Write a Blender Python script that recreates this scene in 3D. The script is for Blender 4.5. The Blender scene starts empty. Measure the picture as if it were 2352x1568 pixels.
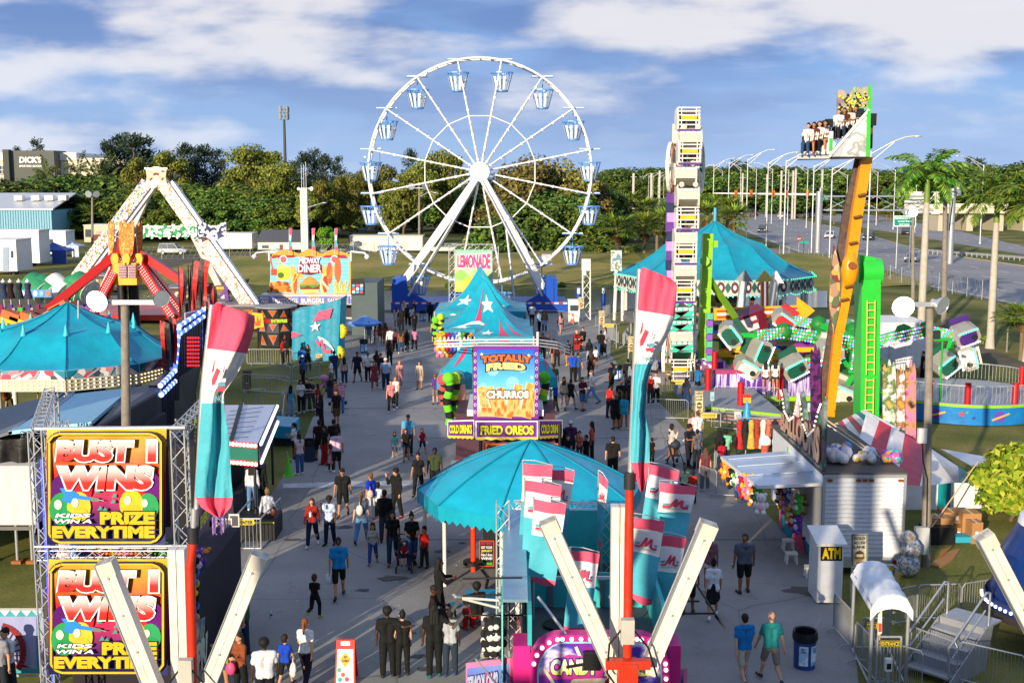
import bpy,math,random
from math import cos,sin,pi,radians,sqrt,atan2,hypot
from mathutils import Vector as V, Matrix
R=random.Random(7)
Z=lambda z:V((0,0,z))
F=2756.0; CX=1176.0; CY=784.0; PIT=radians(7.62); HC=12.0
cP,sP=cos(PIT),sin(PIT)
SC=bpy.context.scene; COL=SC.collection
def ray(px,py):
 a=(px-CX)/F; b=-(py-CY)/F
 return V((a, cP+b*sP, -sP+b*cP))
def W(px,py,Y):
 d=ray(px,py); t=Y/d.y
 return V((d.x*t, Y, HC+d.z*t))
def G(px,py,z=0.0):
 d=ray(px,py); t=(z-HC)/d.z
 return V((d.x*t,d.y*t,z))
def lin(h):
 h=h.lstrip('#'); o=[]
 for i in (0,2,4):
  c=int(h[i:i+2],16)/255
  o.append(c/12.92 if c<=.04045 else ((c+.055)/1.055)**2.4)
 return (o[0],o[1],o[2],1)
MC={}
def nodes(name):
 m=bpy.data.materials.new(name); m.use_nodes=True
 nt=m.node_tree; b=nt.nodes['Principled BSDF']
 return m,nt,b
def mt(h,rough=.6,metal=0.,var=.14,sc=2.5,emit=0.,spec=.4,bump=0.,name=None,dirt=0.):
 k=(h,rough,metal,var,sc,emit,spec,bump,dirt)
 if k in MC: return MC[k]
 m,nt,b=nodes(name or 'paint_'+h.lstrip('#'))
 c=lin(h)
 b.inputs['Roughness'].default_value=rough; b.inputs['Metallic'].default_value=metal
 b.inputs['Specular IOR Level'].default_value=spec
 N=nt.nodes; L=nt.links
 tc=N.new('ShaderNodeTexCoord'); nz=N.new('ShaderNodeTexNoise')
 nz.inputs['Scale'].default_value=sc; nz.inputs['Detail'].default_value=5; nz.inputs['Roughness'].default_value=.65
 L.new(tc.outputs['Object'],nz.inputs['Vector'])
 cr=N.new('ShaderNodeValToRGB')
 cr.color_ramp.elements[0].position=.3; cr.color_ramp.elements[1].position=.72
 cr.color_ramp.elements[0].color=tuple(x*(1-var) for x in c[:3])+(1,)
 cr.color_ramp.elements[1].color=tuple(min(1,x*(1+var*.6)) for x in c[:3])+(1,)
 L.new(nz.outputs['Fac'],cr.inputs['Fac'])
 out=cr.outputs['Color']
 if dirt:
  n2=N.new('ShaderNodeTexNoise'); n2.inputs['Scale'].default_value=sc*3.3; n2.inputs['Detail'].default_value=8
  L.new(tc.outputs['Object'],n2.inputs['Vector'])
  r2=N.new('ShaderNodeValToRGB'); r2.color_ramp.elements[0].position=.55; r2.color_ramp.elements[1].position=.75
  r2.color_ramp.elements[0].color=(0,0,0,1); r2.color_ramp.elements[1].color=(dirt,dirt,dirt,1)
  L.new(n2.outputs['Fac'],r2.inputs['Fac'])
  mx=N.new('ShaderNodeMix'); mx.data_type='RGBA'
  L.new(r2.outputs['Color'],mx.inputs['Factor']); L.new(out,mx.inputs[6]); mx.inputs[7].default_value=(.12,.08,.05,1)
  out=mx.outputs[2]
 L.new(out,b.inputs['Base Color'])
 if bump:
  bp=N.new('ShaderNodeBump'); bp.inputs['Strength'].default_value=bump; bp.inputs['Distance'].default_value=.05
  L.new(nz.outputs['Fac'],bp.inputs['Height']); L.new(bp.outputs['Normal'],b.inputs['Normal'])
 if emit:
  b.inputs['Emission Color'].default_value=c; b.inputs['Emission Strength'].default_value=emit
 MC[k]=m; return m
def cloth(h): return mt('#'+''.join('%02x'%max(30,int(h.lstrip('#')[i:i+2],16)) for i in(0,2,4)),.85,0,.22,14,spec=.15)
def vn(h): return mt(h,.42,0,.2,1.3,spec=.4,bump=.8)
def me_(h='c4c6c8',r=.42): return mt(h,r,.55,.12,4,spec=.5)
def gl(h): return mt(h,.28,0,.08,2,spec=.5,dirt=.25)
def grad(key,stops,axis='Z',rough=.4):
 k=('g',key)
 if k in MC: return MC[k]
 m,nt,b=nodes(key); N=nt.nodes; L=nt.links
 tc=N.new('ShaderNodeTexCoord'); sx=N.new('ShaderNodeSeparateXYZ'); L.new(tc.outputs['Generated'],sx.inputs[0])
 cr=N.new('ShaderNodeValToRGB'); e=cr.color_ramp.elements
 while len(e)<len(stops): e.new(.5)
 for i,(p,h) in enumerate(stops): e[i].position=p
 for i,(p,h) in enumerate(stops): e[i].color=lin(h)
 L.new(sx.outputs[axis],cr.inputs['Fac']); L.new(cr.outputs['Color'],b.inputs['Base Color'])
 nz=N.new('ShaderNodeTexNoise'); nz.inputs['Scale'].default_value=1.4; nz.inputs['Detail'].default_value=3
 L.new(tc.outputs['Object'],nz.inputs['Vector'])
 bp=N.new('ShaderNodeBump'); bp.inputs['Strength'].default_value=.35; bp.inputs['Distance'].default_value=.08
 L.new(nz.outputs['Fac'],bp.inputs['Height']); L.new(bp.outputs['Normal'],b.inputs['Normal'])
 b.inputs['Roughness'].default_value=rough; b.inputs['Specular IOR Level'].default_value=.4
 MC[k]=m; return m
def pa(key,hs,sc=3,rough=.6,kind='noise',stretch=(1,1,1),lac=5):
 """printed / mottled surface: several colours in sharp patches"""
 k=('p',key)
 if k in MC: return MC[k]
 m,nt,b=nodes(key); N=nt.nodes; L=nt.links
 tc=N.new('ShaderNodeTexCoord'); mp=N.new('ShaderNodeMapping'); mp.inputs['Scale'].default_value=stretch
 L.new(tc.outputs['Object'],mp.inputs['Vector'])
 if kind=='vor':
  t=N.new('ShaderNodeTexVoronoi'); t.inputs['Scale'].default_value=sc
  L.new(mp.outputs[0],t.inputs['Vector'])
  sx=N.new('ShaderNodeSeparateColor'); L.new(t.outputs['Color'],sx.inputs[0]); fac=sx.outputs[0]
 else:
  t=N.new('ShaderNodeTexNoise'); t.inputs['Scale'].default_value=sc; t.inputs['Detail'].default_value=lac
  L.new(mp.outputs[0],t.inputs['Vector'])
  mr=N.new('ShaderNodeMapRange'); mr.inputs[1].default_value=.3; mr.inputs[2].default_value=.7
  L.new(t.outputs['Fac'],mr.inputs[0]); fac=mr.outputs[0]
 cr=N.new('ShaderNodeValToRGB'); e=cr.color_ramp.elements
 if kind!='soft': cr.color_ramp.interpolation='CONSTANT' if kind=='vor' else 'LINEAR'
 while len(e)<len(hs): e.new(.5)
 for i,h in enumerate(hs): e[i].position=i/len(hs)
 for i,h in enumerate(hs): e[i].color=lin(h)
 L.new(fac,cr.inputs['Fac']); L.new(cr.outputs['Color'],b.inputs['Base Color'])
 b.inputs['Roughness'].default_value=rough; b.inputs['Specular IOR Level'].default_value=.3
 MC[k]=m; return m
def leafmat(key,h1,h2,h3):
 k=('l',key)
 if k in MC: return MC[k]
 m,nt,b=nodes(key); N=nt.nodes; L=nt.links
 ge=N.new('ShaderNodeNewGeometry'); oi=N.new('ShaderNodeObjectInfo')
 cr=N.new('ShaderNodeValToRGB'); e=cr.color_ramp.elements; e.new(.5)
 for i,h in enumerate((h1,h2,h3)): e[i].position=i/2
 for i,h in enumerate((h1,h2,h3)): e[i].color=lin(h)
 L.new(ge.outputs['Random Per Island'],cr.inputs['Fac'])
 hv=N.new('ShaderNodeHueSaturation'); mr=N.new('ShaderNodeMapRange'); mr.inputs[3].default_value=.72; mr.inputs[4].default_value=1.25
 mh=N.new('ShaderNodeMapRange'); mh.inputs[3].default_value=.475; mh.inputs[4].default_value=.515
 L.new(oi.outputs['Random'],mr.inputs[0]); L.new(oi.outputs['Random'],mh.inputs[0])
 L.new(mr.outputs[0],hv.inputs['Value']); L.new(mh.outputs[0],hv.inputs['Hue'])
 L.new(cr.outputs['Color'],hv.inputs['Color']); L.new(hv.outputs['Color'],b.inputs['Base Color'])
 b.inputs['Roughness'].default_value=.75; b.inputs['Specular IOR Level'].default_value=.2
 MC[k]=m; return m
def led(h,e=3.0): return mt(h,.4,0,.02,1,emit=e,name='lit_bulb_'+h.lstrip('#'))
ORG={}
class MB:
 def __init__(s): s.v=[]; s.f=[]; s.mi=[]; s.sm=[]; s.mats=[]
 def add(s,vs,fs,m,smooth=False):
  o=len(s.v); s.v+=[V(v) for v in vs]
  if m not in s.mats: s.mats.append(m)
  k=s.mats.index(m)
  for f in fs: s.f.append([i+o for i in f]); s.mi.append(k); s.sm.append(smooth)
 def box(s,c,d,m,rz=0,rot=None):
  c=V(c); x,y,z=d[0]/2,d[1]/2,d[2]/2
  M=rot or Matrix.Rotation(rz,3,'Z')
  vs=[c+M@V((a*x,b*y,e*z)) for a in(-1,1) for b in(-1,1) for e in(-1,1)]
  s.add(vs,[(0,1,3,2),(4,6,7,5),(0,4,5,1),(2,3,7,6),(0,2,6,4),(1,5,7,3)],m)
 def axes(s,d):
  d=d.normalized(); u=d.cross(Z(1))
  if u.length<1e-3: u=V((1,0,0))
  u.normalize(); return u,d.cross(u).normalized()*-1
 def cy(s,p0,p1,r,m,r2=None,n=8,cap=True,smooth=True):
  p0,p1=V(p0),V(p1); r2=r if r2 is None else r2
  if (p1-p0).length<1e-6: return
  u,w=s.axes(p1-p0); vs=[]
  for p,q in((p0,r),(p1,r2)):
   for i in range(n):
    a=2*pi*(i+.5)/n; vs.append(p+u*(q*cos(a))+w*(q*sin(a)))
  s.add(vs,[(i,(i+1)%n,n+(i+1)%n,n+i) for i in range(n)],m,smooth)
  if cap: s.add(vs,[tuple(range(n))[::-1],tuple(range(n,2*n))],m)
 def tb(s,pts,r,m,n=6):
  for a,b in zip(pts[:-1],pts[1:]): s.cy(a,b,r,m,n=n)
 def bm(s,p0,p1,w,h,m,up=None):
  p0,p1=V(p0),V(p1); d=(p1-p0).normalized()
  if up is None:
   u,v=s.axes(p1-p0)
  else:
   v=(V(up)-d*d.dot(V(up))).normalized(); u=d.cross(v)
  vs=[p+u*(a*w/2)+v*(b*h/2) for p in(p0,p1) for a,b in((-1,-1),(1,-1),(1,1),(-1,1))]
  s.add(vs,[(0,1,2,3),(7,6,5,4),(0,4,5,1),(1,5,6,2),(2,6,7,3),(3,7,4,0)],m)
 def poly(s,pts,m,smooth=False): s.add(pts,[tuple(range(len(pts)))],m,smooth)
 def sl(s,pts,d,m,m2=None):
  pts=[V(p) for p in pts]; d=V(d); n=len(pts)
  vs=pts+[p+d for p in pts]
  s.add(vs,[tuple(range(n))],m)
  s.add(vs,[tuple(range(n,2*n))[::-1]]+[(i,n+i,n+(i+1)%n,(i+1)%n) for i in range(n)],m2 or m)
 def ball(s,c,r,m,n=8,sc=(1,1,1),rot=None):
  c=V(c); k=max(3,n//2); vs=[]; fs=[]
  for j in range(k+1):
   t=pi*j/k
   for i in range(n):
    a=2*pi*i/n
    p=V((sc[0]*sin(t)*cos(a),sc[1]*sin(t)*sin(a),sc[2]*cos(t)))*r
    if rot: p=rot@p
    vs.append(c+p)
  for j in range(k):
   for i in range(n): fs.append((j*n+i,(j+1)*n+i,(j+1)*n+(i+1)%n,j*n+(i+1)%n))
  s.add(vs,fs,m,True)
 def la(s,c,prof,m,n=16,smooth=True,a0=0,ms=None):
  c=V(c); vs=[]
  for r,z in prof:
   for i in range(n):
    a=a0+2*pi*i/n; vs.append(c+V((r*cos(a),r*sin(a),z)))
  for j in range(len(prof)-1):
   s.add(vs[j*n:(j+2)*n],[(i,(i+1)%n,n+(i+1)%n,n+i) for i in range(n)],ms[j] if ms else m,smooth)
 def tr(s,p0,p1,w,m,step=None,r=None,up=None):
  p0,p1=V(p0),V(p1); L=(p1-p0).length; step=step or w*1.15; r=r or w*.07
  if up is None: u,v=s.axes(p1-p0)
  else:
   d=(p1-p0).normalized(); v=(V(up)-d*d.dot(V(up))).normalized(); u=d.cross(v)
  c=[u*(a*w/2)+v*(b*w/2) for a,b in((-1,-1),(1,-1),(1,1),(-1,1))]
  for q in c: s.cy(p0+q,p1+q,r,m,n=5)
  n=max(2,int(L/step))
  for i in range(n):
   a=p0.lerp(p1,i/n); b=p0.lerp(p1,(i+1)/n)
   for k in range(4):
    q0,q1=c[k],c[(k+1)%4]
    if i%2: q0,q1=q1,q0
    s.cy(a+q0,b+q1,r*.6,m,n=4,cap=False)
 def tx(s,t,Q,u0,v0,u1,v1,m,lift=.02,out=None,ow=.05,bold=.02,shear=0,arc=0,flip=False,grow=0,lines=None):
  vs,fs=tmesh(t,bold); x0=min(v[0] for v in vs);x1=max(v[0] for v in vs);y0=min(v[1] for v in vs);y1=max(v[1] for v in vs)
  def mp(vs,l):
   r=[]
   for x,y in vs:
    a=(x-x0)/(x1-x0); b=1-(y-y0)/(y1-y0)
    if flip: a=1-a
    g=1+grow*a
    uu=u0+(u1-u0)*(a+shear*(.5-b)); bb=.5+(b-.5)*g
    vv=v0+(v1-v0)*bb+arc*(4*(a-.5)**2)
    r.append(Q.p(uu,vv,l))
   return r
  s.add(mp(vs,lift),fs,m)
  if out:
   v2,f2=tmesh(t,bold+ow); s.add(mp(v2,lift-.012),f2,out)
 def bd(s,name,parent=None,loc=None,data=None):
  o0=ORG.get(parent.name,V()) if parent else (V(loc) if loc else V())
  me=bpy.data.meshes.new(name)
  me.from_pydata([v-o0 for v in s.v],[],s.f)
  for m in s.mats: me.materials.append(m)
  me.polygons.foreach_set('material_index',s.mi); me.polygons.foreach_set('use_smooth',s.sm)
  me.update()
  o=bpy.data.objects.new(name,me); COL.objects.link(o)
  if parent: o.parent=parent
  else: o.location=o0
  ORG[o.name]=o0
  if name=='bulb_string' and len(s.v)>1800: o['kind']='stuff'
  return o
TM={}
def tmesh(t,bold):
 k=(t,round(bold,3))
 if k in TM: return TM[k]
 cu=bpy.data.curves.new('t','FONT'); cu.body=t; cu.offset=bold; cu.resolution_u=3; cu.fill_mode='FRONT'
 ob=bpy.data.objects.new('t',cu)
 me=bpy.data.meshes.new_from_object(ob)
 r=([(v.co.x,v.co.y) for v in me.vertices],[tuple(p.vertices) for p in me.polygons])
 bpy.data.objects.remove(ob); bpy.data.meshes.remove(me); bpy.data.curves.remove(cu)
 TM[k]=r; return r
class Q:
 """flat four-cornered board in space: TL,TR,BR,BL"""
 def __init__(s,a,b,c,d):
  s.a,s.b,s.c,s.d=V(a),V(b),V(c),V(d); s.n=(s.d-s.a).cross(s.b-s.a).normalized(); s.k=0
 @staticmethod
 def px(x0,y0,x1,y1,Y):
  q=Q(W(x0,y0,Y),W(x1,y0,Y),W(x1,y1,Y),W(x0,y1,Y)); return q
 def p(s,u,v,l=0): return s.a.lerp(s.b,u).lerp(s.d.lerp(s.c,u),v)+s.n*l
 def up(s,l): s.k+=1; return l+s.k*.0004
 def rect(s,mb,u0,v0,u1,v1,m,l=.01): l=s.up(l); mb.poly([s.p(u0,v0,l),s.p(u0,v1,l),s.p(u1,v1,l),s.p(u1,v0,l)],m)
 def pg(s,mb,uv,m,l=.012): l=s.up(l); mb.poly([s.p(u,v,l) for u,v in uv],m)
 def el(s,mb,u,v,ru,rv,m,l=.012,n=18,rot=0):
  c,k=cos(rot),sin(rot); pts=[]; l=s.up(l)
  for i in range(n):
   a=-2*pi*i/n; x,y=cos(a),sin(a)
   pts.append(s.p(u+ru*(x*c-y*k),v+rv*(x*k+y*c),l))
  mb.poly(pts,m)
 def line(s,mb,uv,w,m,l=.014):
  for (a,b),(c,d) in zip(uv[:-1],uv[1:]):
   l=s.up(l); p,q=s.p(a,b,l),s.p(c,d,l); t=(q-p)
   if t.length<1e-6: continue
   t=s.n.cross(t.normalized())*w/2
   mb.poly([p-t,q-t,q+t,p+t],m)
 def bo(s,mb,m,th=.06): mb.sl([s.a,s.d,s.c,s.b],-s.n*th,m)
 def star(s,mb,u,v,r,m,l=.012,asp=1,rot=0):
  s.pg(mb,[(u+(r if i%2==0 else r*.42)*sin(-pi*i/5+rot),v-asp*(r if i%2==0 else r*.42)*cos(-pi*i/5+rot)) for i in range(10)],m,l)
def tag(o,label=None,cat=None,group=None,kind=None):
 if label: o['label']=label
 if cat: o['category']=cat
 if group: o['group']=group
 if kind: o['kind']=kind
 return o
def thg(name,label,cat,loc,group=None):
 o=bpy.data.objects.new(name,None); COL.objects.link(o); o.location=V(loc); ORG[o.name]=V(loc)
 o.empty_display_size=.3
 return tag(o,label,cat,group)
def copy_tree(o,loc=None,rz=None,sc=None,label=None,group=None,parent=None):
 c=o.copy(); COL.objects.link(c)
 if parent: c.parent=parent
 if loc is not None: c.location=V(loc)
 if rz is not None: c.rotation_euler=(0,0,rz)
 if sc is not None: c.scale=sc if hasattr(sc,'__len__') else (sc,sc,sc)
 if label: c['label']=label
 if group: c['group']=group
 for ch in KIDS(o): copy_tree(ch,parent=c)
 return c
def KIDS(o): return list(o.children)
def struct(name,mb):
 o=mb.bd(name); o['kind']='structure'; return o
class Proto:
 """first placing moves the prototype itself, later ones copy it"""
 def __init__(s,o): s.o=o; s.used=False
 def put(s,loc,rz=0,sc=1,label=None,group=None):
  if not s.used:
   s.used=True; o=s.o; o.location=V(loc); o.rotation_euler=(0,0,rz); o.scale=(sc,sc,sc) if not hasattr(sc,'__len__') else sc
   if label: o['label']=label
   if group: o['group']=group
   return o
  return copy_tree(s.o,loc,rz,sc,label,group)
cam=bpy.data.cameras.new('camera'); co=bpy.data.objects.new('camera',cam); COL.objects.link(co)
co.location=(0,0,HC); co.rotation_euler=(pi/2-PIT,0,0); cam.sensor_width=36; cam.lens=36*F/2352; cam.clip_end=6000; cam.clip_start=.1
SC.camera=co
SUN_EL=radians(13.8); SUN_AZ=radians(26)          # light travels forward and to the right
sd=V((sin(SUN_AZ)*cos(SUN_EL),cos(SUN_AZ)*cos(SUN_EL),-sin(SUN_EL)))
sl=bpy.data.lights.new('sun','SUN'); sl.energy=4.5; sl.angle=radians(.53); sl.color=(1,.84,.62)
so=bpy.data.objects.new('sun',sl); COL.objects.link(so); so.rotation_euler=sd.to_track_quat('-Z','Y').to_euler(); so.location=(-40,-60,40)
w=bpy.data.worlds.new('World'); SC.world=w; w.use_nodes=True
nt=w.node_tree; N=nt.nodes; L=nt.links; bg=N['Background']
sky=N.new('ShaderNodeTexSky'); sky.sky_type='NISHITA'; sky.sun_disc=False; sky.sun_elevation=SUN_EL
sky.sun_rotation=atan2(-sd.x,-sd.y)%(2*pi)
sky.air_density=1.0; sky.dust_density=.6; sky.ozone_density=1.6
tc=N.new('ShaderNodeTexCoord'); sx=N.new('ShaderNodeSeparateXYZ'); L.new(tc.outputs['Generated'],sx.inputs[0])
def mth(op,a,b=None,c=None):
 n=N.new('ShaderNodeMath'); n.operation=op
 for i,x in enumerate((a,b,c)):
  if x is None: continue
  if isinstance(x,(int,float)): n.inputs[i].default_value=x
  else: L.new(x,n.inputs[i])
 return n.outputs[0]
ya=mth('MAXIMUM',mth('ABSOLUTE',sx.outputs[1]),.25)
cb=N.new('ShaderNodeCombineXYZ'); L.new(mth('DIVIDE',sx.outputs[0],ya),cb.inputs[0]); L.new(mth('DIVIDE',sx.outputs[2],ya),cb.inputs[1])
def nz(scale,det,off,rough=.55,st=(1,1,1),dis=0):
 m=N.new('ShaderNodeMapping'); m.inputs['Location'].default_value=off; m.inputs['Scale'].default_value=st; L.new(cb.outputs[0],m.inputs[0])
 n=N.new('ShaderNodeTexNoise'); n.inputs['Scale'].default_value=scale; n.inputs['Detail'].default_value=det; n.inputs['Roughness'].default_value=rough; n.inputs['Distortion'].default_value=dis
 L.new(m.outputs[0],n.inputs['Vector']); return n.outputs['Fac']
def ramp(f,a,b):
 r=N.new('ShaderNodeMapRange'); r.interpolation_type='SMOOTHSTEP'; r.inputs[1].default_value=a; r.inputs[2].default_value=b; L.new(f,r.inputs[0]); return r.outputs[0]
def mixc(f,a,b):
 n=N.new('ShaderNodeMix'); n.data_type='RGBA'
 if isinstance(f,(int,float)): n.inputs['Factor'].default_value=f
 else: L.new(f,n.inputs['Factor'])
 for i,x in((6,a),(7,b)):
  if isinstance(x,tuple): n.inputs[i].default_value=x
  else: L.new(x,n.inputs[i])
 return n.outputs[2]
K=7.3
kc=lambda *c:tuple(x*K for x in c)+(1,)
n1=nz(3.6,8,(3.4,1.9,0),.55,(1,4.6,1)); n2=nz(5.5,9,(7.9,5.3,2),.5,(1,3.2,1)); n3=nz(2.1,3,(2.3,9.4,5),.5,(1,3.2,1)); n4=nz(9,7,(1,4,8),.62,(1,5,1)); n5=nz(3.4,8,(5.1,2.2,3),.5,(1,4.2,1))
pos=mth('ADD',mth('MULTIPLY',n2,.62),mth('MULTIPLY',n3,.5))
az=mth('DIVIDE',sx.outputs[0],ya)
bump=lambda c,w:ramp(mth('ABSOLUTE',mth('SUBTRACT',az,c)),w,0.0)
elb=lambda c,w:ramp(mth('ABSOLUTE',mth('SUBTRACT',sx.outputs[2],c)),w,0.0)
cover=ramp(n1,.40,.55); dark=ramp(mth('ADD',n5,mth('MULTIPLY',elb(.14,.07),.06)),.45,.60)
wl=mth('MULTIPLY',mth('MULTIPLY',bump(-.30,.24),elb(.085,.06)),.075); wr=mth('MULTIPLY',mth('MULTIPLY',bump(.36,.22),ramp(sx.outputs[2],.06,.14)),.13); wt=mth('MULTIPLY',mth('MULTIPLY',bump(-.40,.16),ramp(sx.outputs[2],.10,.15)),.10)
bright=ramp(mth('ADD',mth('ADD',mth('ADD',pos,wl),wr),wt),.565,.68)
hz=ramp(sx.outputs[2],.15,-.01)
SB=N.new('ShaderNodeMix'); SB.data_type='RGBA'; SB.blend_type='MULTIPLY'; SB.inputs['Factor'].default_value=1
L.new(sky.outputs[0],SB.inputs[6]); SB.inputs[7].default_value=(.5,.72,1.15,1)
clear=mixc(.75,SB.outputs[2],kc(.16,.31,.68))
c0=mixc(mth('MULTIPLY',cover,.8),clear,kc(.26,.41,.72))
c1=mixc(mth('MULTIPLY',dark,.95),c0,kc(.155,.27,.56))
c2=mixc(mth('MULTIPLY',ramp(n4,.50,.66),.2),c1,kc(.56,.66,.86))
c3=mixc(mth('MULTIPLY',bright,.84),c2,kc(.86,.83,.84))
c4=mixc(mth('MULTIPLY',hz,.42),c3,kc(.56,.72,.98))
L.new(c4,bg.inputs['Color']); bg.inputs['Strength'].default_value=.1
SC.view_settings.view_transform='Standard'; SC.view_settings.look='None'; SC.view_settings.exposure=.55; SC.view_settings.gamma=1
try: SC.cycles.use_denoising=True
except Exception: pass
SC.cycles.max_bounces=5; SC.cycles.diffuse_bounces=2; SC.cycles.glossy_bounces=2; SC.cycles.transparent_max_bounces=8
def ground_mat(key,hs,sc,rough=.9,bump=.3,fine=40,stain=None):
 m,nt,b=nodes(key); N=nt.nodes; L=nt.links
 tc=N.new('ShaderNodeTexCoord')
 a=N.new('ShaderNodeTexNoise'); a.inputs['Scale'].default_value=sc; a.inputs['Detail'].default_value=8; a.inputs['Roughness'].default_value=.62
 f=N.new('ShaderNodeTexNoise'); f.inputs['Scale'].default_value=fine; f.inputs['Detail'].default_value=4
 L.new(tc.outputs['Object'],a.inputs['Vector']); L.new(tc.outputs['Object'],f.inputs['Vector'])
 ad=N.new('ShaderNodeMath'); ad.operation='MULTIPLY_ADD'; L.new(f.outputs['Fac'],ad.inputs[0]); ad.inputs[1].default_value=.35
 L.new(a.outputs['Fac'],ad.inputs[2])
 cr=N.new('ShaderNodeValToRGB'); e=cr.color_ramp.elements
 while len(e)<len(hs): e.new(.5)
 for i,h in enumerate(hs): e[i].position=.45+.45*i/(len(hs)-1)
 for i,h in enumerate(hs): e[i].color=lin(h)
 L.new(ad.outputs[0],cr.inputs['Fac']); col=cr.outputs['Color']
 if stain:
  v=N.new('ShaderNodeTexNoise'); v.inputs['Scale'].default_value=stain[0]; v.inputs['Detail'].default_value=9; v.inputs['Roughness'].default_value=.7
  L.new(tc.outputs['Object'],v.inputs['Vector'])
  r=N.new('ShaderNodeMapRange'); r.inputs[1].default_value=.6; r.inputs[2].default_value=.74; r.inputs[4].default_value=stain[1]; L.new(v.outputs['Fac'],r.inputs[0])
  mx=N.new('ShaderNodeMix'); mx.data_type='RGBA'; L.new(r.outputs[0],mx.inputs['Factor']); L.new(col,mx.inputs[6]); mx.inputs[7].default_value=lin(stain[2]); col=mx.outputs[2]
 if key=='worn_concrete':
  v=N.new('ShaderNodeTexVoronoi'); v.feature='DISTANCE_TO_EDGE'; v.inputs['Scale'].default_value=.21
  wn=N.new('ShaderNodeMix'); wn.data_type='VECTOR'; wn.inputs['Factor'].default_value=.35; L.new(tc.outputs['Object'],wn.inputs[4]); L.new(a.outputs['Color'],wn.inputs[5]); L.new(wn.outputs[1],v.inputs['Vector'])
  r=N.new('ShaderNodeMapRange'); r.inputs[1].default_value=.0; r.inputs[2].default_value=.0035; r.inputs[3].default_value=.45; r.inputs[4].default_value=0; L.new(v.outputs['Distance'],r.inputs[0])
  mx=N.new('ShaderNodeMix'); mx.data_type='RGBA'; L.new(r.outputs[0],mx.inputs['Factor']); L.new(col,mx.inputs[6]); mx.inputs[7].default_value=lin('3c3c3e'); col=mx.outputs[2]
 L.new(col,b.inputs['Base Color']); b.inputs['Roughness'].default_value=rough; b.inputs['Specular IOR Level'].default_value=.2
 bp=N.new('ShaderNodeBump'); bp.inputs['Strength'].default_value=bump; bp.inputs['Distance'].default_value=.03
 L.new(f.outputs['Fac'],bp.inputs['Height']); L.new(bp.outputs['Normal'],b.inputs['Normal'])
 return m
GRASS=ground_mat('grass_ground',['363f17','565d25','777338','96874d'],.12,fine=9,stain=(.06,.7,'8a7448'))
PAVE=ground_mat('worn_concrete',['747270','878582','979490','a5a097'],.16,fine=30,bump=.15,stain=(.7,.75,'4c4b4c'))
BANK=ground_mat('dry_grass_bank',['566422','7a7a36','9a8a4c','a8965e'],.1,fine=5,stain=(.09,.8,'a08a62'))
ASPH=ground_mat('old_asphalt',['858588','929191','9e9b99'],.08,fine=20,bump=.1,stain=(.2,.35,'4a4a4e'))
DIRT=ground_mat('trampled_dirt',['4d4a3c','635d4b','77705c'],.3,fine=12)
def sheet(name,pts,z,m):
 b=MB(); b.poly([V((p[0],p[1],z)) for p in pts],m); return struct(name,b)
def gp(px): return [G(x,y) for x,y in px]
sheet('grass_field',[(-3000,-400),(3000,-400),(3000,5000),(-3000,5000)],0,GRASS)
pv=[(430,1700),(479,1446),(541,1283),(598,1170),(644,1105),(690,1030),(716,965),(781,837),(786,770),(795,722),(1000,716),(1400,716),(1405,760),(1402,815),(1440,860),(1500,910),(1581,993),(1640,1080),(1737,1154),(1790,1211),(1880,1300),(1915,1376),(1960,1450),(1985,1700)]
sheet('pavement',gp(pv),.02,PAVE)
b=MB(); jm=mt('55555a',.9)
for y in (826,878,938,1007,1115,1160,1240):                       # joints across the slab
 a=G(600,y).y; b.box((3,a,.0255),(26 if y<1000 else 15,.05,.003),mt('a9a9a8',.9) if y in(1160,) else jm)
struct('pavement_joint',b)
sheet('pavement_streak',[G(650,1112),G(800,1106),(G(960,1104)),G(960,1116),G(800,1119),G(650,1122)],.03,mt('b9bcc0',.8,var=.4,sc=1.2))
sheet('dirt_path',gp([(0,770),(0,655),(70,650),(180,625),(330,590),(600,580),(600,600),(350,640),(250,700),(200,790)]),.012,DIRT)
sheet('service_lane',gp([(2352,860),(2200,800),(2120,760),(2135,752),(2230,782),(2352,832)]),.016,DIRT)
rs=random.Random(9); b=MB()
for i in range(46):
 p=G(rs.uniform(620,1480),rs.uniform(840,1540)) if i else G(1850,1357); r=rs.uniform(.05,.3) if i else .45; b.poly([V((p.x+r*1.6*cos(a)*rs.uniform(.6,1.2),p.y+r*sin(a)*rs.uniform(.6,1.2),.029+i*.0003)) for a in [k*.524 for k in range(12)]],mt('4a4a4c',.7,var=.4,sc=9) if i%3 else mt('5c5854',.8))
struct('pavement_stain',b)
m,nt_,bb=nodes('pond_water'); bb.inputs['Base Color'].default_value=lin('1d2320'); bb.inputs['Roughness'].default_value=.16
n_=nt_.nodes.new('ShaderNodeTexNoise'); n_.inputs['Scale'].default_value=.8; bq=nt_.nodes.new('ShaderNodeBump'); bq.inputs['Strength'].default_value=.12
nt_.links.new(n_.outputs['Fac'],bq.inputs['Height']); nt_.links.new(bq.outputs['Normal'],bb.inputs['Normal'])
sheet('pond_water',gp([(600,712),(600,672),(860,668),(1400,664),(1900,668),(1900,706),(1400,712)]),.014,m)
b=MB(); rows=[(600,138,0),(0,142,.25),(0,152,1.0),(0,166,1.75),(0,176,1.6),(0,186,.7),(0,194,.0)]
xs=[-47+4*i for i in range(25)]; vs=[]
for r,(q,y,z) in enumerate(rows):
 for x in xs:
  k=max(0,min(1,(x+48)/16,(52-x)/8))
  vs.append(V((x,y+2*sin(x*.13),(z+.18*sin(x*.31+y)) *k+ (.008 if z<.1 else 0))))
nx=len(xs)
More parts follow.
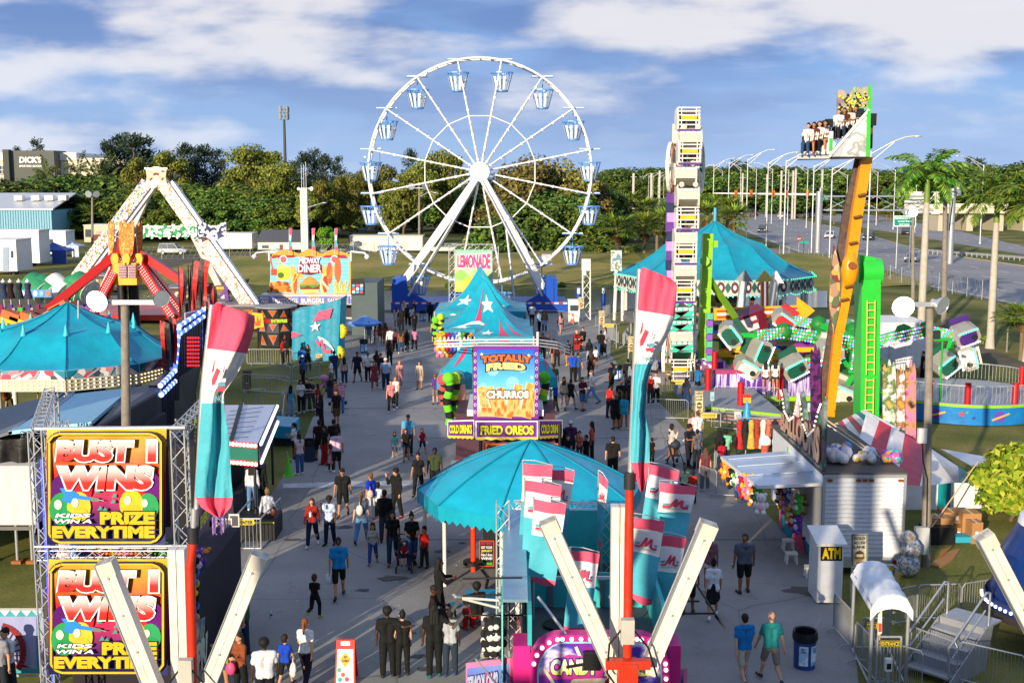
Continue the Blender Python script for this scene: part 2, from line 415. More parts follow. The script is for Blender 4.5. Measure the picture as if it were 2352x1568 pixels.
b.add(vs,[(r*nx+i,r*nx+i+1,(r+1)*nx+i+1,(r+1)*nx+i) for r in range(len(rows)-1) for i in range(nx-1)],BANK,True)
struct('grass_bank',b)
near=[(1440,452),(1560,474),(1640,503),(1700,527),(1805,570),(1905,601),(2025,634),(2150,662),(2352,704),(2600,760)]
far=[(2600,600),(2352,566),(2200,530),(2100,511),(1960,487),(1850,474),(1700,458),(1500,441)]
def gz(p,z): return V((p.x,p.y,z))
sheet('highway',[G(x,y) for x,y in near+far],.02,ASPH)
med=[(1800,497),(1850,508),(1960,531),(2010,545),(2100,571),(2200,590),(2352,612),(2352,586),(2200,562),(2100,543),(1990,526),(1900,507),(1830,494)]
b=MB(); b.sl([gz(G(x,y),.14) for x,y in med][::-1],(0,0,-.11),GRASS,mt('b5b0a4',.8)); struct('grass_median',b)
WL=mt('e8e8e4',.7); YL=mt('c9a23a',.7)
b=MB()
def gline(p0,p1,w,m,z=.03,dash=None):
 a,c=gz(G(*p0),z),gz(G(*p1),z); L_=(c-a).length; d=(c-a)/L_; t=V((-d.y,d.x,0))*w/2
 if not dash: b.poly([a-t,c-t,c+t,a+t][::-1],m); return
 s=0
 while s<L_:
  e=min(L_,s+dash[0]); p,q=a+d*s,a+d*e; b.poly([p+t,p-t,q-t,q+t],m); s+=dash[0]+dash[1]
for i in range(len(near)-1):
 (x0,y0),(x1,y1)=near[i],near[i+1]
 gline((x0+6,y0-1.2),(x1+6,y1-1.6),.2,WL)
for f in (.3,.58,.8):
 for (x0,y0),(x1,y1),(u0,v0),(u1,v1) in [((1640,503),(1805,570),(1760,490),(1960,535)),((1805,570),(2025,634),(1960,535),(2200,594)),((2025,634),(2600,760),(2200,594),(2600,650))]:
  gline((x0+(u0-x0)*f,y0+(v0-y0)*f),(x1+(u1-x1)*f,y1+(v1-y1)*f),.2,WL,dash=(3,6))
for f in (.35,.65):
 for (x0,y0),(x1,y1),(u0,v0),(u1,v1) in [((1830,494),(2100,543),(1960,487),(2200,530)),((2100,543),(2600,625),(2200,530),(2600,600))]:
  gline((x0+(u0-x0)*f,y0+(v0-y0)*f),(x1+(u1-x1)*f,y1+(v1-y1)*f),.2,WL,dash=(3,6))
gline((2090,570),(2352,616),.25,YL)
struct('road_marking',b)
b=MB(); b.sl([gz(G(x,y),.13) for x,y in [(2235,590),(2270,586),(2352,598),(2352,612),(2280,601)]][::-1],(0,0,-.1),mt('6d675e',.9),mt('c9a23a',.8)); struct('traffic_island',b)
b=MB(); b.poly([G(x,y)+Z(.024) for x,y in [(1764,570),(1812,575),(1880,601),(1840,606),(1764,588)]],PAVE); struct('sidewalk',b)
BARK=mt('6b5a48',.9,var=.35,sc=6,bump=.6); BARKG=mt('8d857a',.9,var=.25,sc=5,bump=.4)
def leaves(b,c,rad,n,size,m,rnd,shell=.55,up=.35,asp=1.6):
 c=V(c)
 for _ in range(n):
  while True:
   p=V((rnd.uniform(-1,1),rnd.uniform(-1,1),rnd.uniform(-1,1)))
   if shell<p.length<1 or (p.length<1 and rnd.random()<.12): break
  d=p.normalized(); q=c+V((p.x*rad[0],p.y*rad[1],p.z*rad[2]))
  nrm=(d+V((rnd.gauss(0,.5),rnd.gauss(0,.5),rnd.gauss(0,.5)+up))).normalized()
  u=nrm.cross(V((rnd.uniform(-1,1),rnd.uniform(-1,1),rnd.uniform(-1,1)))).normalized(); v=nrm.cross(u)
  s=size*rnd.uniform(.6,1.35); u=u*s*.5; v=v*s*.5*asp
  b.add([q-v,q+u*.9-v*.1,q+v,q-u*.9+v*.1],[(0,1,2,3)],m)
def limb(b,p0,p1,r0,r1,m,rnd,k=4,wob=.06):
 p0,p1=V(p0),V(p1); L_=(p1-p0).length; pr=p0;
 for i in range(1,k+1):
  t=i/k; q=p0.lerp(p1,t)+(V((rnd.gauss(0,1),rnd.gauss(0,1),rnd.gauss(0,.4)))*L_*wob if i<k else V())
  b.cy(pr,q,r0+(r1-r0)*(i-1)/k,m,r0+(r1-r0)*t,n=6,cap=False); pr=q
def mk_tree(name,label,seed,h,r,trunk_h,lobes,n,size,lm,flat=.6,bark=BARK,cat='tree',shell=.5,low=0.0,tr=.035):
 rnd=random.Random(seed); t=thg(name,label,cat,(0,0,0))
 tb=MB(); cb_=MB(); L0=[]
 for i in range(lobes):
  a=2*pi*(i*.618+rnd.uniform(-.08,.08)); q=sqrt(rnd.uniform(.02,1)); z=rnd.uniform(trunk_h+low,1-.16)
  lr=rnd.uniform(.28,.46)*r*(1.0 if q<.7 else .8); env=sqrt(max(.08,1-((z-trunk_h)/(1-trunk_h)*1.02-.35)**2/.75))
  L0.append((V((cos(a)*q*(r-lr*.8)*env,sin(a)*q*(r-lr*.8)*env,z*h)),lr))
 L0.append((Z(h*.86),r*.38))
 fork=V((rnd.gauss(0,.02)*h,rnd.gauss(0,.02)*h,h*trunk_h*.8))
 limb(tb,(0,0,-.1),fork,h*tr,h*tr*.7,bark,rnd)
 for c,lr in L0:
  limb(tb,fork+V((0,0,rnd.uniform(-.05,.1)*h)),c,h*tr*.42,h*.006,bark,rnd)
  leaves(cb_,c,(lr,lr,lr*flat),int(n/len(L0)),size,lm,rnd,shell)
 tb.bd('trunk',t); cb_.bd('crown',t); return Proto(t)
LF1=leafmat('broad_leaf',"26421a","4c6a24","84903a"); LF2=leafmat('pine_leaf',"37481a","667428","989444")
LF3=leafmat('casuarina_leaf',"1e2c24","33473a","4f624c"); LF4=leafmat('dark_leaf',"22381a","41602a","6e8434")
LF5=leafmat('olive_leaf',"45491f","6f6c34","9c9150"); LF6=leafmat('palm_leaf',"3a5a1a","6c8a2a","a4a844")
LF7=leafmat('fresh_leaf',"44660f","7a9420","b0b43c"); LF8=leafmat('autumn_leaf',"5a6a1c","9a7a24","b4602a"); LF9=leafmat('royal_leaf',"2a5a18","4f8024","94a03a")
TREE={}
for k,(nm,lb,sd_,h,r,th,lo,n,sz,lm,fl,kw) in {
 'broad':('broadleaf_tree','x',11,12,6.2,.22,26,9000,.40,LF1,.75,{}),
 'broad2':('broadleaf_tree','x',12,10,6.5,.14,28,9000,.40,LF4,.7,{}),
 'broad3':('broadleaf_tree','x',17,11,6.0,.18,24,8500,.40,LF1,.8,{'low':-.08}),
 'pine':('pine_tree','x',13,18,6.5,.42,22,8000,.40,LF2,.55,{'tr':.022}),
 'pine2':('pine_tree','x',14,20,8.2,.3,34,11000,.42,LF2,.62,{'tr':.022}),
 'olive':('ear_leaf_tree','x',15,14,6.5,.2,28,9000,.38,LF5,.85,{'bark':BARKG,'low':-.1}),
 'bush':('shrub','x',16,3,2.6,.05,14,2200,.3,LF1,.7,{'low':-.03}),
 'autumn':('autumn_tree','x',18,7,4.2,.2,16,4000,.34,LF8,.7,{}),
 'fresh':('young_tree','x',19,8,3.6,.3,16,4200,.34,leafmat('bright_leaf',"2f6a10","4f8c1c","7fae34"),.75,{'bark':BARKG}),
}.items():
 TREE[k]=mk_tree(nm,lb,sd_,h,r,th,lo,n,sz,lm,fl,cat='shrub' if k=='bush' else 'tree',**kw)
def mk_casu(seed):
 rnd=random.Random(seed); t=thg('casuarina_tree','x','tree',(0,0,0)); tb=MB(); cb_=MB(); h=16
 limb(tb,(0,0,-.1),(0,0,h*.95),.28,.04,BARK,rnd,6,.015)
 for i in range(60):
  z=rnd.uniform(.14,.97)*h; a=rnd.uniform(0,6.28); l=(1-z/h)*3.4+.7;
  p=Z(z); q=p+V((cos(a)*l,sin(a)*l,l*rnd.uniform(.5,1.0)))
  tb.cy(p,q,.05,BARK,.015,n=4,cap=False)
  for j in range(34):
   c=p.lerp(q,rnd.uniform(.2,1.05))+V((rnd.gauss(0,.35),rnd.gauss(0,.35),rnd.gauss(0,.35)))
   d=(q-p).normalized()+V((rnd.gauss(0,.3),rnd.gauss(0,.3),rnd.uniform(0,.7))); d=d.normalized()*rnd.uniform(.35,.8)
   u=d.cross(V((rnd.uniform(-1,1),rnd.uniform(-1,1),.2))).normalized()*.1
   cb_.add([c-d*.5,c+u,c+d*.5,c-u],[(0,1,2,3)],LF3)
 tb.bd('trunk',t); cb_.bd('crown',t); return Proto(t)
TREE['casu']=mk_casu(21); TREE['casu2']=mk_casu(22)
def mk_palm(name,seed,h,nf,fl,lm,droop,tr,fan=False,tm=BARKG,shaft=None,skirt=0):
 rnd=random.Random(seed); t=thg(name,'x','palm tree',(0,0,0)); tb=MB(); cb_=MB()
 prof=[(tr*1.35,-.1),(tr,h*.1),(tr*.95,h*.5),(tr*.75,h)]
 tb.la((0,0,0),prof,tm,n=9)
 if shaft: tb.la((0,0,0),[(tr*.8,h),(tr*.62,h+1.6),(tr*.3,h+2.2)],shaft,n=9)
 top=V((0,0,h+(2.0 if shaft else 0)))
 for i in range(nf+skirt):
  dead=i>=nf
  a=i*2.399+rnd.uniform(-.2,.2); el=rnd.uniform(-.35,1.25) if not dead else rnd.uniform(-1.3,-.9); L_=fl*rnd.uniform(.8,1.1)*(.6 if dead else 1)
  d0=V((cos(a),sin(a),0)); pts=[]; p=top.copy(); e=el
  for k in range(8):
   pts.append(p.copy()); p=p+(d0*cos(e)+V((0,0,sin(e))))*L_/7; e-=droop*(.5+.12*k)
  lmx=mt('7d6238',.9) if dead else lm
  cb_.tb([pts[j] for j in range(0,8)],.03,mt('6c7a34',.8),n=4)
  side=V((-d0.y,d0.x,0))
  if fan:
   c=pts[3]
   for q in range(-6,7):
    an=q*.24; dd=((pts[4]-pts[2]).normalized()*cos(an)+side*sin(an)).normalized()
    tip=c+dd*L_*.62+V((0,0,-abs(q)*.04-rnd.uniform(0,.15))); u=dd.cross(Z(1)).normalized()*.09
    cb_.add([c,c+(tip-c)*.5+u,tip,c+(tip-c)*.5-u],[(0,1,2,3)],lmx)
  else:
   for k in range(1,7):
    for s in range(6):
     c=pts[k].lerp(pts[k+1],s/6) if k<7 else pts[k]
     fw=(pts[k+1]-pts[k]).normalized()
     for sg in(-1,1):
      ln=L_*.24*sin(pi*min(1,(k+s/6)/7.4+.06))+.12
      dd=(side*sg*.9+fw*.55+V((0,0,-.35+rnd.gauss(0,.25)))).normalized()*ln
      u=fw*.05
      cb_.add([c-u,c+dd*.5-u*1.4,c+dd,c+dd*.5+u*1.4],[(0,1,2,3)],lmx)
 tb.bd('trunk',t); cb_.bd('crown',t); return Proto(t)
TREE['sabal']=mk_palm('sabal_palm',31,4.2,26,2.3,LF6,.16,.19,fan=True,tm=mt('7d6a50',.9,var=.4,sc=6,bump=.6),skirt=4)
TREE['coco']=mk_palm('feather_palm',32,6.5,16,3.8,leafmat('coco_leaf',"26361a","42552a","6b7540"),.2,.17)
TREE['royal']=mk_palm('royal_palm',33,9.5,23,3.7,LF9,.27,.3,shaft=mt('6f8a3a',.5),tm=mt('b9b2a4',.8,var=.2,sc=3))
TREE['date']=mk_palm('date_palm',34,3,34,3.2,leafmat('date_leaf',"2f3d22","4d5c34","7b8458"),.12,.28)
HT={'broad':12,'broad2':10,'broad3':11,'pine':18,'pine2':20,'olive':14,'bush':3,'autumn':7,'fresh':8,'casu':16,'casu2':16,'sabal':6,'coco':9,'royal':14,'date':5.5}
def plant(k,px,ytop,Y,label,group,sx=1.0,base=0):
 """tree of kind k whose top shows at row ytop when it stands Y metres out"""
 top=W(px,ytop,Y); h=top.z-base; s=h/HT[k]
 return TREE[k].put((top.x,Y,base),R.uniform(0,6.28),(s*sx,s*sx,s),label,group)
gB='trees in the belt behind the fair'
for k,px,yt,Y,sx in [('broad2',20,412,215,1.7),('broad2',95,405,225,1.6),('broad',165,398,230,1.5),('broad2',245,402,222,1.6),('broad3',60,440,200,1.5),('broad2',200,432,200,1.7),('broad',330,418,210,1.5),('broad3',385,430,195,1.4),
  ('broad2',440,420,212,1.5),('broad',500,428,195,1.5),('broad3',545,420,205,1.4),('broad',610,432,192,1.5),('broad2',660,425,212,1.4),('broad3',300,440,190,1.4),('broad',465,455,185,1.5),('broad2',560,455,186,1.5),('broad3',625,470,184,1.4),('broad',392,470,186,1.3),('broad2',1010,420,265,1.6),('broad',1060,432,255,1.5),('broad2',1120,410,270,1.7),('broad3',1180,420,250,1.4),('broad2',735,410,240,1.6),('broad',905,420,262,1.6)]:
 lb={'broad':'dense mid green broadleaf tree in the belt behind the trailers','broad2':'dense dark green broadleaf tree in the belt behind the fair','broad3':'bushy broadleaf tree low in the belt behind the fair'}[k]
 plant(k,px,yt,Y*1.3 if px<700 else Y*1.1,lb,gB,sx)
for k,px,yt,Y,sx,lb in [('pine',315,348,225,.75,'yellow green pine with a narrow crown behind the pirate frame apex'),('pine',385,330,228,.85,'tall open pine rising just right of the pirate frame apex'),('pine2',578,318,222,1.0,'largest round crowned pine left of the cell tower'),('pine2',640,355,226,.8,'pine leaning out of the big round pine beside the cell tower'),('pine',735,402,205,.9,'pine behind the white floodlight tower'),('pine2',800,385,212,.7,'pine between the floodlight tower and the big wheel'),('pine2',862,362,222,.85,'yellow green pine behind the left rim of the big wheel'),('pine',930,385,216,.95,'pine seen through the left side of the big wheel'),('pine',968,352,232,.8,'pine rising through the upper left spokes of the big wheel'),('pine2',1020,330,238,.7,'tall thin pine showing left of the big wheel hub'),('pine',705,430,200,.8,'low pine beside the white floodlight tower'),('pine2',895,430,196,.7,'low spreading pine behind the parked boats')]:
 plant(k,px,yt,Y*(1.25 if px<600 else 1.12),lb,None,sx)
for k,px,yt,Y,sx,lb in [('olive',1225,352,205,1.1,'brownish green tree right of the big wheel hub'),('olive',1290,362,210,1.0,'brownish tree behind the right spokes of the big wheel'),('olive',1180,372,215,1.1,'olive green tree directly behind the big wheel hub'),('olive',1340,392,215,.9,'small olive tree against the right rim of the big wheel'),('broad2',1360,415,222,1.2,'dark tree just outside the right rim of the big wheel'),('broad2',1265,440,196,1.5,'dark tree under the brownish trees inside the big wheel'),('broad3',1330,470,190,1.2,'dark bushy tree by the white van'),('broad2',1400,445,240,1.3,'dark tree where the belt ends near the lamp posts'),('broad2',1200,455,188,1.4,'dark shrubby tree below the wheel hub')]:
 plant(k,px,yt,Y,lb,None,sx)
gC='dark casuarinas on the skyline'
for i,(px,yt,Y,sx) in enumerate([(40,340,420,.8),(83,322,400,.9),(250,325,300,1.0),(272,312,305,1.3),(300,310,302,1.4),(330,318,310,1.3),(420,332,330,1.1),(445,340,330,1.1),(470,336,335,1.2),(500,345,330,1.1),(700,352,330,1.2),(722,345,335,1.0),(748,358,325,1.2),(775,362,340,1.0),(945,345,350,1.0),(675,372,320,1.2)]):
 plant('casu' if i%2 else 'casu2',px,yt,Y,'dark feathery casuarina standing above the tree belt on the skyline',gC,sx*1.1)
gF='trees along the far side of the highway'
R2=random.Random(5)
for i in range(66):
 px=1380+i*15.5+R2.uniform(-6,6); far_=i<14
 Y=R2.uniform(700,900) if far_ else R2.uniform(430,620); yt=R2.uniform(380,414)-(12 if i>40 else 0)
 plant(R2.choice(['broad','broad2','broad3','broad2']),px,yt,Y,'green tree in the low wood beyond the highway',gF,1.7)
for px,yt in [(1545,378),(1575,372),(1690,368),(1710,374),(1780,382),(2228,362),(2250,366),(2210,375)]:
 plant('casu',px,yt,600,'dark feathery casuarina above the wood beyond the highway','casuarinas beyond the highway',1.6)
gS='sabal palms on the verge'
for px,yt,Y in [(1418,488,165),(1482,486,172),(1530,475,178),(1440,440,250),(1475,452,240),(1415,455,240),(1545,455,230),(1650,445,235),(1672,452,228),(1688,468,205),(1625,462,215),(1510,490,200),(1500,455,260),(1555,425,300)]:
 plant('sabal',px,yt,Y,'shaggy sabal palm on the grass verge between pond and highway',gS,1.25)
for i in range(14):
 px=1916+i*17+R2.uniform(-5,5); plant('sabal',px,470+R2.uniform(-6,6),330+i*4,'slim palm in the row under the sign gantry','palms planted in the highway median',1.2)
for px,yt,Y,lb in [(176,348,300,'feather palm in front of the cream store wall'),(108,358,290,'feather palm below the grey store sign')]:
 plant('coco',px,yt,Y,lb,None,.5)
plant('date',228,362,295,'fan shaped date palm in front of the cream store wall',None,.6)
plant('autumn',122,466,262,'small orange and brown tree beside the pale blue shed',None,1.1)
for px,yt,Y in [(190,452,256),(205,466,250)]: plant('sabal',px,yt,Y,'green sabal palm beside the orange and brown tree','palms by the pale blue shed',1.3)
plant('fresh',752,518,195,'small bright green tree with a pale trunk left of the boats',None,1.1)
for i,(px,yt,Y) in enumerate([(1100,530,192),(1140,525,190),(1300,540,186),(1350,545,184),(1390,548,186),(1030,650,135),(905,655,134),(860,660,133),(1290,648,136),(1340,652,137),(1380,655,136),(1450,565,180),(1210,540,190)]):
 plant('bush',px,yt,Y,'low green shrub growing along the bank and fence','shrubs along the bank',1.4)
def palm_at(px,yt,ybase,label,k='royal'):
 g=G(px,ybase); plant(k,px,yt,g.y,label,None,.95)
palm_at(2135,322,762,'tall royal palm standing left of the wooden utility pole')
palm_at(2296,372,800,'royal palm with a pale grey trunk right of the utility pole')
palm_at(2385,372,830,'royal palm cut off by the right edge of the photo')
plant('sabal',2352,690,80,'small palm by the lane at the right edge',None,1.2); plant('coco',2318,700,84,'low feathery palm at the foot of the royal palm',None,.9); plant('bush',2260,770,88,'shrubs on the lawn behind the spinning ride',None,1.0)
WOOD=mt('8b8378',.9,var=.3,sc=3,bump=.4,dirt=.35); GV=me_('b9bcbf',.4); WH=gl('e8e6e0'); ST_=me_('c9cbcc',.35); BK=mt('141416',.5); DARK=mt('26272a',.6)
g=G(2168,748); Yp=g.y
t=thg('utility_pole','thick wooden utility pole with crossarm and grey transformer between palms','utility pole',g)
b=MB(); top=W(2172,383,Yp); b.cy(g-Z(.3),top,.24,WOOD,.17,n=10); b.bd('pole',t)
b=MB(); b.bm(W(2125,392,Yp-.3),W(2225,378,Yp-.3),.14,.16,GV); b.bd('crossarm',t)
b=MB(); b.cy(W(2200,450,Yp-.5),W(2200,425,Yp-.5),.28,GV,n=10); b.bm(W(2175,440,Yp),W(2200,440,Yp-.5),.1,.1,GV); b.cy(W(2200,425,Yp-.5),W(2204,417,Yp-.5),.06,DARK); b.bd('transformer',t)
b=MB(); b.tb([W(2189,455,Yp-.4),W(2180,530,Yp-.3)],.05,BK); b.bd('cable',t)
def win_grid(b,q,u0,v0,u1,v1,m,fr,nu=2,nv=2):
 q.rect(b,u0,v0,u1,v1,m,.05)
 for i in range(nu+1): q.line(b,[(u0+(u1-u0)*i/nu,v0),(u0+(u1-u0)*i/nu,v1)],.15,fr,.09)
 for i in range(nv+1): q.line(b,[(u0,v0+(v1-v0)*i/nv),(u1,v0+(v1-v0)*i/nv)],.15,fr,.09)
GLASS=mt('3d4a55',.12,0,.1,1,spec=.8); CREAM=mt('d9d0b8',.8,var=.1,sc=.3); GREYW=mt('5c605c',.8,var=.1,sc=.3)
Ys=330
st=thg('store_building','long cream big box store with a grey sign tower on the far left','building',gz(W(140,500,Ys),0))
b=MB(); p0=W(-150,363,Ys+4);p1=W(285,363,Ys+4); b.box(((p0.x+p1.x)/2,Ys+34,p0.z/2),(p1.x-p0.x,60,p0.z),CREAM); b.bd('wall',st)
b=MB(); z=W(0,351,Ys+4).z; b.box(((p0.x+p1.x)/2-4,Ys+34,z-1),(p1.x-p0.x-18,60.8,2),mt('e9e6de',.7)); b.bd('parapet',st)
b=MB(); a=W(14,346,Ys);c=W(125,349,Ys); b.box(((a.x+c.x)/2,Ys+4,a.z/2),(c.x-a.x,9,a.z),GREYW); b.box((a.x+.6,Ys-1,a.z/2),(1.6,2,a.z+.5),mt('4a4e4b',.8)); b.bd('sign_tower',st)
qs=Q.px(40,352,118,392,Ys-.6); b=MB(); b.tx("DICK'S",qs,.06,.2,.72,.56,mt('f2f2ee',.5),lift=.1,bold=.05); b.tx("SPORTING GOODS",qs,.06,.68,.72,.8,mt('f2f2ee',.5),lift=.1,bold=.03); b.bd('lettering',st)
b=MB(); q=Q.px(-4,372,14,400,Ys+3.5); win_grid(b,q,0,.3,1,1,GLASS,mt('d9d9d4')); b.bd('window',st)
Yb=240
st=thg('metal_shed','low pale blue ribbed metal shed with white roof vents','shed',gz(W(70,520,Yb),0))
b=MB(); a=W(-120,462,Yb);c=W(118,497,Yb); b.box(((a.x+c.x)/2,Yb+12,3.1),(c.x-a.x,24,6.2),mt('7fb4c8',.6))
for i in range(40): b.box((a.x+(c.x-a.x)*i/40,Yb-.06,3.1),(.14,.12,6.2),mt('6ba2b8',.6))
b.bd('wall',st)
b=MB(); x0,x1=a.x-.5,c.x+.5; zr=W(0,466,Yb).z
b.sl([(x0,Yb-.4,6.25),(x1,Yb-.4,6.25),(x1,Yb+13,zr+1.6),(x0,Yb+13,zr+1.6)],(0,0,.25),me_('d8dadb',.5)); b.sl([(x0,Yb+13,zr+1.6),(x1,Yb+13,zr+1.6),(x1,Yb+25,6.3),(x0,Yb+25,6.3)],(0,0,.25),me_('d8dadb',.5)); b.bd('roof',st)
for px in (84,115,146,45):
 p=W(px,458,Yb+6); b=MB(); b.box((p.x,Yb+6,zr+.9),(1.6,1.6,1.0),WH); b.bd('roof_vent',st)
def box_thing(name,label,cat,px0,px1,ytop,ybase,dep,m,roof=None,parts=()):
 g=G((px0+px1)/2,ybase); Y=g.y; a=W(px0,ytop,Y);c=W(px1,ytop,Y); t=thg(name,label,cat,g)
 b=MB(); b.box(((a.x+c.x)/2,Y+dep/2,a.z/2+.25),(c.x-a.x,dep,a.z-.5),m); b.bd('body',t)
 if roof: b=MB(); b.box(((a.x+c.x)/2,Y+dep/2,a.z+.06),(c.x-a.x+.2,dep+.2,.12),roof); b.bd('roof',t)
 for (nm,u0,v0,u1,v1,mm) in parts:
  q=Q.px(px0,ytop,px1,ybase,Y); b=MB(); q.board_=None
  b.sl([q.p(u0,v0,.0),q.p(u0,v1,.0),q.p(u1,v1,.0),q.p(u1,v0,.0)],q.n*.05,mm); b.bd(nm,t)
 b=MB()
 for k in(.2,.8): b.box((a.x+(c.x-a.x)*k,Y+dep*.3,.3),(.3,1.4,.6),BK)
 b.bd('wheel',t)
 return t
WIN=('window',.12,.25,.3,.55,GLASS)
box_thing('box_trailer','white box trailer nearest the left edge with a narrow dark door','trailer',-40,36,552,632,5,WH,WH,[('door',.62,.2,.8,.9,mt('8fa0b4')),('window',.86,.3,.93,.5,GLASS)])
box_thing('cargo_trailer','tall white cargo trailer standing behind the left box trailer','trailer',-30,88,530,612,4,WH,WH,[('window',.72,.35,.8,.5,GLASS)])
box_thing('camper_trailer','white camper with rounded roof behind the blue canopy','trailer',88,150,532,590,4,WH,WH,[('window',.3,.3,.55,.5,GLASS)])
box_thing('office_trailer','cream flat office trailer with an open grey end by the left edge','trailer',-60,35,490,545,12,mt('d9d6cf'),mt('9fb0bb'),[('door',.75,.2,.98,.95,mt('6f7f8c'))])
box_thing('office_trailer','cream office trailer behind the canopy with one small door','trailer',36,92,500,548,10,CREAM,mt('c8c2b2'),[('door',.2,.25,.4,.9,mt('e9e6dc'))])
box_thing('motorhome','tan and maroon motorhome with an awning behind the flame ride','motorhome',192,288,518,562,7,mt('cdb79a'),mt('e4dccd'),[('window',.04,.2,.2,.6,GLASS),('awning',.3,.3,.95,.45,mt('b79a96')),('stripe',.22,.47,1,.8,mt('6a2a22'))])
box_thing('storage_trailer','long white storage trailer behind the right leg of the pirate frame','trailer',485,578,537,578,5,WH,WH,[('door',.1,.2,.2,.9,mt('d5d2cb'))])
box_thing('site_hut','white site hut with a dark pitched roof left of the floodlight tower','hut',592,692,556,580,8,mt('d9d7d0'),None,[('door',.5,.25,.58,.95,mt('7c3b35')),('window',.1,.3,.25,.6,mt('3e5660'))])
g=G(642,580); b=MB(); a=W(590,556,g.y-.3);c=W(694,556,g.y-.3); h_=W(0,540,g.y).z-a.z
b.sl([(a.x,a.y,a.z),(c.x,a.y,a.z),(c.x,a.y+4.2,a.z+h_+.6),(a.x,a.y+4.2,a.z+h_+.6)],(0,0,.15),mt('55565c',.8)); b.sl([(a.x,a.y+4.2,a.z+h_+.6),(c.x,a.y+4.2,a.z+h_+.6),(c.x,a.y+8.6,a.z),(a.x,a.y+8.6,a.z)],(0,0,.15),mt('55565c',.8))
tag(b.bd('hut_roof',loc=(0,0,0)),'dark grey pitched roof over the white site hut','roof')
box_thing('long_trailer','long cream windowless trailer behind the left rim of the big wheel','trailer',803,970,543,582,5,mt('e6e0cd'),mt('cfc9b8'),[('door',.3,.25,.38,.9,mt('d8d2be')),('door',.72,.25,.79,.9,mt('d8d2be')),('vent',.14,.35,.22,.55,mt('c9c2ae'))])
box_thing('equipment_trailer','low cream trailer between the wheel leg and the lemonade sign','trailer',990,1045,569,583,4,mt('e0dac8'),None,[])
for px0,px1,yt,yb,l in [(778,850,498,533,'white covered boat under the pines left of the wheel'),(846,890,500,528,'white boat beside the larger covered boat under the pines'),(905,958,492,525,'white motor cruiser on a blue trailer seen through the wheel')]:
 g=G((px0+px1)/2,yb); Y=g.y; a=W(px0,yt,Y);c=W(px1,yt,Y); L_=c.x-a.x; t=thg('boat',l,'boat',g); b=MB()
 for z0,z1,k0,k1 in ((.5,1.3,.8,.95),(1.3,2.0,.95,1)):
  vs=[];
  for z,k in((z0,k0),(z1,k1)):
   for u,v in((-.5,-1),(.3,-1.1),(.5,0),(.3,1.1),(-.5,1)): vs.append(V(((a.x+c.x)/2+u*L_*k,Y+v*1.2*k,z)))
  b.add(vs,[(i,(i+1)%5,5+(i+1)%5,5+i) for i in range(5)]+[(5,6,7,8,9),(4,3,2,1,0)],WH)
 b.bd('hull',t); b=MB(); b.sl([((a.x+c.x)/2-L_*.35,Y-.8,2),((a.x+c.x)/2+L_*.2,Y-.8,2),((a.x+c.x)/2+L_*.12,Y-.7,a.z),((a.x+c.x)/2-L_*.3,Y-.7,a.z)],(0,1.5,0),WH,GLASS); b.bd('cabin',t)
 b=MB(); b.box(((a.x+c.x)/2,Y,.35),(L_*.9,1.6,.14),mt('2f4a78')); [b.cy(((a.x+c.x)/2+k*L_,Y-1.1,.32),((a.x+c.x)/2+k*L_,Y-.85,.32),.32,BK,n=10) for k in(-.1,.1)]; b.bd('trailer',t)
def canopy(label,px0,px1,ypeak,yeave,ybase,m,wall=None,dep=3.2,cat='canopy tent'):
 g=G((px0+px1)/2,ybase); Y=g.y; a=W(px0,yeave,Y);c=W(px1,yeave,Y); p=W((px0+px1)/2,ypeak,Y+dep/2); t=thg('canopy_tent',label,cat,g)
 x0,x1,z=a.x,c.x,a.z; b=MB(); pk=V((p.x,Y+dep/2,p.z)); cs=[V((x0,Y,z)),V((x1,Y,z)),V((x1,Y+dep,z)),V((x0,Y+dep,z))]
 for i in range(4):
  e,f=cs[i],cs[(i+1)%4]; mid=(e+f)/2; q=mid.lerp(pk,.5)-Z(.12)
  e2,f2=e.lerp(pk,.5)-Z(.1),f.lerp(pk,.5)-Z(.1)
  b.add([e,f,f2,q,e2,pk],[(0,1,2,3,4),(4,3,5),(3,2,5)],m); d=Z(-.25); b.add([e,f,f+d,e+d],[(3,2,1,0)],m)
 b.bd('roof',t);
 for q in cs: b=MB(); b.cy((q.x,q.y,0),(q.x,q.y,z),.05,ST_,n=6); b.bd('leg',t)
 if wall:
  b=MB(); x2=x0+(x1-x0)*wall[0]; x3=x0+(x1-x0)*wall[1]; b.sl([(x2,Y-.05,z-.1),(x2,Y-.05,.02),(x3,Y-.05,.02),(x3,Y-.05,z-.1)],(0,.03,0),m); b.bd('side_wall',t)
 return t
canopy('royal blue peaked canopy with a blue side wall beside the trailers',92,152,598-42,575,606,vn('1f4aa0'),(.45,1))
canopy('canopy with pale top and blue sides behind the royal blue canopy',142,180,553,565,590,vn('c5d5ee'),(.6,1))
canopy('small green and white canopy by the site hut',612,648,568,577,594,vn('cfd8d2'),(.1,.6))
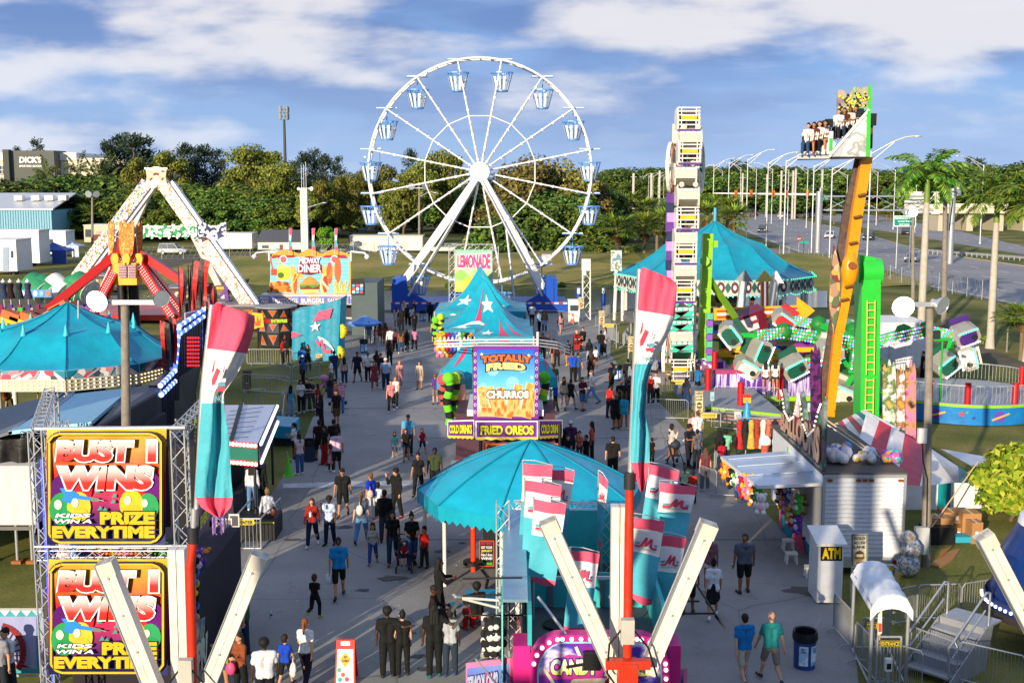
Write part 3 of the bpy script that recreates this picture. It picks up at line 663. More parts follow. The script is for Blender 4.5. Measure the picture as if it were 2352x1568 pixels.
def mk_car(kind):
 L_,W_,h=(4.6,1.8,1.42) if kind=='sedan' else (4.7,1.9,1.75) if kind=='suv' else (5.4,2,2.2)
 t=thg('parked_car' if kind=='van' else 'car','x','car' if kind!='van' else 'van',(0,0,0)); P_=gl('9a9a9a')
 b=MB(); hw=W_/2
 belt=.82 if kind=='sedan' else .98
 prof=[(-L_/2,.32),(-L_/2+.02,.62),(-L_/2+.12,belt-.12),(-L_*.24,belt),(L_*.34,belt+.02),(L_/2-.06,belt-.06),(L_/2,.55),(L_/2-.05,.32)]
 vs=[];n=len(prof)
 for s,ins in((-1,.05),(-.9,0),(.9,0),(1,.05)):
  for y,z in prof: vs.append(V((s*hw,y*(1-ins*.4),z-(ins if z>.5 else -ins))))
 fs=[(r*n+i,r*n+(i+1)%n,(r+1)*n+(i+1)%n,(r+1)*n+i) for r in range(3) for i in range(n)]+[tuple(range(n))[::-1],tuple(range(3*n,4*n))]
 b.add(vs,fs,P_,True); o=b.bd('body',t); o.material_slots[0].link='OBJECT'; o.material_slots[0].material=P_
 b=MB(); y0,y1,y2,y3=(-L_*.22,-L_*.05,L_*.2,L_*.36) if kind=='sedan' else (-L_*.22,-L_*.08,L_*.42,L_*.47) if kind=='suv' else (-L_*.36,-L_*.27,L_*.47,L_*.48)
 z0,z1=belt-.02,h; q=.8
 vs=[V((s*hw*.93,y,z0)) for s in(-1,1) for y in(y0,y3)]+[V((s*hw*q,y,z1)) for s in(-1,1) for y in(y1,y2)]
 b.add(vs,[(0,2,6,4),(3,1,5,7),(1,0,4,5),(2,3,7,6)],GLASS); b.bd('window',t)
 b=MB(); b.sl([(-hw*q,y1,z1),(hw*q,y1,z1),(hw*q,y2,z1),(-hw*q,y2,z1)],(0,0,.05),P_)
 for s in(-1,1):
  for a_,c_ in(((s*hw*.93,y0,z0),(s*hw*q,y1,z1)),((s*hw*.93,y3,z0),(s*hw*q,y2,z1)),((s*hw*.935,(y0+y3)/2,z0),(s*hw*q*1.01,(y1+y2)/2,z1))): b.bm(a_,c_,.07,.07,P_)
 o=b.bd('roof',t); o.material_slots[0].link='OBJECT'; o.material_slots[0].material=P_
 for s in(-1,1):
  for y in(-L_*.31,L_*.31):
   b=MB(); b.cy((s*(hw-.2),y,.33),(s*(hw+.02),y,.33),.33,BK,n=12); b.cy((s*(hw+.005),y,.33),(s*(hw+.03),y,.33),.2,GV,n=10); b.bd('wheel',t)
  b=MB(); b.box((s*hw*.72,-L_/2+.04,.66),(.34,.1,.16),mt('e8eaec',.2)); b.bd('headlight',t)
  b=MB(); b.box((s*hw*.76,L_/2-.02,.72),(.26,.1,.18),mt('8a1414',.3)); b.bd('taillight',t)
 b=MB(); b.box((0,-L_/2-.005,.48),(1.1,.06,.2),DARK); b.bd('grille',t)
 return Proto(t)
CAR={k:mk_car(k) for k in('sedan','suv','van')}
def car(k,px,py,rz,h,label,z=.02):
 o=CAR[k].put(G(px,py,z),radians(rz),1,label)
 for c in o.children:
  if c.name.startswith(('body','roof')): c.material_slots[0].material=gl(h)
 return o
car('suv',1752,534,-18,'15171c','black SUV in the near lane left of the gantry post')
car('sedan',1906,547,-22,'e4e4e2','white sedan coming toward the camera between two lamp posts')
car('suv',1995,551,-24,'20272c','dark SUV coming toward the camera right of the orange arm')
car('sedan',2098,601,-32,'85898e','grey sedan nearest the camera on the highway')
car('suv',2085,540,150,'191a1e','black SUV with red tail lights on the far carriageway')
for i,(px,py,h,l) in enumerate([(1702,492,'cfcfcc','white car waiting farthest left at the traffic signal'),(1732,497,'6d1f22','dark red car with tail lights on behind the white one at the signal'),(1797,500,'c8cacc','silver car left of three waiting cars at the signal'),(1822,502,'3a2527','dark maroon car in the middle of the waiting cars'),(1856,502,'232529','black car right of the waiting cars at the signal'),(1880,502,'2a2d33','dark car just left of the grey gantry column'),(1728,485,'d8d8d6','pale car beyond the signal near the palms')]):
 car('sedan' if i%2 else 'suv',px,py,150,h,l)
car('van',1256,582,12,'dedcd6','white van with its door open behind the wheel leg'); car('suv',1200,581,80,'d5d3cc','white pickup parked left of the white van')
car('suv',770,585,90,'8f9498','grey car behind the fence by the floodlight tower'); car('sedan',818,586,90,'3d4247','dark car behind the fence beside the grey one'); car('suv',1170,581,20,'3d5da0','blue car behind the right wheel leg'); car('suv',938,528,80,'dfe3e6','white pickup in front of the motor cruiser'); car('suv',398,584,90,'c5c7c9','silver truck behind the flag cluster')
def mk_lamp(h=12,arm=4.5,tw=True):
 t=thg('lamp_post','x','lamp post',(0,0,0)); LM=me_('cfd1d0',.45)
 b=MB(); b.la((0,0,0),[(.2,0),(.2,.25),(.13,.3),(.085,h)],LM,n=8); b.bd('pole',t)
 b=MB(); pts=[Z(h-.2),V((arm*.5,0,h+arm*.18)),V((arm*.8,0,h+arm*.27)),V((arm,0,h+arm*.29))]; b.tb(pts,.06,LM)
 b.tb([Z(h-.9),V((arm*.55,0,h+arm*.18))],.05,LM); b.bd('arm',t)
 b=MB(); e=pts[-1]; b.ball(e+V((.4,0,-.02)),.5,LM,sc=(1,.34,.2)); b.bd('lamp_head',t); return Proto(t)
LAMP=mk_lamp()
gL='lamp posts along the highway'
def lamp(px,ytop,Y,flip=False,label='grey steel lamp post along the highway with a long curved arm',rz=None):
 p=W(px,ytop,Y); s=p.z/12
 LAMP.put((p.x,Y,0),radians((180 if flip else 0)+R.uniform(-12,-4)) if rz is None else rz,(1,1,s),label,gL)
for px,yt,Y in [(2001,348,135),(1912,385,165),(1870,380,190),(1806,368,172),(1765,372,215),(1718,365,235),(1675,374,260),(1640,380,300),(1598,392,330)]: lamp(px,yt,Y)
for px,yt,Y in [(1555,402,420),(1540,405,460),(1525,406,500),(1512,407,560),(1500,404,600),(1490,404,660),(1478,405,720),(1470,406,800),(1460,407,880),(1450,408,960),(1440,408,1050),(1430,409,1150),(1421,409,1250),(1412,410,1350),(1404,410,1500),(1396,410,1650),(1388,411,1800)]: lamp(px,yt,Y)
for px,yt,Y in [(1702,385,420),(1738,388,380),(1775,388,340),(1812,390,330),(1856,390,310),(2017,395,330),(2057,390,300),(2107,388,280),(1660,392,460),(1620,396,520),(1590,399,600),(1568,402,680),(1947,402,350),(2260,378,230)]: lamp(px,yt,Y,True)
gP='concrete power poles beyond the highway'
for px,yt,Y in [(1455,398,520),(1496,398,560),(1515,392,600),(1795,392,380),(1822,392,380),(1828,388,380),(1889,390,360),(1706,398,420),(1762,400,400)]:
 p=W(px,yt,Y); o=MB(); o.box((p.x,Y,p.z/2),(.9 if px<1600 else .5,.6,p.z),mt('bdb9ae',.8)); o.bm((p.x-1.2,Y,p.z-1.5),(p.x+1.2,Y,p.z-1.5),.2,.2,GV)
 tag(o.bd('power_pole',loc=(p.x,Y,0)),'square pale concrete power pole standing beyond the highway','power pole',gP)
Y=330; t=thg('signal_mast','long white mast arm carrying traffic signals across the highway','traffic signal',gz(W(1885,470,Y),0))
b=MB(); p=W(1885,440,Y); b.cy((p.x,Y,0),(p.x,Y,p.z+1),.45,GV,n=10); b.bd('pole',t)
b=MB(); b.cy(W(1885,447,Y),W(1640,444,Y),.32,mt('dcdcd8',.5),.2,n=8); b.bd('arm',t)
for px in (1776,1806,1854,1690,1725):
 b=MB(); p=W(px,444,Y-.5); b.box(p,(.7,.4,1.7),mt('c46a1c',.5)); s=b.bd('signal_head',t)
 b=MB()
 for k,h in((.5,'ff2a1a'),(0,'40330c'),(-.5,'0c3018')): b.cy(p+V((0,-.25,k)),p+V((0,-.22,k)),.2,led(h,2.5) if k==.5 else mt(h,.3),n=10)
 b.bd('lamp_lens',s)
b=MB(); b.box(W(1888,455,Y-.6),(3.2,.1,1.1),mt('1f8f86',.5)); b.bd('street_sign',t)
Y=175; t=thg('sign_gantry','grey overhead truss gantry spanning the highway behind the orange arm','gantry',gz(W(1886,600,Y),0))
b=MB(); p=W(1882,440,Y); b.cy((p.x,Y,0),(p.x,Y,p.z),.45,me_('a9adb0',.5),n=12); b.bd('post',t)
b=MB(); b.tr(W(1893,467,Y),W(2140,467,Y),2.0,GV,r=.12,step=3.4); b.bd('truss',t)
b=MB(); p=W(2140,440,Y+6); b.cy((p.x+1,Y,0),(p.x+1,Y,p.z+.5),.45,me_('a9adb0',.5),n=12); b.bd('post',t)
b=MB(); q=Q.px(2078,440,2158,492,178); q.bo(b,mt('e3dfcf',.6),.3)
for k in(.25,.5,.75): q.line(b,[(0,k),(1,k)],.15,mt('c5c1b2'),.05); q.line(b,[(k,0),(k,1)],.15,mt('c5c1b2'),.05)
o=tag(b.bd('sign_panel',t),None)
Y=165; t=thg('road_sign','green highway exit sign on two posts beside a royal palm','road sign',gz(W(2078,545,Y),0))
b=MB(); q=Q.px(2052,496,2104,520,Y); q.bo(b,mt('0f8a78',.45),.1); fr=mt('e6efec',.5); q.line(b,[(.02,.03),(.98,.03),(.98,.97),(.02,.97),(.02,.03)],.12,fr,.02)
b.tx('Sansbury\'s Way',q,.07,.1,.93,.36,fr,.03,bold=.03); b.tx('Lyons Road',q,.2,.42,.8,.62,fr,.03,bold=.03); b.tx('NEXT SIGNAL',q,.25,.74,.75,.88,fr,.03,bold=.03); b.bd('panel',t)
for px in(2062,2092):
 b=MB(); p=W(px,520,Y+.1); b.cy((p.x,Y+.15,0),(p.x,Y+.15,p.z+1),.1,GV); b.bd('post',t)
t=thg('stop_sign','stop sign seen at the side street left of the gantry column','road sign',G(1834,585)); g=G(1834,585)
b=MB(); b.cy(g,gz(g,2.9),.05,GV); b.bd('post',t); b=MB(); c=gz(g,2.6)+V((0,-.08,0)); b.poly([c+V((cos(a)*.42,0,sin(a)*.42)) for a in [-(i+.5)*pi/4 for i in range(8)]],mt('8e1d22',.5)); q=Q(c+V((-.4,0,.4)),c+V((.4,0,.4)),c+V((.4,0,-.4)),c+V((-.4,0,-.4))); b.tx('STOP',q,.15,.35,.85,.65,mt('eeeeee'),.02,bold=.03); b.bd('panel',t)
g=G(1845,590); t=thg('street_name_sign','small green street name sign beside the stop sign','road sign',g); b=MB(); b.cy(g,gz(g,2.4),.05,DARK); b.bd('post',t); b=MB(); b.box(gz(g,2.35),(1.6,.05,.35),mt('1f9a86')); b.bd('panel',t)
Y=290; t=thg('overpass','cream concrete overpass bridge behind the palms on the right','bridge',gz(W(2280,520,Y),0))
a=W(2150,478,Y); c=W(2560,470,Y); b=MB(); b.box(((a.x+c.x)/2,Y+5,a.z-.5),(c.x-a.x,12,1.5),mt('cfc7b0',.8)); b.box(((a.x+c.x)/2,Y-1.2,a.z+.6),(c.x-a.x,.3,1),mt('d9d2bd',.8)); b.bd('deck',t)
for px in(2165,2230,2300,2360): p=W(px,500,Y); b=MB(); b.box((p.x,Y+5,(a.z-1)/2),(1.6,9,a.z-1),mt('bdb59e',.8)); b.bd('pier',t)
b=MB(); p0,p1=W(2112,545,200),W(2480,575,170)
for i in range(30):
 p=p0.lerp(p1,i/30); b.box((p.x,p.y,.4),(.14,.14,.8),GV)
b.bm((p0.x,p0.y,.65),(p1.x,p1.y,.65),.08,.34,GV); tag(b.bd('guard_rail',loc=gz(p0,0)),'steel guard rail along the far carriageway','guard rail')
Y=420; p=W(652,246,Y); t=thg('cell_tower','slim dark cell tower with antenna panels rising above the pines','cell tower',gz(p,0))
b=MB(); b.cy((p.x,Y,0),(p.x,Y,p.z),.75,mt('3b4248',.6),.35,n=8); b.bd('mast',t)
for z0 in(252,268):
 c=W(652,z0,Y); b=MB()
 for i in range(8):
  a=i*pi/4+.2; e=c+V((cos(a)*1.6,sin(a)*1.6,0)); b.bm(c,e,.15,.15,mt('5a626a')); b.box(e,(.5,.5,2.2),mt('8f979c'),rz=a)
 b.bd('antenna_array',t)
for px,yt in((838,358),(872,338),(1160,352)):
 p=W(px,yt,430); b=MB(); b.cy((p.x,430,0),p,.14,DARK,.06); b.box(p-Z(.4),(.7,.4,.6),GV); tag(b.bd('tall_pole',loc=gz(p,0)),'thin far pole rising above the tree line','pole','thin poles on the skyline')
g=G(700,582); Y=g.y; t=thg('floodlight_tower','white square tower with whip antennas and floodlight among the trees','tower',g)
b=MB(); a=W(690,432,Y);c=W(706,432,Y); b.box(((a.x+c.x)/2,Y,a.z/2),(c.x-a.x,1.2,a.z),mt('d9d7d0',.7,dirt=.3)); b.bd('shaft',t)
for px,yt in((692,380),(697,378),(702,372)): p=W(px,yt,Y); b=MB(); b.cy((p.x,Y,a.z),p,.06,GV); b.bd('antenna',t)
b=MB(); b.bm(W(685,433,Y),W(716,433,Y),.15,.2,GV); b.ball(W(716,434,Y-.3),.4,mt('eceae4',.3)); b.ball(W(686,434,Y-.3),.3,mt('eceae4',.3)); b.bd('floodlight',t)
b=MB(); b.tb([W(706,477,Y-.5),W(728,470,Y-1),W(742,466,Y-1.5)],.08,GV); b.ball(W(745,466,Y-1.6),.35,GV,sc=(1.4,.6,.4)); b.bd('lamp_arm',t)
def wood_light(label,px,ytop,ybase,heads,arm=None,r=.14,lit=None,name='floodlight_pole',xb=None):
 g=G(xb or px,ybase); Y=g.y; t=thg(name,label,'light pole',g); b=MB(); b.cy(g-Z(.2),W(px,ytop,Y),r*1.15,WOOD,r*.85,n=10); b.bd('pole',t)
 b=MB(); b.bm(W(min(h[0] for h in heads),ytop+4,Y-.25),W(max(h[0] for h in heads),ytop+4,Y-.25),.12,.14,GV); b.bd('crossarm',t)
 for hx,hy,hr,on,back in heads:
  b=MB(); c=W(hx,hy,Y-.45); rr=hr*Y/F; dr=V((-.15,-1,-.25)).normalized() if not back else V((.5,-.7,-.25)).normalized()
  u,v=b.axes(dr); SH=me_('d5d8da',.25)
  prof=[(.2,-.9),(.45,-.75),(.8,-.35),(1,0)]
  for (r0,z0),(r1,z1) in zip(prof[:-1],prof[1:]): b.cy(c+dr*(z0*rr*1.1),c+dr*(z1*rr*1.1),r0*rr,SH,r1*rr,n=16,cap=False)
  b.cy(c-dr*rr*1.4,c-dr*rr*.95,.3*rr,GV,n=8); s=b.bd('lamp_head',t)
  b=MB(); b.cy(c-dr*.02,c-dr*.01,rr*.97,led('fffdf4',6.0) if on else mt('b9c2cc',.12,.4),n=20); b.bd('lens',s)
 return t,Y
wood_light('wooden light pole with two round lamps in front of the teal carousel tent',287,690,1300,[(222,692,25,True,False),(371,686,20,False,True)],r=.15,xb=292)
t,Y=wood_light('wooden light pole with two round lamps by the striped tent',2136,695,1300,[(2075,705,25,True,False),(2166,702,22,False,True)],r=.13,xb=2126)
b=MB(); p=W(2118,1000,Y-.2); b.box(p,(.26,.16,.45),WH); b.bd('switch_box',t)
b=MB(); p=W(2116,1240,Y-.25); b.box(p,(.42,.2,.85),mt('b5b9bb',.5)); b.bd('meter_cabinet',t)
b=MB(); b.tb([W(2118,1012,Y-.2),W(2120,1060,Y-.2),W(2130,1100,Y-.2),W(2128,1220,Y-.2)],.02,BK,n=4); b.bd('conduit',t)
t,Y=wood_light('far wooden light pole with two lamps behind the flame ride',212,444,585,[(203,446,8,False,False),(221,446,8,False,True)],r=.2)
t,Y=wood_light('far wooden light pole seen through the left side of the wheel',963,428,580,[(945,428,8,False,False),(977,429,8,False,True)],r=.18)
b=MB(); b.tb([W(964,452,Y),W(985,441,Y-1),W(998,442,Y-1)],.08,GV); b.ball(W(1001,443,Y-1),.35,GV,sc=(1.4,.6,.4)); b.bd('lamp_arm',t)
for px,yt,yb,l in((2097,490,696,'short wooden post with a round lamp in front of the green sign'),):
 t,Y=wood_light(l,px,yt,yb,[(2080,490,7,False,True),(2098,488,10,True,False)],r=.17)
def chain_fence(label,p0,p1,h=2.0,step=3):
 p0,p1=V(p0),V(p1); t=thg('chain_link_fence',label,'fence',p0); L_=(p1-p0).length; n=max(2,int(L_/step)); FM=me_('a5aaac',.5)
 for i in range(n+1): b=MB(); p=p0.lerp(p1,i/n); b.cy(p,p+Z(h),.05,FM,n=5); b.bd('post',t)
 b=MB()
 b.tb([p0+Z(h),p1+Z(h)],.03,FM,n=4); b.tb([p0+Z(.1),p1+Z(.1)],.02,FM,n=4)
 k=int(L_/.8); d=(p1-p0)/k
 for i in range(k):
  a=p0+d*i
  b.cy(a+Z(.1),a+d+Z(h),.012,FM,n=3,cap=False); b.cy(a+d+Z(.1),a+Z(h),.012,FM,n=3,cap=False)
 b.bd('mesh_panel',t)
chain_fence('chain link fence along the top of the bank left of the wheel',G(480,590),G(860,590))
chain_fence('chain link fence along the top of the bank behind the wheel',G(1130,594),G(1440,596))
chain_fence('chain link fence in front of the trailer lot',G(170,600),G(470,594))
chain_fence('chain link fence beside the highway behind the green tower',G(1870,612),G(2255,688))
chain_fence('barbed chain link fence by the side street',G(1790,600),G(1880,614),2.4)
SEAM=vn('0d8ea8'); TEAL=vn('10a0ba'); PINK=vn('d8406a'); WHV=vn('e9e9e6'); BLUE=gl('1c4fb4'); LBL=gl('5b96d8'); RED=gl('c0201c'); YEL=mt('dfae1c',.4)
ORANGE=gl('ee9412'); GR_=gl('1fa83a'); LIME=gl('8ec62a'); PURP=vn('5f2f8c'); GREY=mt('7c7f84',.7); NAVY=mt('1a2450',.5)
Y=112; wc=W(1103,395,Y); hubz=wc.z; RW=10.25
t=thg('ferris_wheel','large white ferris wheel with pale blue tub gondolas','ferris wheel',(wc.x,Y,0))
C=V((wc.x,Y,hubz)); WS=gl('ecebe8')
def ang(k): return radians(90-11.25-22.5*k)
for dy in(-.8,.8):
 b=MB(); pts=[C+V((cos(2*pi*i/64)*RW,dy,sin(2*pi*i/64)*RW)) for i in range(65)]
 for p,q in zip(pts[:-1],pts[1:]): b.cy(p,q,.115,WS,n=6,cap=False)
 b.bd('rim',t)
b=MB()
for i in range(64):
 a=2*pi*i/64; p=C+V((cos(a)*RW,-.8,sin(a)*RW)); b.cy(p,p+V((0,1.6,0)),.05,WS,n=4,cap=False)
b.bd('rim_tie',t)
for k in range(16):
 a=ang(k); d=V((cos(a),0,sin(a))); b=MB()
 for dy in(-.8,.8): b.cy(C+d*.7+V((0,dy*1.1,0)),C+d*RW+V((0,dy,0)),.075,WS,n=6)
 for j in range(1,9): p=C+d*(RW*j/9); b.box(p+V((0,-.85,0)),(.2,.16,.2),WS)
 b.bd('spoke',t)
b=MB()
for k in range(16):
 a,c=ang(k),ang(k+1)
 for dy in(-.8,): b.cy(C+V((cos(a)*5.15,dy,sin(a)*5.15)),C+V((cos(c)*5.15,dy,sin(c)*5.15)),.06,WS,n=5)
b.bd('brace_ring',t)
b=MB(); b.cy(C+V((0,-1.9,0)),C+V((0,1.6,0)),.9,WS,n=28); b.cy(C+V((0,-1.93,0)),C+V((0,-1.9,0)),.62,mt('d9d9d8',.4),n=28); b.bd('hub',t)
for sx_ in(-1,1):
 for dy in(-1.7,1.7):
  b=MB(); e=W(905 if sx_<0 else 1258,655,Y); b.bm(C+V((sx_*.1,dy,-.3)),V((e.x+ (.6 if sx_<0 else -.4),Y+dy*1.3,2.2)),.5,.62,WS); b.bd('leg',t)
  b=MB(); b.cy(C+V((sx_*.2,dy*1.15,-.8)),V((e.x+(1.6 if sx_<0 else -.6),Y+dy*1.8,1.6)),.12,GV,n=6); b.bd('stay',t)
b=MB(); b.cy(W(1160,500,Y-2),W(1182,690,Y-3),.13,GV,n=6); b.bd('stay',t)
b=MB()
for x0,x1,xm in((912,930,998),(1272,1256,1195)):
 lo=lambda px,py,yy: W(px,py,yy)
 for yy in(Y-2.6,Y+2.4):
  pts=[lo(x0,715,yy),lo(x0,640,yy),lo(x1,632,yy),lo(x1+(8 if x0<x1 else -8),668,yy),lo(xm,700,yy),lo(xm,715,yy)]
  pts=[V((p.x,yy,max(.05,p.z))) for p in pts]
  b.sl(pts if x0<x1 else pts[::-1],(0,.3,0),BLUE)
 e=lo(x0,650,Y); b.box((e.x,Y,1.8),(.5,5,2.6),BLUE)
p0,p1=W(905,705,Y),W(1300,705,Y); b.box(((p0.x+p1.x)/2,Y,.55),(p1.x-p0.x,5.6,.9),BLUE); b.bd('base_frame',t)
b=MB()
n=40
for i in range(n): b.box((p0.x+(p1.x-p0.x)*(i+.5)/n,Y-2.83,.92),((p1.x-p0.x)/n,.04,.16),mt('d6d6d6',.5) if i%2 else mt('c01c2c',.5))
b.bd('reflector_strip',t)
b=MB(); e=W(1245,600,Y+1); b.cy(e+V((0,-.8,0)),e+V((0,.5,0)),.5,WS,n=12); b.box(e+V((.4,-.4,.4)),(.9,.7,.6),GV); b.bd('drive_motor',t)
def gondola(parent,p):
 b=MB(); z1,z0=-1.15,-2.75;
 for r,z,th in((1.02,z1,.09),(.55,z0,.06)):
  for i in range(12):
   a,c=2*pi*i/12,2*pi*(i+1)/12; b.bm(p+V((cos(a)*r,sin(a)*r,z)),p+V((cos(c)*r,sin(c)*r,z)),th,.1,LBL)
 for i in range(12):
  a=2*pi*(i+.5)/12; u=V((cos(a),sin(a),0)); s=V((-u.y,u.x,0))
  b.bm(p+u*1.0+Z(z1),p+u*.56+Z(z0),.07,.05,LBL)
  if i%3!=0 or True:
   w1,w0=.14,.09
   b.poly([p+u*.94-s*w1+Z(z1-.35),p+u*.6-s*w0+Z(z0+.05),p+u*.6+s*w0+Z(z0+.05),p+u*.94+s*w1+Z(z1-.35)],WS if i%2 else mt('bcd2ee',.4))
 b.cy(p+Z(z0-.1),p+Z(z0),.56,LBL,n=12); b.cy(p+Z(z0),p+Z(-.05),.055,LBL,n=6)
 b.la(p,[(.75,z1-.65),(.45,z1-.7)],mt('a9c4e6',.5),n=12)
 g=b.bd('gondola',parent)
 b=MB(); b.box(p+Z(.02),(2.0,.5,.07),LBL); b.bm(p+V((-.95,0,.1)),p+V((.95,0,.1)),.08,.08,WS); b.bd('top_bar',g)
for k in range(16):
 a=ang(k); gondola(t,C+V((cos(a)*(RW+.05),0,sin(a)*(RW+.05))))
Y=106; ap=W(358,412,Y); t=thg('pirate_swing_ride','white A frame of a swinging ship ride with confetti painted legs and treasure map crest','amusement ride',(ap.x,Y,0))
CONF=pa('confetti_paint',['e9dfd4','d9543c','f0e6da','3c66b0','f2eadf','d9a23a','efe5da','4a9c5a','ece2d6'],9,.5,'vor'); CONF2=pa('ribbon_paint',['eeddcc','e6b8a4','f0e2d4','d8754e','efe0d2'],7,.5,'vor')
legs=[(110,728,-3.4),(585,690,-3.4),(220,700,5.5),(520,690,6.5)]
for i,(px,py,dy) in enumerate(legs):
 e=W(px,py,Y+dy); e.z=max(.1,e.z) if i!=1 else .6
 top_=V((ap.x+(-.55 if i%2==0 else .75),Y+dy*.18,ap.z-.3))
 b=MB(); th=1.0 if i<2 else .6; b.bm(e,top_,th,.7 if i<2 else .5,CONF if i==0 else CONF2 if i==1 else WS,up=(0,1,0));
 o=b.bd('leg',t)
 if i<2:
  b=MB(); off=V((.75 if i==1 else .72,.35,0)); b.bm(e+off,top_+off,.4,.8,WS,up=(0,1,0)); b.bd('leg_rail',o)
b=MB(); q=Q.px(334,386,383,424,Y-1.2); PARCH=mt('d9bfa6',.6,var=.2,sc=1.5)
b.sl([q.p(u,v) for u,v in[(0,.05),(.06,.5),(0,1),(.3,.93),(.6,1),(1,.95),(.94,.5),(1,-.02),(.75,.08),(.7,-.05),(.3,.06)]],-q.n*.25,PARCH)
sw=mt('7a2a24',.6); q.el(b,.5,.38,.14,.1,sw,.03); q.el(b,.52,.55,.12,.13,mt('e0c8b0'),.035); q.el(b,.5,.8,.22,.12,mt('ece6de'),.03); q.el(b,.18,.2,.1,.07,mt('b9b4a8'),.03); q.el(b,.82,.2,.08,.05,sw,.03); q.line(b,[(.2,.75),(.32,.6)],.12,sw,.03); q.line(b,[(.75,.72),(.85,.6)],.12,sw,.03)
b.bd('crest',t)
b=MB()
for i in range(26):
 u=i/25; b.ball(q.p(u,.02+.04*sin(u*9),.08),.09,led('fff2c8',1.2),n=5); b.ball(q.p(u,.99,.08),.09,led('fff2c8',1.2),n=5)
b.bd('bulb_string',t)
b=MB(); b.cy(V((ap.x,Y-1.1,ap.z-.3)),V((ap.x,Y+1.5,ap.z-.3)),.5,GV,n=12); b.bd('axle',t)
b=MB(); q=Q.px(325,518,520,545,Y-3)
def wave(q,b,u0,u1,m,h=.55,ph=0,l=0):
 n=12; up=[];dn=[]
 for i in range(n+1):
  u=u0+(u1-u0)*i/n; w_=.2*sin(i/n*6.28*1.5+ph); up.append(q.p(u,.5-h/2+w_,l)); dn.append(q.p(u,.5+h/2+w_,l))
 for i in range(n): b.add([up[i],dn[i],dn[i+1],up[i+1]],[(0,1,2,3)],m)
for i in range(5): wave(q,b,i*.13,i*.13+.14,pa('green_bulb_print',['d9e6dc','2f9a5a','e6ece6','1f7a46'],5,.5,'vor'),.9,i*1.7,.05*i)
wave(q,b,.62,1.0,pa('blue_bulb_print',['e6e8ee','2a3c78','e9ebf0','16244e'],5,.5,'vor'),1.2,2,.1); b.bm(q.p(0,.1),q.p(1,.1),.15,.15,WS); b.bm(q.p(0,.9,-.1),q.p(1,.9,-.1),.15,.15,WS)
b.bd('name_crest',t)
b=MB(); q=Q.px(500,640,560,675,Y-1); hull=mt('8a6a3c',.6,var=.3,sc=2)
b.sl([q.p(-.3,.6),(q.p(0,1)),(q.p(.8,.9)),q.p(1.0,.15),q.p(.85,.15),q.p(.6,.45),q.p(.2,.5)],V((0,2.4,0)),hull); q.line(b,[(-.2,.62),(.25,.6),(.65,.5),(.95,.2)],.2,YEL,.05); b.bd('ship_hull',t)
b=MB()
for px in(522,545): b.bm(W(px,690,Y-1.5),W(px-6,628,Y-1.5),.35,.35,PURP)
b.bm(W(505,680,Y-1.6),W(545,640,Y-1.6),.25,.25,PURP); b.bd('ship_cradle',t)
b=MB(); a=W(120,735,Y-4);c=W(600,735,Y-4); b.box(((a.x+c.x)/2,Y,.45),(c.x-a.x,9,.5),RED); b.bd('deck',t)
Y=84; c0=W(293,645,Y); t=thg('flame_tower_ride','red four legged ride tower with painted flames and yellow claws','amusement ride',(c0.x,Y,0))
FLAME=pa('flame_paint',['a3240c','e06018','f0962a','d8481a','f7c05a','e26a1c'],2.2,.5,'noise',(2.4,1,.9))
FS=[(249,262,503,583),(273,308,500,602),(315,327,503,583)]
for i,(x0,x1,y0,y1) in enumerate(FS):
 yy=Y-(1.1 if i==1 else .3); q=Q.px(x0,y0,x1,y1,yy); b=MB()
 out=[]
 for k in range(9): u=k/8; out.append((u,.0+.1*abs(sin(k*2.2))+(0 if k%2 else .1)))
 pts=[q.p(u,v) for u,v in out[::-1]]+[q.p(0,.6),q.p(.1,.85),q.p(.35,1),q.p(.6,1.0),q.p(.9,.8),q.p(1,.5)]
 b.sl(pts,-q.n*.15,FLAME,mt('70200e')); b.bd('flame_panel',t)
b=MB()
for px in(252,283,322): b.cy(W(px,520,Y+.6),W(px,620,Y+.6),.12,ST_)
b.bm(W(250,540,Y+.5),W(326,540,Y+.5),.15,.15,ST_); b.cy(W(290,545,Y+.5),W(290,600,Y+.5),.7,RED,.8,n=14); b.bd('mast',t)
def bulbs_on(b,p0,p1,w_,m,n,k=2,off=V((0,-.36,0)),r=.06):
 p0,p1=V(p0),V(p1); s=(p1-p0).normalized().cross(V((0,1,0)))*w_
 for i in range(n):
  for j in range(k):
   b.ball(p0.lerp(p1,(i+.5)/n)+s*((j+.5)/k-.5)+off,r,m,n=4)
for i,(ax,ay,bx,by,dy,lit) in enumerate([(268,585,105,716,-2.5,0),(282,592,215,716,-2.2,1),(312,592,400,730,-2.2,1),(325,585,425,650,-1,0),(318,590,415,715,2.0,1),(276,590,232,700,2,1)]):
 p,q_=W(ax,ay,Y+dy*.3),W(bx,by,Y+dy*1.6); b=MB(); b.bm(q_,p,.62 if lit else .55,.6,RED,up=(0,1,0)); o=b.bd('leg',t)
 if lit: b=MB(); bulbs_on(b,q_,p,.5,mt('f4c9c4',.4,emit=.4),26,3); b.bd('bulb_string',o)
for px in(263,289,318):
 b=MB(); q=Q.px(px-9,582,px+9,612,Y-(2 if px==289 else 1.4)); pts=[(.5,.0),(.2,.02),(0,.35),(.1,.75),(.3,1),(.45,.7),(.55,.7),(.7,1),(.9,.75),(1,.35),(.8,.02)]
 b.sl([q.p(u,v) for u,v in pts],-q.n*.3,YEL); b.bd('claw',t)
b=MB(); b.box(W(293,628,Y-1.2),(1.6,1.2,1.5),YEL); b.bd('gear_case',t)
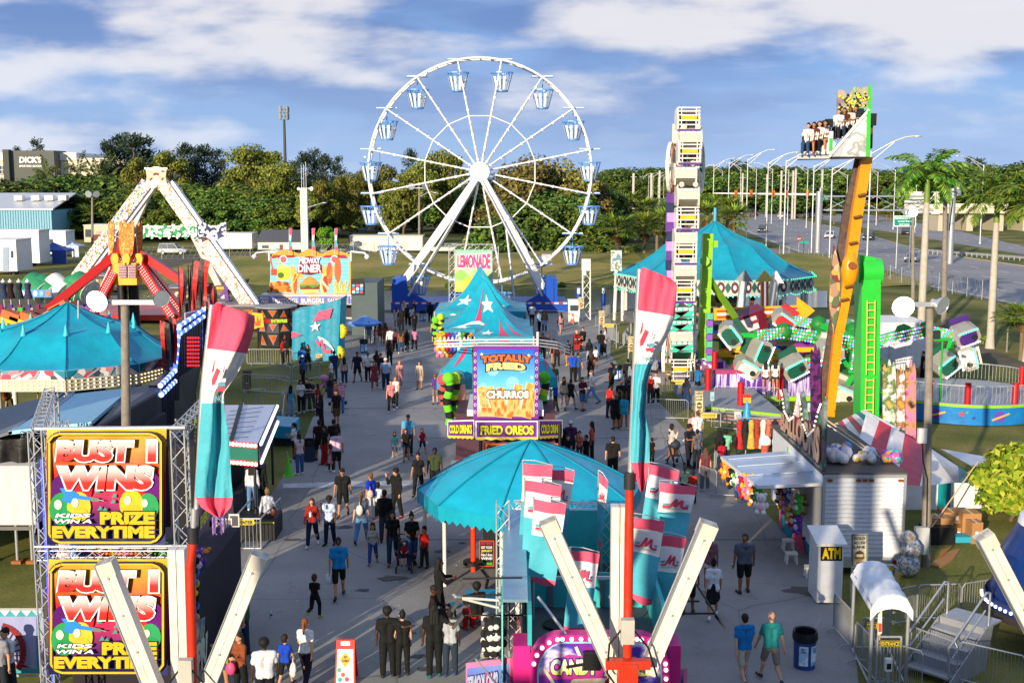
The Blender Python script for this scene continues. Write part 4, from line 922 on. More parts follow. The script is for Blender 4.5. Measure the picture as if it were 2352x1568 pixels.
for px0,px1 in((273,291),(295,312)):
 b=MB(); q=Q.px(px0,608,px1,638,Y-1.9); q.bo(b,mt('5a2434',.5),.1)
 for i in range(7):
  for j in range(8): q.el(b,(i+.5)/7,(j+.5)/8,.045,.035,mt('f0c8d8',.4,emit=.5),.03,6)
 b.bd('light_panel',t)
b=MB(); [b.cy(W(px,640,Y),V((W(px,640,Y).x,Y,0)),.35,BK) for px in(280,306)]; b.box(V((c0.x,Y,.3)),(6,5,.6),DARK); b.bd('base',t)
b=MB()
for px,py in((45,745),(70,735),(95,745),(130,720),(140,710),(28,730),(155,715)):
 q=W(px,py,Y-9); b.box(q,(1.2,.8,.8),mt('e0601a',.5),rot=Matrix.Rotation(.35 if px<100 else -.5,3,'Y')); b.box(q+V((0,-.45,-.25)),(1.25,.2,.4),mt('f0b020'),rot=Matrix.Rotation(.35 if px<100 else -.5,3,'Y'))
 b.cy(q+V((0,.3,-.3)),V((q.x,Y-9,0)),.07,DARK)
tag(b.bd('ride_car',loc=gz(W(80,740,Y-9),0)),'row of orange ride cars showing left of the teal carousel roof','ride cars')
b=MB(); q=Q.px(50,705,110,755,Y-8); b.sl([q.p(0,.2),q.p(0,.9),q.p(1,.75),q.p(1,.05)],-q.n*.2,mt('4a1420')); b.bm(q.p(.02,0,.2),q.p(.02,1,.2),.3,.3,GR_);
for u in(.3,.75): q.rect(b,u-.2,.35,u+.18,.8,mt('e87020'),.05)
b.bm(V((q.p(.5,.5).x,Y-8,0)),q.p(.5,.9),.2,.2,DARK)
tag(b.bd('ride_backdrop',loc=gz(q.p(.5,1),0)),'maroon ride backdrop with orange panels and a green edge','backdrop')
Y=94; g=gz(W(150,720,Y),0); t=thg('tub_ride','tilted purple ride platform with green and white cylinder cars','amusement ride',g); b=MB()
b.bm(W(110,700,Y),W(235,708,Y),.5,.5,PURP); b.bm(W(80,660,Y),W(150,705,Y),.5,.4,PURP); b.cy(g,g+Z(2.2),.7,DARK,n=10); b.bd('arm',t)
for px,py,s in((85,660,1),(108,664,1),(135,662,0),(190,658,2),(175,665,2)):
 b=MB(); p=W(px,py,Y-.5); d=V((.75,-.35,-.45)).normalized(); u=1.0
 b.cy(p-d*u*.8,p+d*u*.8,.95,mt('2f8a5c',.4) if s else WH,n=14); b.cy(p+d*.82,p+d*.86,.98,WH,n=14); b.cy(p+d*.87,p+d*.9,.7,mt('d6ece0',.3),n=14); b.bd('cylinder_car',t)
b=MB(); q=Q.px(45,665,118,683,Y-3); q.bo(b,mt('4f8fcf',.5),.15)
for i in range(5): q.el(b,.1+.2*i,.5,.07,.35,mt(['e6f0fa','d87a3a','f2f6fa','7ab8e6','d87a3a'][i]),.04)
b.bd('name_panel',t)
def big_top(label,px,Y,Rr,z_eave,z_ring,z_top,n,m,fringe,rr=.55,a0=None,bulb=None,pole_r=.12,spikes=False,sag=.25,cat='carousel tent',name='carousel',fr_h=.9,posts=True,board_m=None):
 c=gz(W(px,600,Y),0); t=thg(name,label,cat,c); a0=pi/n if a0 is None else a0; b=MB()
 def rp(k,r,z): a=a0+2*pi*k/n; return c+V((cos(a)*r,sin(a)*r,z))
 top=c+Z(z_top)
 for k in range(n):
  E0,E1=rp(k,Rr,z_eave),rp(k+1,Rr,z_eave); G0,G1=rp(k,Rr*rr,z_ring),rp(k+1,Rr*rr,z_ring)
  N=5
  def pt(i,j):   # i across 0..N, j 0 eave..2N top
   u=i/N
   if j<=N:
    w_=j/N; p=E0.lerp(E1,u).lerp(G0.lerp(G1,u),w_); s=sag*sin(pi*w_)+.5*sag*sin(pi*u)*sin(pi*w_)+.35*sag*sin(pi*u)*w_*(2-w_)
   else:
    w_=(j-N)/N; p=G0.lerp(G1,u).lerp(top,w_); s=sag*.8*sin(pi*w_)+.35*sag*sin(pi*u)*(1-w_)
   return p-Z(s)
  vs=[pt(i,j) for j in range(2*N+1) for i in range(N+1)]
  b.add(vs,[(j*(N+1)+i,j*(N+1)+i+1,(j+1)*(N+1)+i+1,(j+1)*(N+1)+i) for j in range(2*N) for i in range(N)],m,True)
 b.bd('roof',t); b=MB()
 for k in range(n):
  E0,G0=rp(k,Rr,z_eave),rp(k,Rr*rr,z_ring); pv=[E0.lerp(G0,j/4)+V((0,0,.025-sag*sin(pi*j/4))) for j in range(5)]+[G0.lerp(top,j/4)+V((0,0,.025-sag*.8*sin(pi*j/4))) for j in range(1,5)]; b.tb(pv,.028,SEAM,n=4)
 b.bd('seam',t); b=MB()
 for k in range(n):
  E0,E1=rp(k,Rr*1.001,z_eave-.02),rp(k+1,Rr*1.001,z_eave-.02)
  E0.z+=.03; E1.z+=.03; q=Q(E0,E1,E1-Z(fr_h),E0-Z(fr_h))
  fringe(b,q,k)
 b.bd('rounding_board',t)
 if bulb:
  b=MB()
  for k in range(n):
   E0,E1=rp(k,Rr*1.03,z_eave-.02),rp(k+1,Rr*1.03,z_eave-.02)
   for i in range(12):
    u=i/12; b.ball(E0.lerp(E1,u),.06,bulb,n=4); b.ball(E0.lerp(E1,u)-V((0,0,fr_h*(.85+.15*abs(sin(u*6.28))))),.06,bulb,n=4)
  b.bd('bulb_string',t)
 if spikes:
  for k in range(n):
   b=MB(); p=rp(k,Rr*rr,z_ring-.05); b.cy(p,p+Z(.55),.14,vn('3cc0cc'),.01,n=6); b.bd('finial',t)
 if posts:
  for k in range(n):
   b=MB(); p=rp(k,Rr*.94,0); b.cy(p,p+Z(z_eave-.3),pole_r,gl('e6e2d6'),n=8); b.bd('pole',t)
 return t,c
FLOR=pa('floral_print',['e8d8d0','d8848c','e9e2da','6a94a4','c0445c','f0e8e0','3c4a58'],2.6,.5,'vor'); TIN=me_('a9a596',.45)
def fr_left(b,q,k):
 q.rect(b,0,0,1,.42,FLOR,.05); q.rect(b,0,.42,1,1,TIN,.04)
 q.pg(b,[(0,0),(0,.45),(.16,0)],vn('0a7d96'),.09); q.pg(b,[(1,0),(.84,0),(1,.45)],vn('0a7d96'),.09)
 for v in(.45,.62,.8,.97): q.line(b,[(0,v),(1,v)],.05,mt('d9d4c4',.4),.1)
 for v in(.54,.72,.9):
  for i in range(12): b.ball(q.p((i+.5)/12,v,.08),.045,led('ffe9b0',1.2),n=4)
 for i in range(2): q.line(b,[(.28+.3*i,.4),(.45+.2*i,.02)],.1,mt('9aa6ae'),.08)
t,c=big_top('large two tier teal canvas carousel roof on the left with floral rounding board',150,58,5.3,3.6,4.95,6.15,10,TEAL,fr_left,.6,0.0,None,.14,True,.2,fr_h=.95)
b=MB(); p=W(180,727,56); b.cy(p-Z(.1),W(180,690,56),.05,GV); b.bd('mast',t)
b=MB(); b.cy(c,c+Z(3.4),1.4,mt('3a3a40'),n=12); b.bd('centre_drum',t)
b=MB(); b.cy(c+Z(.3),c+Z(.5),4.8,mt('4a443c'),n=20); b.bd('platform',t)
for i in range(10):
 a=i*.628+.3; p=c+V((cos(a)*4,sin(a)*4,0)); b=MB(); hc=['8a5a2c','d9d2c2','2c2a28','c07a2a'][i%4]; m_=mt(hc,.4)
 b.cy(p+Z(.5),p+Z(3.6),.04,mt('c9a23a',.3,.6)); b.ball(p+Z(1.3),.5,m_,sc=(.5,1,.5)); b.cy(p+V((0,-.35,1.4)),p+V((0,-.7,1.95)),.17,m_,.11); b.ball(p+V((0,-.82,1.95)),.2,m_,sc=(.6,1.3,.7))
 for sx_ in(-.14,.14):
  for sy in(-.3,.3): b.cy(p+V((sx_,sy,1.1)),p+V((sx_,sy*1.5,.6)),.07,m_,.04)
 b.bd('carousel_horse',t)
def fr_right(b,q,k):
 q.pg(b,[(0,0),(0,.8)]+[(i/12,.85+.14*abs(sin(i/12*6.28))) for i in range(13)]+[(1,0)],mt('b9c2b8',.5),.05)
 for i in range(4):
  q.pg(b,[(.25*i,.1),(.25*i,.8),(.25*i+.06,.45)],mt('1f5a52'),.08); q.pg(b,[(.25*i,.1),(.25*i-.06,.45) if i else (.0,.45),(.25*i,.8)],mt('1f5a52'),.08)
  q.el(b,.125+.25*i,.45,.07,.36,mt('5a2a3c'),.07); q.el(b,.125+.25*i,.45,.03,.16,mt('e0d6d0'),.09)
t,c=big_top('large plain teal peaked carousel roof with scalloped floral fringe on the right',1640,104,8.5,4.1,6.6,8.6,12,vn('1397b0'),fr_right,.5,.1,led('35e0a8',1.5),.16,False,.35,fr_h=1.3)
b=MB(); p=c+Z(8.5); b.cy(p,p+Z(1.2),.14,vn('4fa8c8')); b.bd('finial',t)
b=MB(); b.cy(c,c+Z(4),2.4,pa('carousel_painting',['27507a','8a3a5a','2f7a6a','c49a5a','1c2c50'],.8,.5),n=12); b.bd('centre_drum',t)
b=MB(); b.cy(c+Z(.1),c+Z(.5),8.0,mt('6a6a70'),n=24); b.bd('platform',t)
for i in range(16):
 a=i*.39; p=c+V((cos(a)*6,sin(a)*6,0)); b=MB(); m_=mt(['e6ded2','6a3a22','2a2a30','b98a4a'][i%4],.4)
 b.cy(p+Z(.5),p+Z(3.9),.05,mt('c9a23a',.3,.6)); b.ball(p+Z(1.5),.6,m_,sc=(.5,1,.5)); b.cy(p+V((0,-.4,1.6)),p+V((0,-.8,2.2)),.2,m_,.13); b.ball(p+V((0,-.95,2.2)),.24,m_,sc=(.6,1.3,.7)); b.bd('carousel_horse',t)
def fr_teal(b,q,k):
 n=8
 for i in range(n):
  u0,u1=i/n,(i+1)/n; q.pg(b,[(u0,0),(u0,.75),((u0+u1)/2,1),(u1,.75),(u1,0)],TEAL,.02)
t,c=big_top('round teal umbrella canopy nearest the camera in the middle of the midway',1218,36.6,3.5,2.5,3.42,4.0,10,vn('10a8c4'),fr_teal,.5,.05,None,.06,False,-.05,fr_h=.5,cat='canopy',name='umbrella_canopy')
def star_tent(label,pxp,yp,x0,x1,ye,Y,dep,art,yf=None):
 p=W(pxp,yp,Y+dep/2); a=W(x0,ye,Y);c=W(x1,ye,Y); z=a.z; t=thg('star_tent',label,'canopy tent',((a.x+c.x)/2,Y,0)); b=MB()
 cs=[V((a.x,Y,z)),V((c.x,Y,z)),V((c.x,Y+dep,z)),V((a.x,Y+dep,z))]; qs=[]
 H_=p.z-z
 for i in range(4):
  e,f=cs[i],cs[(i+1)%4]; N=8; vs=[]
  for j in range(N+1):
   w_=j/N; prof=w_-.55*sin(pi*w_)*.45*(1.15-w_*.2)
   for k in range(N+1):
    u=k/N; base=e.lerp(f,u); q=base.lerp(p,w_); q=V((q.x,q.y,z+H_*max(0,prof))); vs.append(q)
  b.add(vs,[(j*(N+1)+k,j*(N+1)+k+1,(j+1)*(N+1)+k+1,(j+1)*(N+1)+k) for j in range(N) for k in range(N)],TEAL,True)
 b.bd('roof',t)
 def srf(i,u,w_,l=.05):
  e,f=cs[i],cs[(i+1)%4]; prof=w_-.55*sin(pi*w_)*.45*(1.15-w_*.2); base=e.lerp(f,u); q=base.lerp(p,w_); out=(base-V(((a.x+c.x)/2,Y+dep/2,base.z))); out.z=1.2;
  return V((q.x,q.y,z+H_*max(0,prof)))+out.normalized()*l
 b=MB()
 for (i,kind,u,w_,r,m_) in art:
  if kind=='star':
   pts=[srf(i,u+(r if k%2==0 else r*.42)*sin(k*pi/5)/(1-w_*.6),w_+(r if k%2==0 else r*.42)*cos(k*pi/5)*1.1) for k in range(10)]
   cc=srf(i,u,w_); b.add([cc]+pts,[(0,k+1,(k+1)%10+1) for k in range(10)],m_)
  elif kind=='spike':
   (u0,u1,w0,w1)=r; N=6; um=(u0+u1)/2
   for k in range(N):
    ta,tb=k/N,(k+1)/N; l_=lambda tt,uu:srf(i,uu*(1-tt)+um*tt,w0+(w1-w0)*tt)
    b.add([l_(ta,u0),l_(ta,u1),l_(tb,u1),l_(tb,u0)],[(0,1,2,3)],m_)
  elif kind=='arc':
   pts=r
   for (u0,w0),(u1,w1) in zip(pts[:-1],pts[1:]): b.add([srf(i,u0,w0),srf(i,u0,w0-.09),srf(i,u1,w1-.09),srf(i,u1,w1)],[(0,1,2,3)],m_)
 b.bd('roof_print',t)
 b=MB()
 for i in range(4):
  e,f=cs[i],cs[(i+1)%4]; q=Q(e,f,f-Z(.5),e-Z(.5)); q.rect(b,0,0,1,1,vn('1793ac'),.03); q.star(b,.2,.5,.05,WHV,.06,4); q.star(b,.8,.5,.05,WHV,.06,4); q.pg(b,[(.4,.8),(.45,.25),(.5,.55),(.55,.25),(.6,.8)],PINK,.06)
 b.bd('valance',t)
 for q in cs: b=MB(); b.cy((q.x,q.y,0),q,.07,ST_); b.bd('leg',t)
 return t
Wt=WHV
star_tent('rear starred teal tent with white stars in front of the lemonade sign',1103,610,998,1210,715,95,7,[(0,'star',.2,.45,.12,Wt),(0,'spike',.5,.5,(.62,.8,.15,.95),PINK),(0,'star',.78,.3,.1,Wt),(3,'star',.5,.4,.12,Wt)])
star_tent('middle starred teal tent with pink spikes and a white swoosh',1112,638,1004,1219,756,87,6.5,[(0,'star',.24,.14,.1,Wt),(0,'star',.6,.66,.13,Wt),(0,'spike',.5,.5,(.34,.46,.38,.9),PINK),(0,'arc',.5,.5,[(.12,.1),(.2,.26),(.3,.36),(.42,.38),(.52,.28)],Wt),(0,'spike',.5,.5,(.72,.88,.02,.6),PINK),(0,'star',.9,.2,.08,Wt)])
star_tent('front starred teal tent with a small peak right of the swoosh tent',1141,698,1090,1226,772,79,5.5,[(0,'star',.16,.25,.14,Wt),(0,'spike',.5,.5,(.4,.62,.0,.75),PINK),(0,'spike',.5,.5,(.72,.86,.0,.7),PINK)])
Y=101; t=thg('lemonade_stand','lemonade sign in a silver truss frame behind the starred tents','food stand sign',gz(W(1087,670,Y),0))
b=MB()
for px in(1038,1138): b.tr(V((W(px,570,Y).x,Y,0)),W(px,566,Y),.5,ST_)
b.tr(W(1038,568,Y),W(1138,568,Y),.5,ST_); b.tr(W(1020,562,Y),W(1050,562,Y),.2,ST_); b.bd('truss',t)
b=MB(); q=Q.px(1046,574,1130,670,Y-.35); q.bo(b,grad('lemonade_print',[(0,'e8c84a'),(.3,'9ac86a'),(.6,'bfe0b0'),(1,'8ad0a8')]),.08)
for u,v,r,h in((.2,.2,.12,'e9dc6a'),(.75,.75,.2,'e8d23c'),(.4,.78,.18,'f0c83a'),(.15,.6,.15,'8cc85a'),(.6,.5,.12,'a8d878'),(.9,.4,.07,'4a5a4a')): q.el(b,u,v,r,r*.8,mt(h,.5),.02)
b.tx('LEMONADE',q,.05,.12,.95,.42,mt('e04a86',.4),.06,mt('f6e6ea',.4),.06,.05,grow=.25); b.bd('sign_panel',t)
Y=96; t=thg('diner_stand','midway diner food stand with a big painted food sign and two light arms','food stand',gz(W(711,745,Y),0))
q=Q.px(617,578,806,676,Y); BR=mt('c9e6ea',.5)
b=MB(); top_=[(0,1),(1,1),(1,.06),(.95,.05)]+[(.95-.02*i,.05-.09*sin(pi*i/15)) for i in range(16)]+[(.62-.017*i,.04-.1*sin(pi*i/14)) for i in range(15)]+[(.36-.021*i,.05-.09*sin(pi*i/15)) for i in range(16)]
b.sl([q.p(u,v) for u,v in top_],-q.n*.25,mt('e09a2c',.4)); q.rect(b,.02,.12,.98,.97,mt('6fc6da',.45),.01)
for i in range(9): q.line(b,[(.02,.14+.09*i),(.98,.14+.09*i)],.04,mt('a6dde6'),.015)
q.pg(b,[(.02,.16),(.3,.14),(.35,.1),(.28,.08),(.06,.08)],mt('a01c38'),.018); q.pg(b,[(.64,.14),(.97,.16),(.93,.08),(.7,.08)],mt('a01c38'),.018)
for u in(.18,.8): q.el(b,u,.18,.05,.1,mt('efe6e2'),.03); q.el(b,u,.18,.038,.075,mt('d85a6a'),.035)
FRY=mt('e8a838',.5); BUN=mt('d88a34',.5,var=.3,sc=1.2); BUN2=mt('e8b868',.5); MEAT=mt('6a2e16'); SAUS=mt('c8502a',.45); CHK=pa('fried_crust',['a84a14','d07a28','e09a48','8a3a10'],3,.6,'vor')
for u0,n in((.27,10),(.66,9)):
 for i in range(n): q.pg(b,[(u0+.014*i,.62),(u0+.014*i+.02,.62),(u0+.018*i+.01-.02,.34-.05*sin(i)),(u0+.018*i-.02,.36-.05*sin(i))],FRY if i%2 else mt('f0c060'),.02)
q.pg(b,[(.02,.95),(.02,.72),(.12,.68),(.25,.72),(.28,.95)],CHK,.02)
q.pg(b,[(.1,.66),(.11,.34),(.25,.36),(.25,.66)],mt('e6dc2c'),.022); q.el(b,.17,.35,.07,.05,mt('f2ee80'),.024); q.pg(b,[(.03,.55),(.03,.4),(.1,.4),(.1,.55)],mt('d8432c'),.021); q.line(b,[(.05,.4),(.02,.15)],.12,mt('e05a3a'),.024); q.line(b,[(.14,.34),(.1,.14)],.12,mt('b8d83a'),.024); q.el(b,.15,.55,.04,.07,mt('3c6a1c'),.026)
q.el(b,.32,.76,.045,.27,BUN2,.03,rot=.55); q.el(b,.325,.75,.025,.24,SAUS,.034,rot=.55); q.line(b,[(.26+.012*i,.9-.045*i+(.03 if i%2 else -.03)) for i in range(9)],.05,mt('f0d030'),.04)
q.el(b,.74,.5,.035,.26,SAUS,.03,rot=.5); q.el(b,.84,.42,.04,.3,mt('d8602a',.4),.032,rot=.45)
for i in range(7): q.line(b,[(.71+.01*i,.62-.04*i),(.76+.01*i,.6-.04*i)],.03,mt('f2b060'),.04)
q.el(b,.68,.78,.05,.24,BUN2,.028,rot=-.5); q.el(b,.69,.76,.035,.2,mt('a83a1a'),.031,rot=-.5); [q.el(b,.64+.02*i,.66+.05*i,.018,.03,mt('e8d0b0'),.036) for i in range(5)]
for i in range(14): q.pg(b,[(.8+.011*i,.96),(.815+.011*i,.96),(.8+.012*i+.03*sin(i*2),.7+.05*cos(i)),(.79+.012*i+.03*sin(i*2),.7+.05*cos(i))],FRY if i%2 else mt('f2c870'),.03)
q.el(b,.5,.9,.12,.07,BUN2,.04); q.rect(b,.385,.78,.615,.88,MEAT,.042); q.pg(b,[(.38,.8),(.42,.84),(.48,.79),(.54,.85),(.62,.79),(.62,.75),(.38,.75)],mt('4f8a2a'),.044); q.pg(b,[(.38+.24*i/12,.77-.2*sin(pi*i/12)) for i in range(13)][::-1],BUN,.046)
b.bd('sign_panel',t)
b=MB(); q.pg(b,[(.35,.5),(.36,.3),(.42,.27),(.44,.12),(.5,.1),(.56,.12),(.58,.27),(.64,.3),(.65,.48),(.5,.54)],mt('5a1430'),.09); b.tx('MIDWAY',q,.375,.14,.63,.28,mt('f2e6f4'),.16,mt('a03a9c'),.05,.04); b.tx('DINER',q,.36,.3,.645,.48,mt('f6eef2'),.16,mt('c81c5a'),.05,.03); b.bd('lettering',t)
b=MB(); a=W(600,688,Y-.6);c_=W(826,688,Y-.6); b.box(((a.x+c_.x)/2,Y+1.6,a.z),(c_.x-a.x,4.5,.8),mt('d9d9d6')); b.bd('awning',t)
qb=Q.px(594,677,828,698,Y-.75); b=MB(); LAV=mt('7b86c8',.5)
for u0,u1 in((0,.12),(.125,.4),(.405,.66),(.665,.89),(.895,1)): qb.rect(b,u0,.12,u1,.95,LAV,.04);
for s,u0,u1,v0,v1 in(("FRENCH",.015,.105,.2,.5),("FRIES",.03,.1,.55,.9),("HOTDOGS",.14,.385,.38,.9),("BURGERS",.42,.645,.38,.9),("SAUSAGE",.68,.875,.38,.9),("FRENCH",.905,.99,.2,.5),("FRIES",.92,.985,.55,.9)): b.tx(s,qb,u0,v0,u1,v1,mt('f4f0f4'),.08,mt('8a2c5a'),.05,.03)
for s,u0,u1 in(("WORLD FAMOUS",.2,.33),("DELICIOUS",.48,.6),("ITALIAN STYLE",.7,.86)): b.tx(s,qb,u0,.16,u1,.32,mt('f0c85a'),.08,bold=.02)
b.bd('menu_board',t)
b=MB(); a=W(612,700,Y+.5);c_=W(815,700,Y+.5); b.box(((a.x+c_.x)/2,Y+3,1.6),(c_.x-a.x,4,3.2),mt('3a3438')); b.box(((a.x+c_.x)/2,Y-.2,.6),(c_.x-a.x,.8,1.1),WH); b.bd('kitchen_body',t)
for sx0,x1,x2 in((600,618,588),(806,812,838)):
 b=MB(); p=W(x1 if sx0==600 else 806,582,Y); b.tb([p-Z(.6),p+Z(.15),W(x2,581,Y-.4),W(x2+(-4 if sx0==600 else 5),589,Y-.5)],.08,WH); b.ball(W(x2+(-4 if sx0==600 else 5),590,Y-.5),.22,WH); b.bd('light_arm',t)
t2=thg('menu_trailer','dark menu trailer with black menu screen right of the diner stand','food trailer',gz(W(850,735,92),0)); b=MB(); a=W(808,640,93);c_=W(868,648,93); b.box(((a.x+c_.x)/2,95,c_.z/2),(c_.x-a.x,5,c_.z),mt('4a5a5c',.6)); b.bd('body',t2); b=MB(); qq=Q.px(806,640,836,677,92.4); qq.bo(b,BK,.1)
for i in range(3):
 for j in range(3): qq.rect(b,.1+.3*i,.35+.2*j,.32+.3*i,.5+.2*j,mt(['4aa0d8','d84a5a','e6e6e6'][(i+j)%3],emit=.3),.02)
b.bd('menu_screen',t2)
Y=72; RUST=mt('a8683a',.7,var=.4,sc=3); CRM=gl('e6dfd0')
base=gz(W(1570,880,Y),0); t=thg('zipper_ride','tall white and rusty zipper ride boom hung with caged tub cars','amusement ride',base)
def zx(py): return 1578-(py-250)*.022
b=MB()
for dx in(-26,24):
 b.bm(W(zx(860)+dx,860,Y),W(zx(285)+dx,285,Y),.28,.34,CRM); b.bm(W(zx(860)+dx*1.25,860,Y+.5),W(zx(300)+dx*1.1,300,Y+.5),.12,.12,RUST); b.bm(W(zx(860)+dx*.8,850,Y-.2),W(zx(320)+dx*.8,330,Y-.2),.09,.09,RUST)
for py in range(300,860,22): b.bm(W(zx(py)-26,py,Y),W(zx(py)+24,py-2,Y),.14,.18,CRM)
b.bd('boom',t)
for py in(385,815):
 for s in(-34,34):
  b=MB(); c=W(zx(py)+s,py,Y); ax=V((1,-.28,0)).normalized()
  n=24; u,v=b.axes(ax); R_=1.42
  for i in range(n):
   a,d=2*pi*i/n,2*pi*(i+1)/n
   b.bm(c+u*cos(a)*R_+v*sin(a)*R_,c+u*cos(d)*R_+v*sin(d)*R_,.2,.2,CRM)
   b.bm(c+ax*.22*(1 if s<0 else -1)+u*cos(a)*R_*.97+v*sin(a)*R_*.97,c+ax*.22*(1 if s<0 else -1)+u*cos(d)*R_*.97+v*sin(d)*R_*.97,.06,.12,RUST)
   if i%4==0: b.bm(c,c+u*cos(a)*R_+v*sin(a)*R_,.07,.07,CRM)
  b.cy(c-ax*.12,c+ax*.12,.25,mt('2f8a7a',.4),n=10); b.bd('wheel',t)
def zcar(py,kind,dx=0):
 b=MB(); c=W(zx(py)+dx,py,Y-1.0); w_,h_=.66,.62
 for s in(-1,1):
  pts=[c+V((s*w_,-.75,-h_)),c+V((s*w_,-.85,0)),c+V((s*w_,-.5,h_)),c+V((s*w_,.3,h_*.9)),c+V((s*w_,.6,0)),c+V((s*w_,.3,-h_))]
  b.sl(pts if s<0 else pts[::-1],(-s*.1,0,0),CRM)
 col={'cage':WH,'teal':mt('46c0a8',.4),'dark':mt('c8c4b8',.45)}[kind]
 if kind=='cage':
  for z in(-.62,-.35,-.1,.2,.42,.62): b.bm(c+V((-w_,-.8,z)),c+V((w_,-.8,z)),.06,.07,WH)
  for x in(-.42,.42): b.bm(c+V((x,-.8,-.62)),c+V((x,-.8,.62)),.05,.05,WH)
  b.box(c+V((0,-.84,.05)),(.9,.05,.2),mt('e0b81c',.5)); b.box(c+V((0,-.84,-.66)),(1.3,.05,.12),PURP); b.box(c+V((0,.35,0)),(1.25,.1,1.15),mt('5a5552'))
 else:
  b.sl([c+V((-w_,-.84,.4)),c+V((-w_,-.84,-.25)),c+V((w_,-.84,-.25)),c+V((w_,-.84,.4))],(0,.1,0),col)
  b.sl([c+V((-w_,-.8,-.35)),c+V((-w_,-.4,-.65)),c+V((w_,-.4,-.65)),c+V((w_,-.8,-.35))],(0,.1,.05),mt('1f4a38',.3) if kind=='teal' else mt('8a8474',.5))
  for i in range(4): b.box(c+V((-.48+.32*i,-.87,.3)),(.24,.04,.15),mt('d6f0e6',.3) if kind=='teal' else WH)
  if kind=='teal': b.sl([c+V((-.55,-.88,.1)),c+V((.4,-.88,.25)),c+V((-.35,-.88,-.25)),c+V((.5,-.88,-.15)),c+V((-.1,-.88,-.12)),c+V((.25,-.88,.15))],(0,-.01,0),mt('6a2a3a'))
  for x in(-.4,.4): b.cy(c+V((x,-.8,.62)),c+V((x,-.75,.62)),.16,col,n=10)
  b.box(c+V((0,-.1,0)),(1.25,.9,.8),mt('8f8a7c',.5))
 b.bd('tub_car',t)
for py,k,dx in[(274,'cage',0),(318,'dark',6),(350,'cage',4),(500,'cage',3),(622,'dark',0),(772,'dark',-5),(448,'dark',3),(400,'dark',-4),(548,'dark',0),(578,'cage',0),(665,'cage',-2),(718,'teal',-4),(748,'teal',-6),(795,'teal',-4),(845,'cage',-6)]: zcar(py,k,dx)
b=MB()
for i in range(9): b.box(W(1541-(i%2)*2,455+22*i,Y-.3),(.5,.5,.55),[PURP,NAVY,mt('b08ad8')][i%3])
b.bd('side_light',t)
b=MB(); b.bm(W(1612,868,Y+.6),W(1625,536,Y+.6),.75,.6,LIME); b.bm(W(1625,560,Y+.6),W(1647,560,Y+.6),.6,.4,LIME)
b.cy(W(1619,600,Y+.3),W(1619,600,Y-.1),.3,LIME); b.bm(W(1628,640,Y+.5),W(1690,730,Y+3),.3,.3,LIME); b.bd('support_tower',t)
b=MB()
for i in range(9): b.box(W(1630-i*.4,726+16*i,Y-.1),(.35,.3,.36),[mt('58b89a',.4),mt('8a58c0',.4)][i%2])
b.bd('tower_light',t)
b=MB(); b.bm(W(1612,825,Y),W(1624,900,Y-1),1.3,.3,pa('bulb_board',['d8c8d0','8a5a8a','efe4e8','4a3a5a'],6,.4,'vor')); b.bd('bulb_board',t)
b=MB(); b.box(gz(base,.35)+V((1,0,0)),(8,3.4,.7),mt('6a6268')); b.box(gz(base,.9)+V((0,.8,0)),(5,1.6,.4),PURP); b.bd('deck',t)
for i,(px,py,px2,py2,Y,h,l) in enumerate([(1640,722,1872,713,84,'e0a81c','horizontal yellow arrow sign with a red and white bulb stripe behind the spinning ride'),(1757,740,1757,620,86,'c9b85a','upright yellow and red arrow sign in front of the carousel'),(1770,715,1784,622,87,'e6e6e2','tilted white arrow sign beside the upright yellow arrow'),(1700,720,1712,620,88,'8e9499','grey leaning arrow sign in front of the carousel'),(1655,775,1700,800,80,'e0901c','small orange arrow sign low behind the spinning ride')]):
 p,q_=W(px,py,Y),W(px2,py2,Y); d=(q_-p).normalized(); s=V((-d.z,0,d.x)); L_=(q_-p).length; w_=.42 if i==0 else .28; m_=mt(h,.45)
 t=thg('arrow_sign',l,'sign',gz((p+q_)/2,0)); b=MB(); e=q_-d*w_*3
 b.sl([p+s*w_,p-s*w_,e-s*w_,e-s*w_*2.4,q_,e+s*w_*2.4,e+s*w_],(0,.25,0),m_); b.bd('panel',t)
 b=MB(); st=mt('c2403a',.45) if i<2 or i==4 else mt('d9d9d6')
 for k in(-.5,0,.5): b.sl([p+d*.2+s*(w_*k+.07)+V((0,-.02,0)),p+d*.2+s*(w_*k-.07)+V((0,-.02,0)),e+s*(w_*k-.07)+V((0,-.02,0)),e+s*(w_*k+.07)+V((0,-.02,0))],(0,-.02,0),st if k else mt('ece4dc',emit=.3))
 b.bd('stripe',t)
 b=MB(); b.cy(gz((p+q_)/2+V((0,.3,0)),0),(p+q_)/2+V((0,.3,0)),.12,YEL if i in(0,1,4) else GV); b.bd('post',t)
t=thg('tilted_tub_car','maroon tub ride car tipped on its side behind the spinning ride','ride car',gz(W(1725,770,79),0)); b=MB(); c=W(1722,735,79); Rm=Matrix.Rotation(-.35,3,'Y')@Matrix.Rotation(.2,3,'X')
b.box(c,(1.9,1.4,1.3),mt('6a1a30',.35),rot=Rm); b.box(c+Rm@V((-.2,-.74,0)),(1.1,.1,.9),mt('d9cfd2',.4),rot=Rm); b.box(c+Rm@V((.2,-.8,.1)),(.5,.1,.2),mt('8a3a4a'),rot=Rm); b.bd('body',t); b=MB(); b.bm(c,V((c.x,79,0)),.3,.3,LIME); b.bd('arm',t)
Y=66; c=G(1985,900); Y=c.y; t=thg('spider_ride','spinning spider ride with green arms covered in coloured lights and grey pods','amusement ride',(c.x,Y,0))
MULTI=['e8404a','f2f2ff','48b8f0','5ae08a','c060e0']
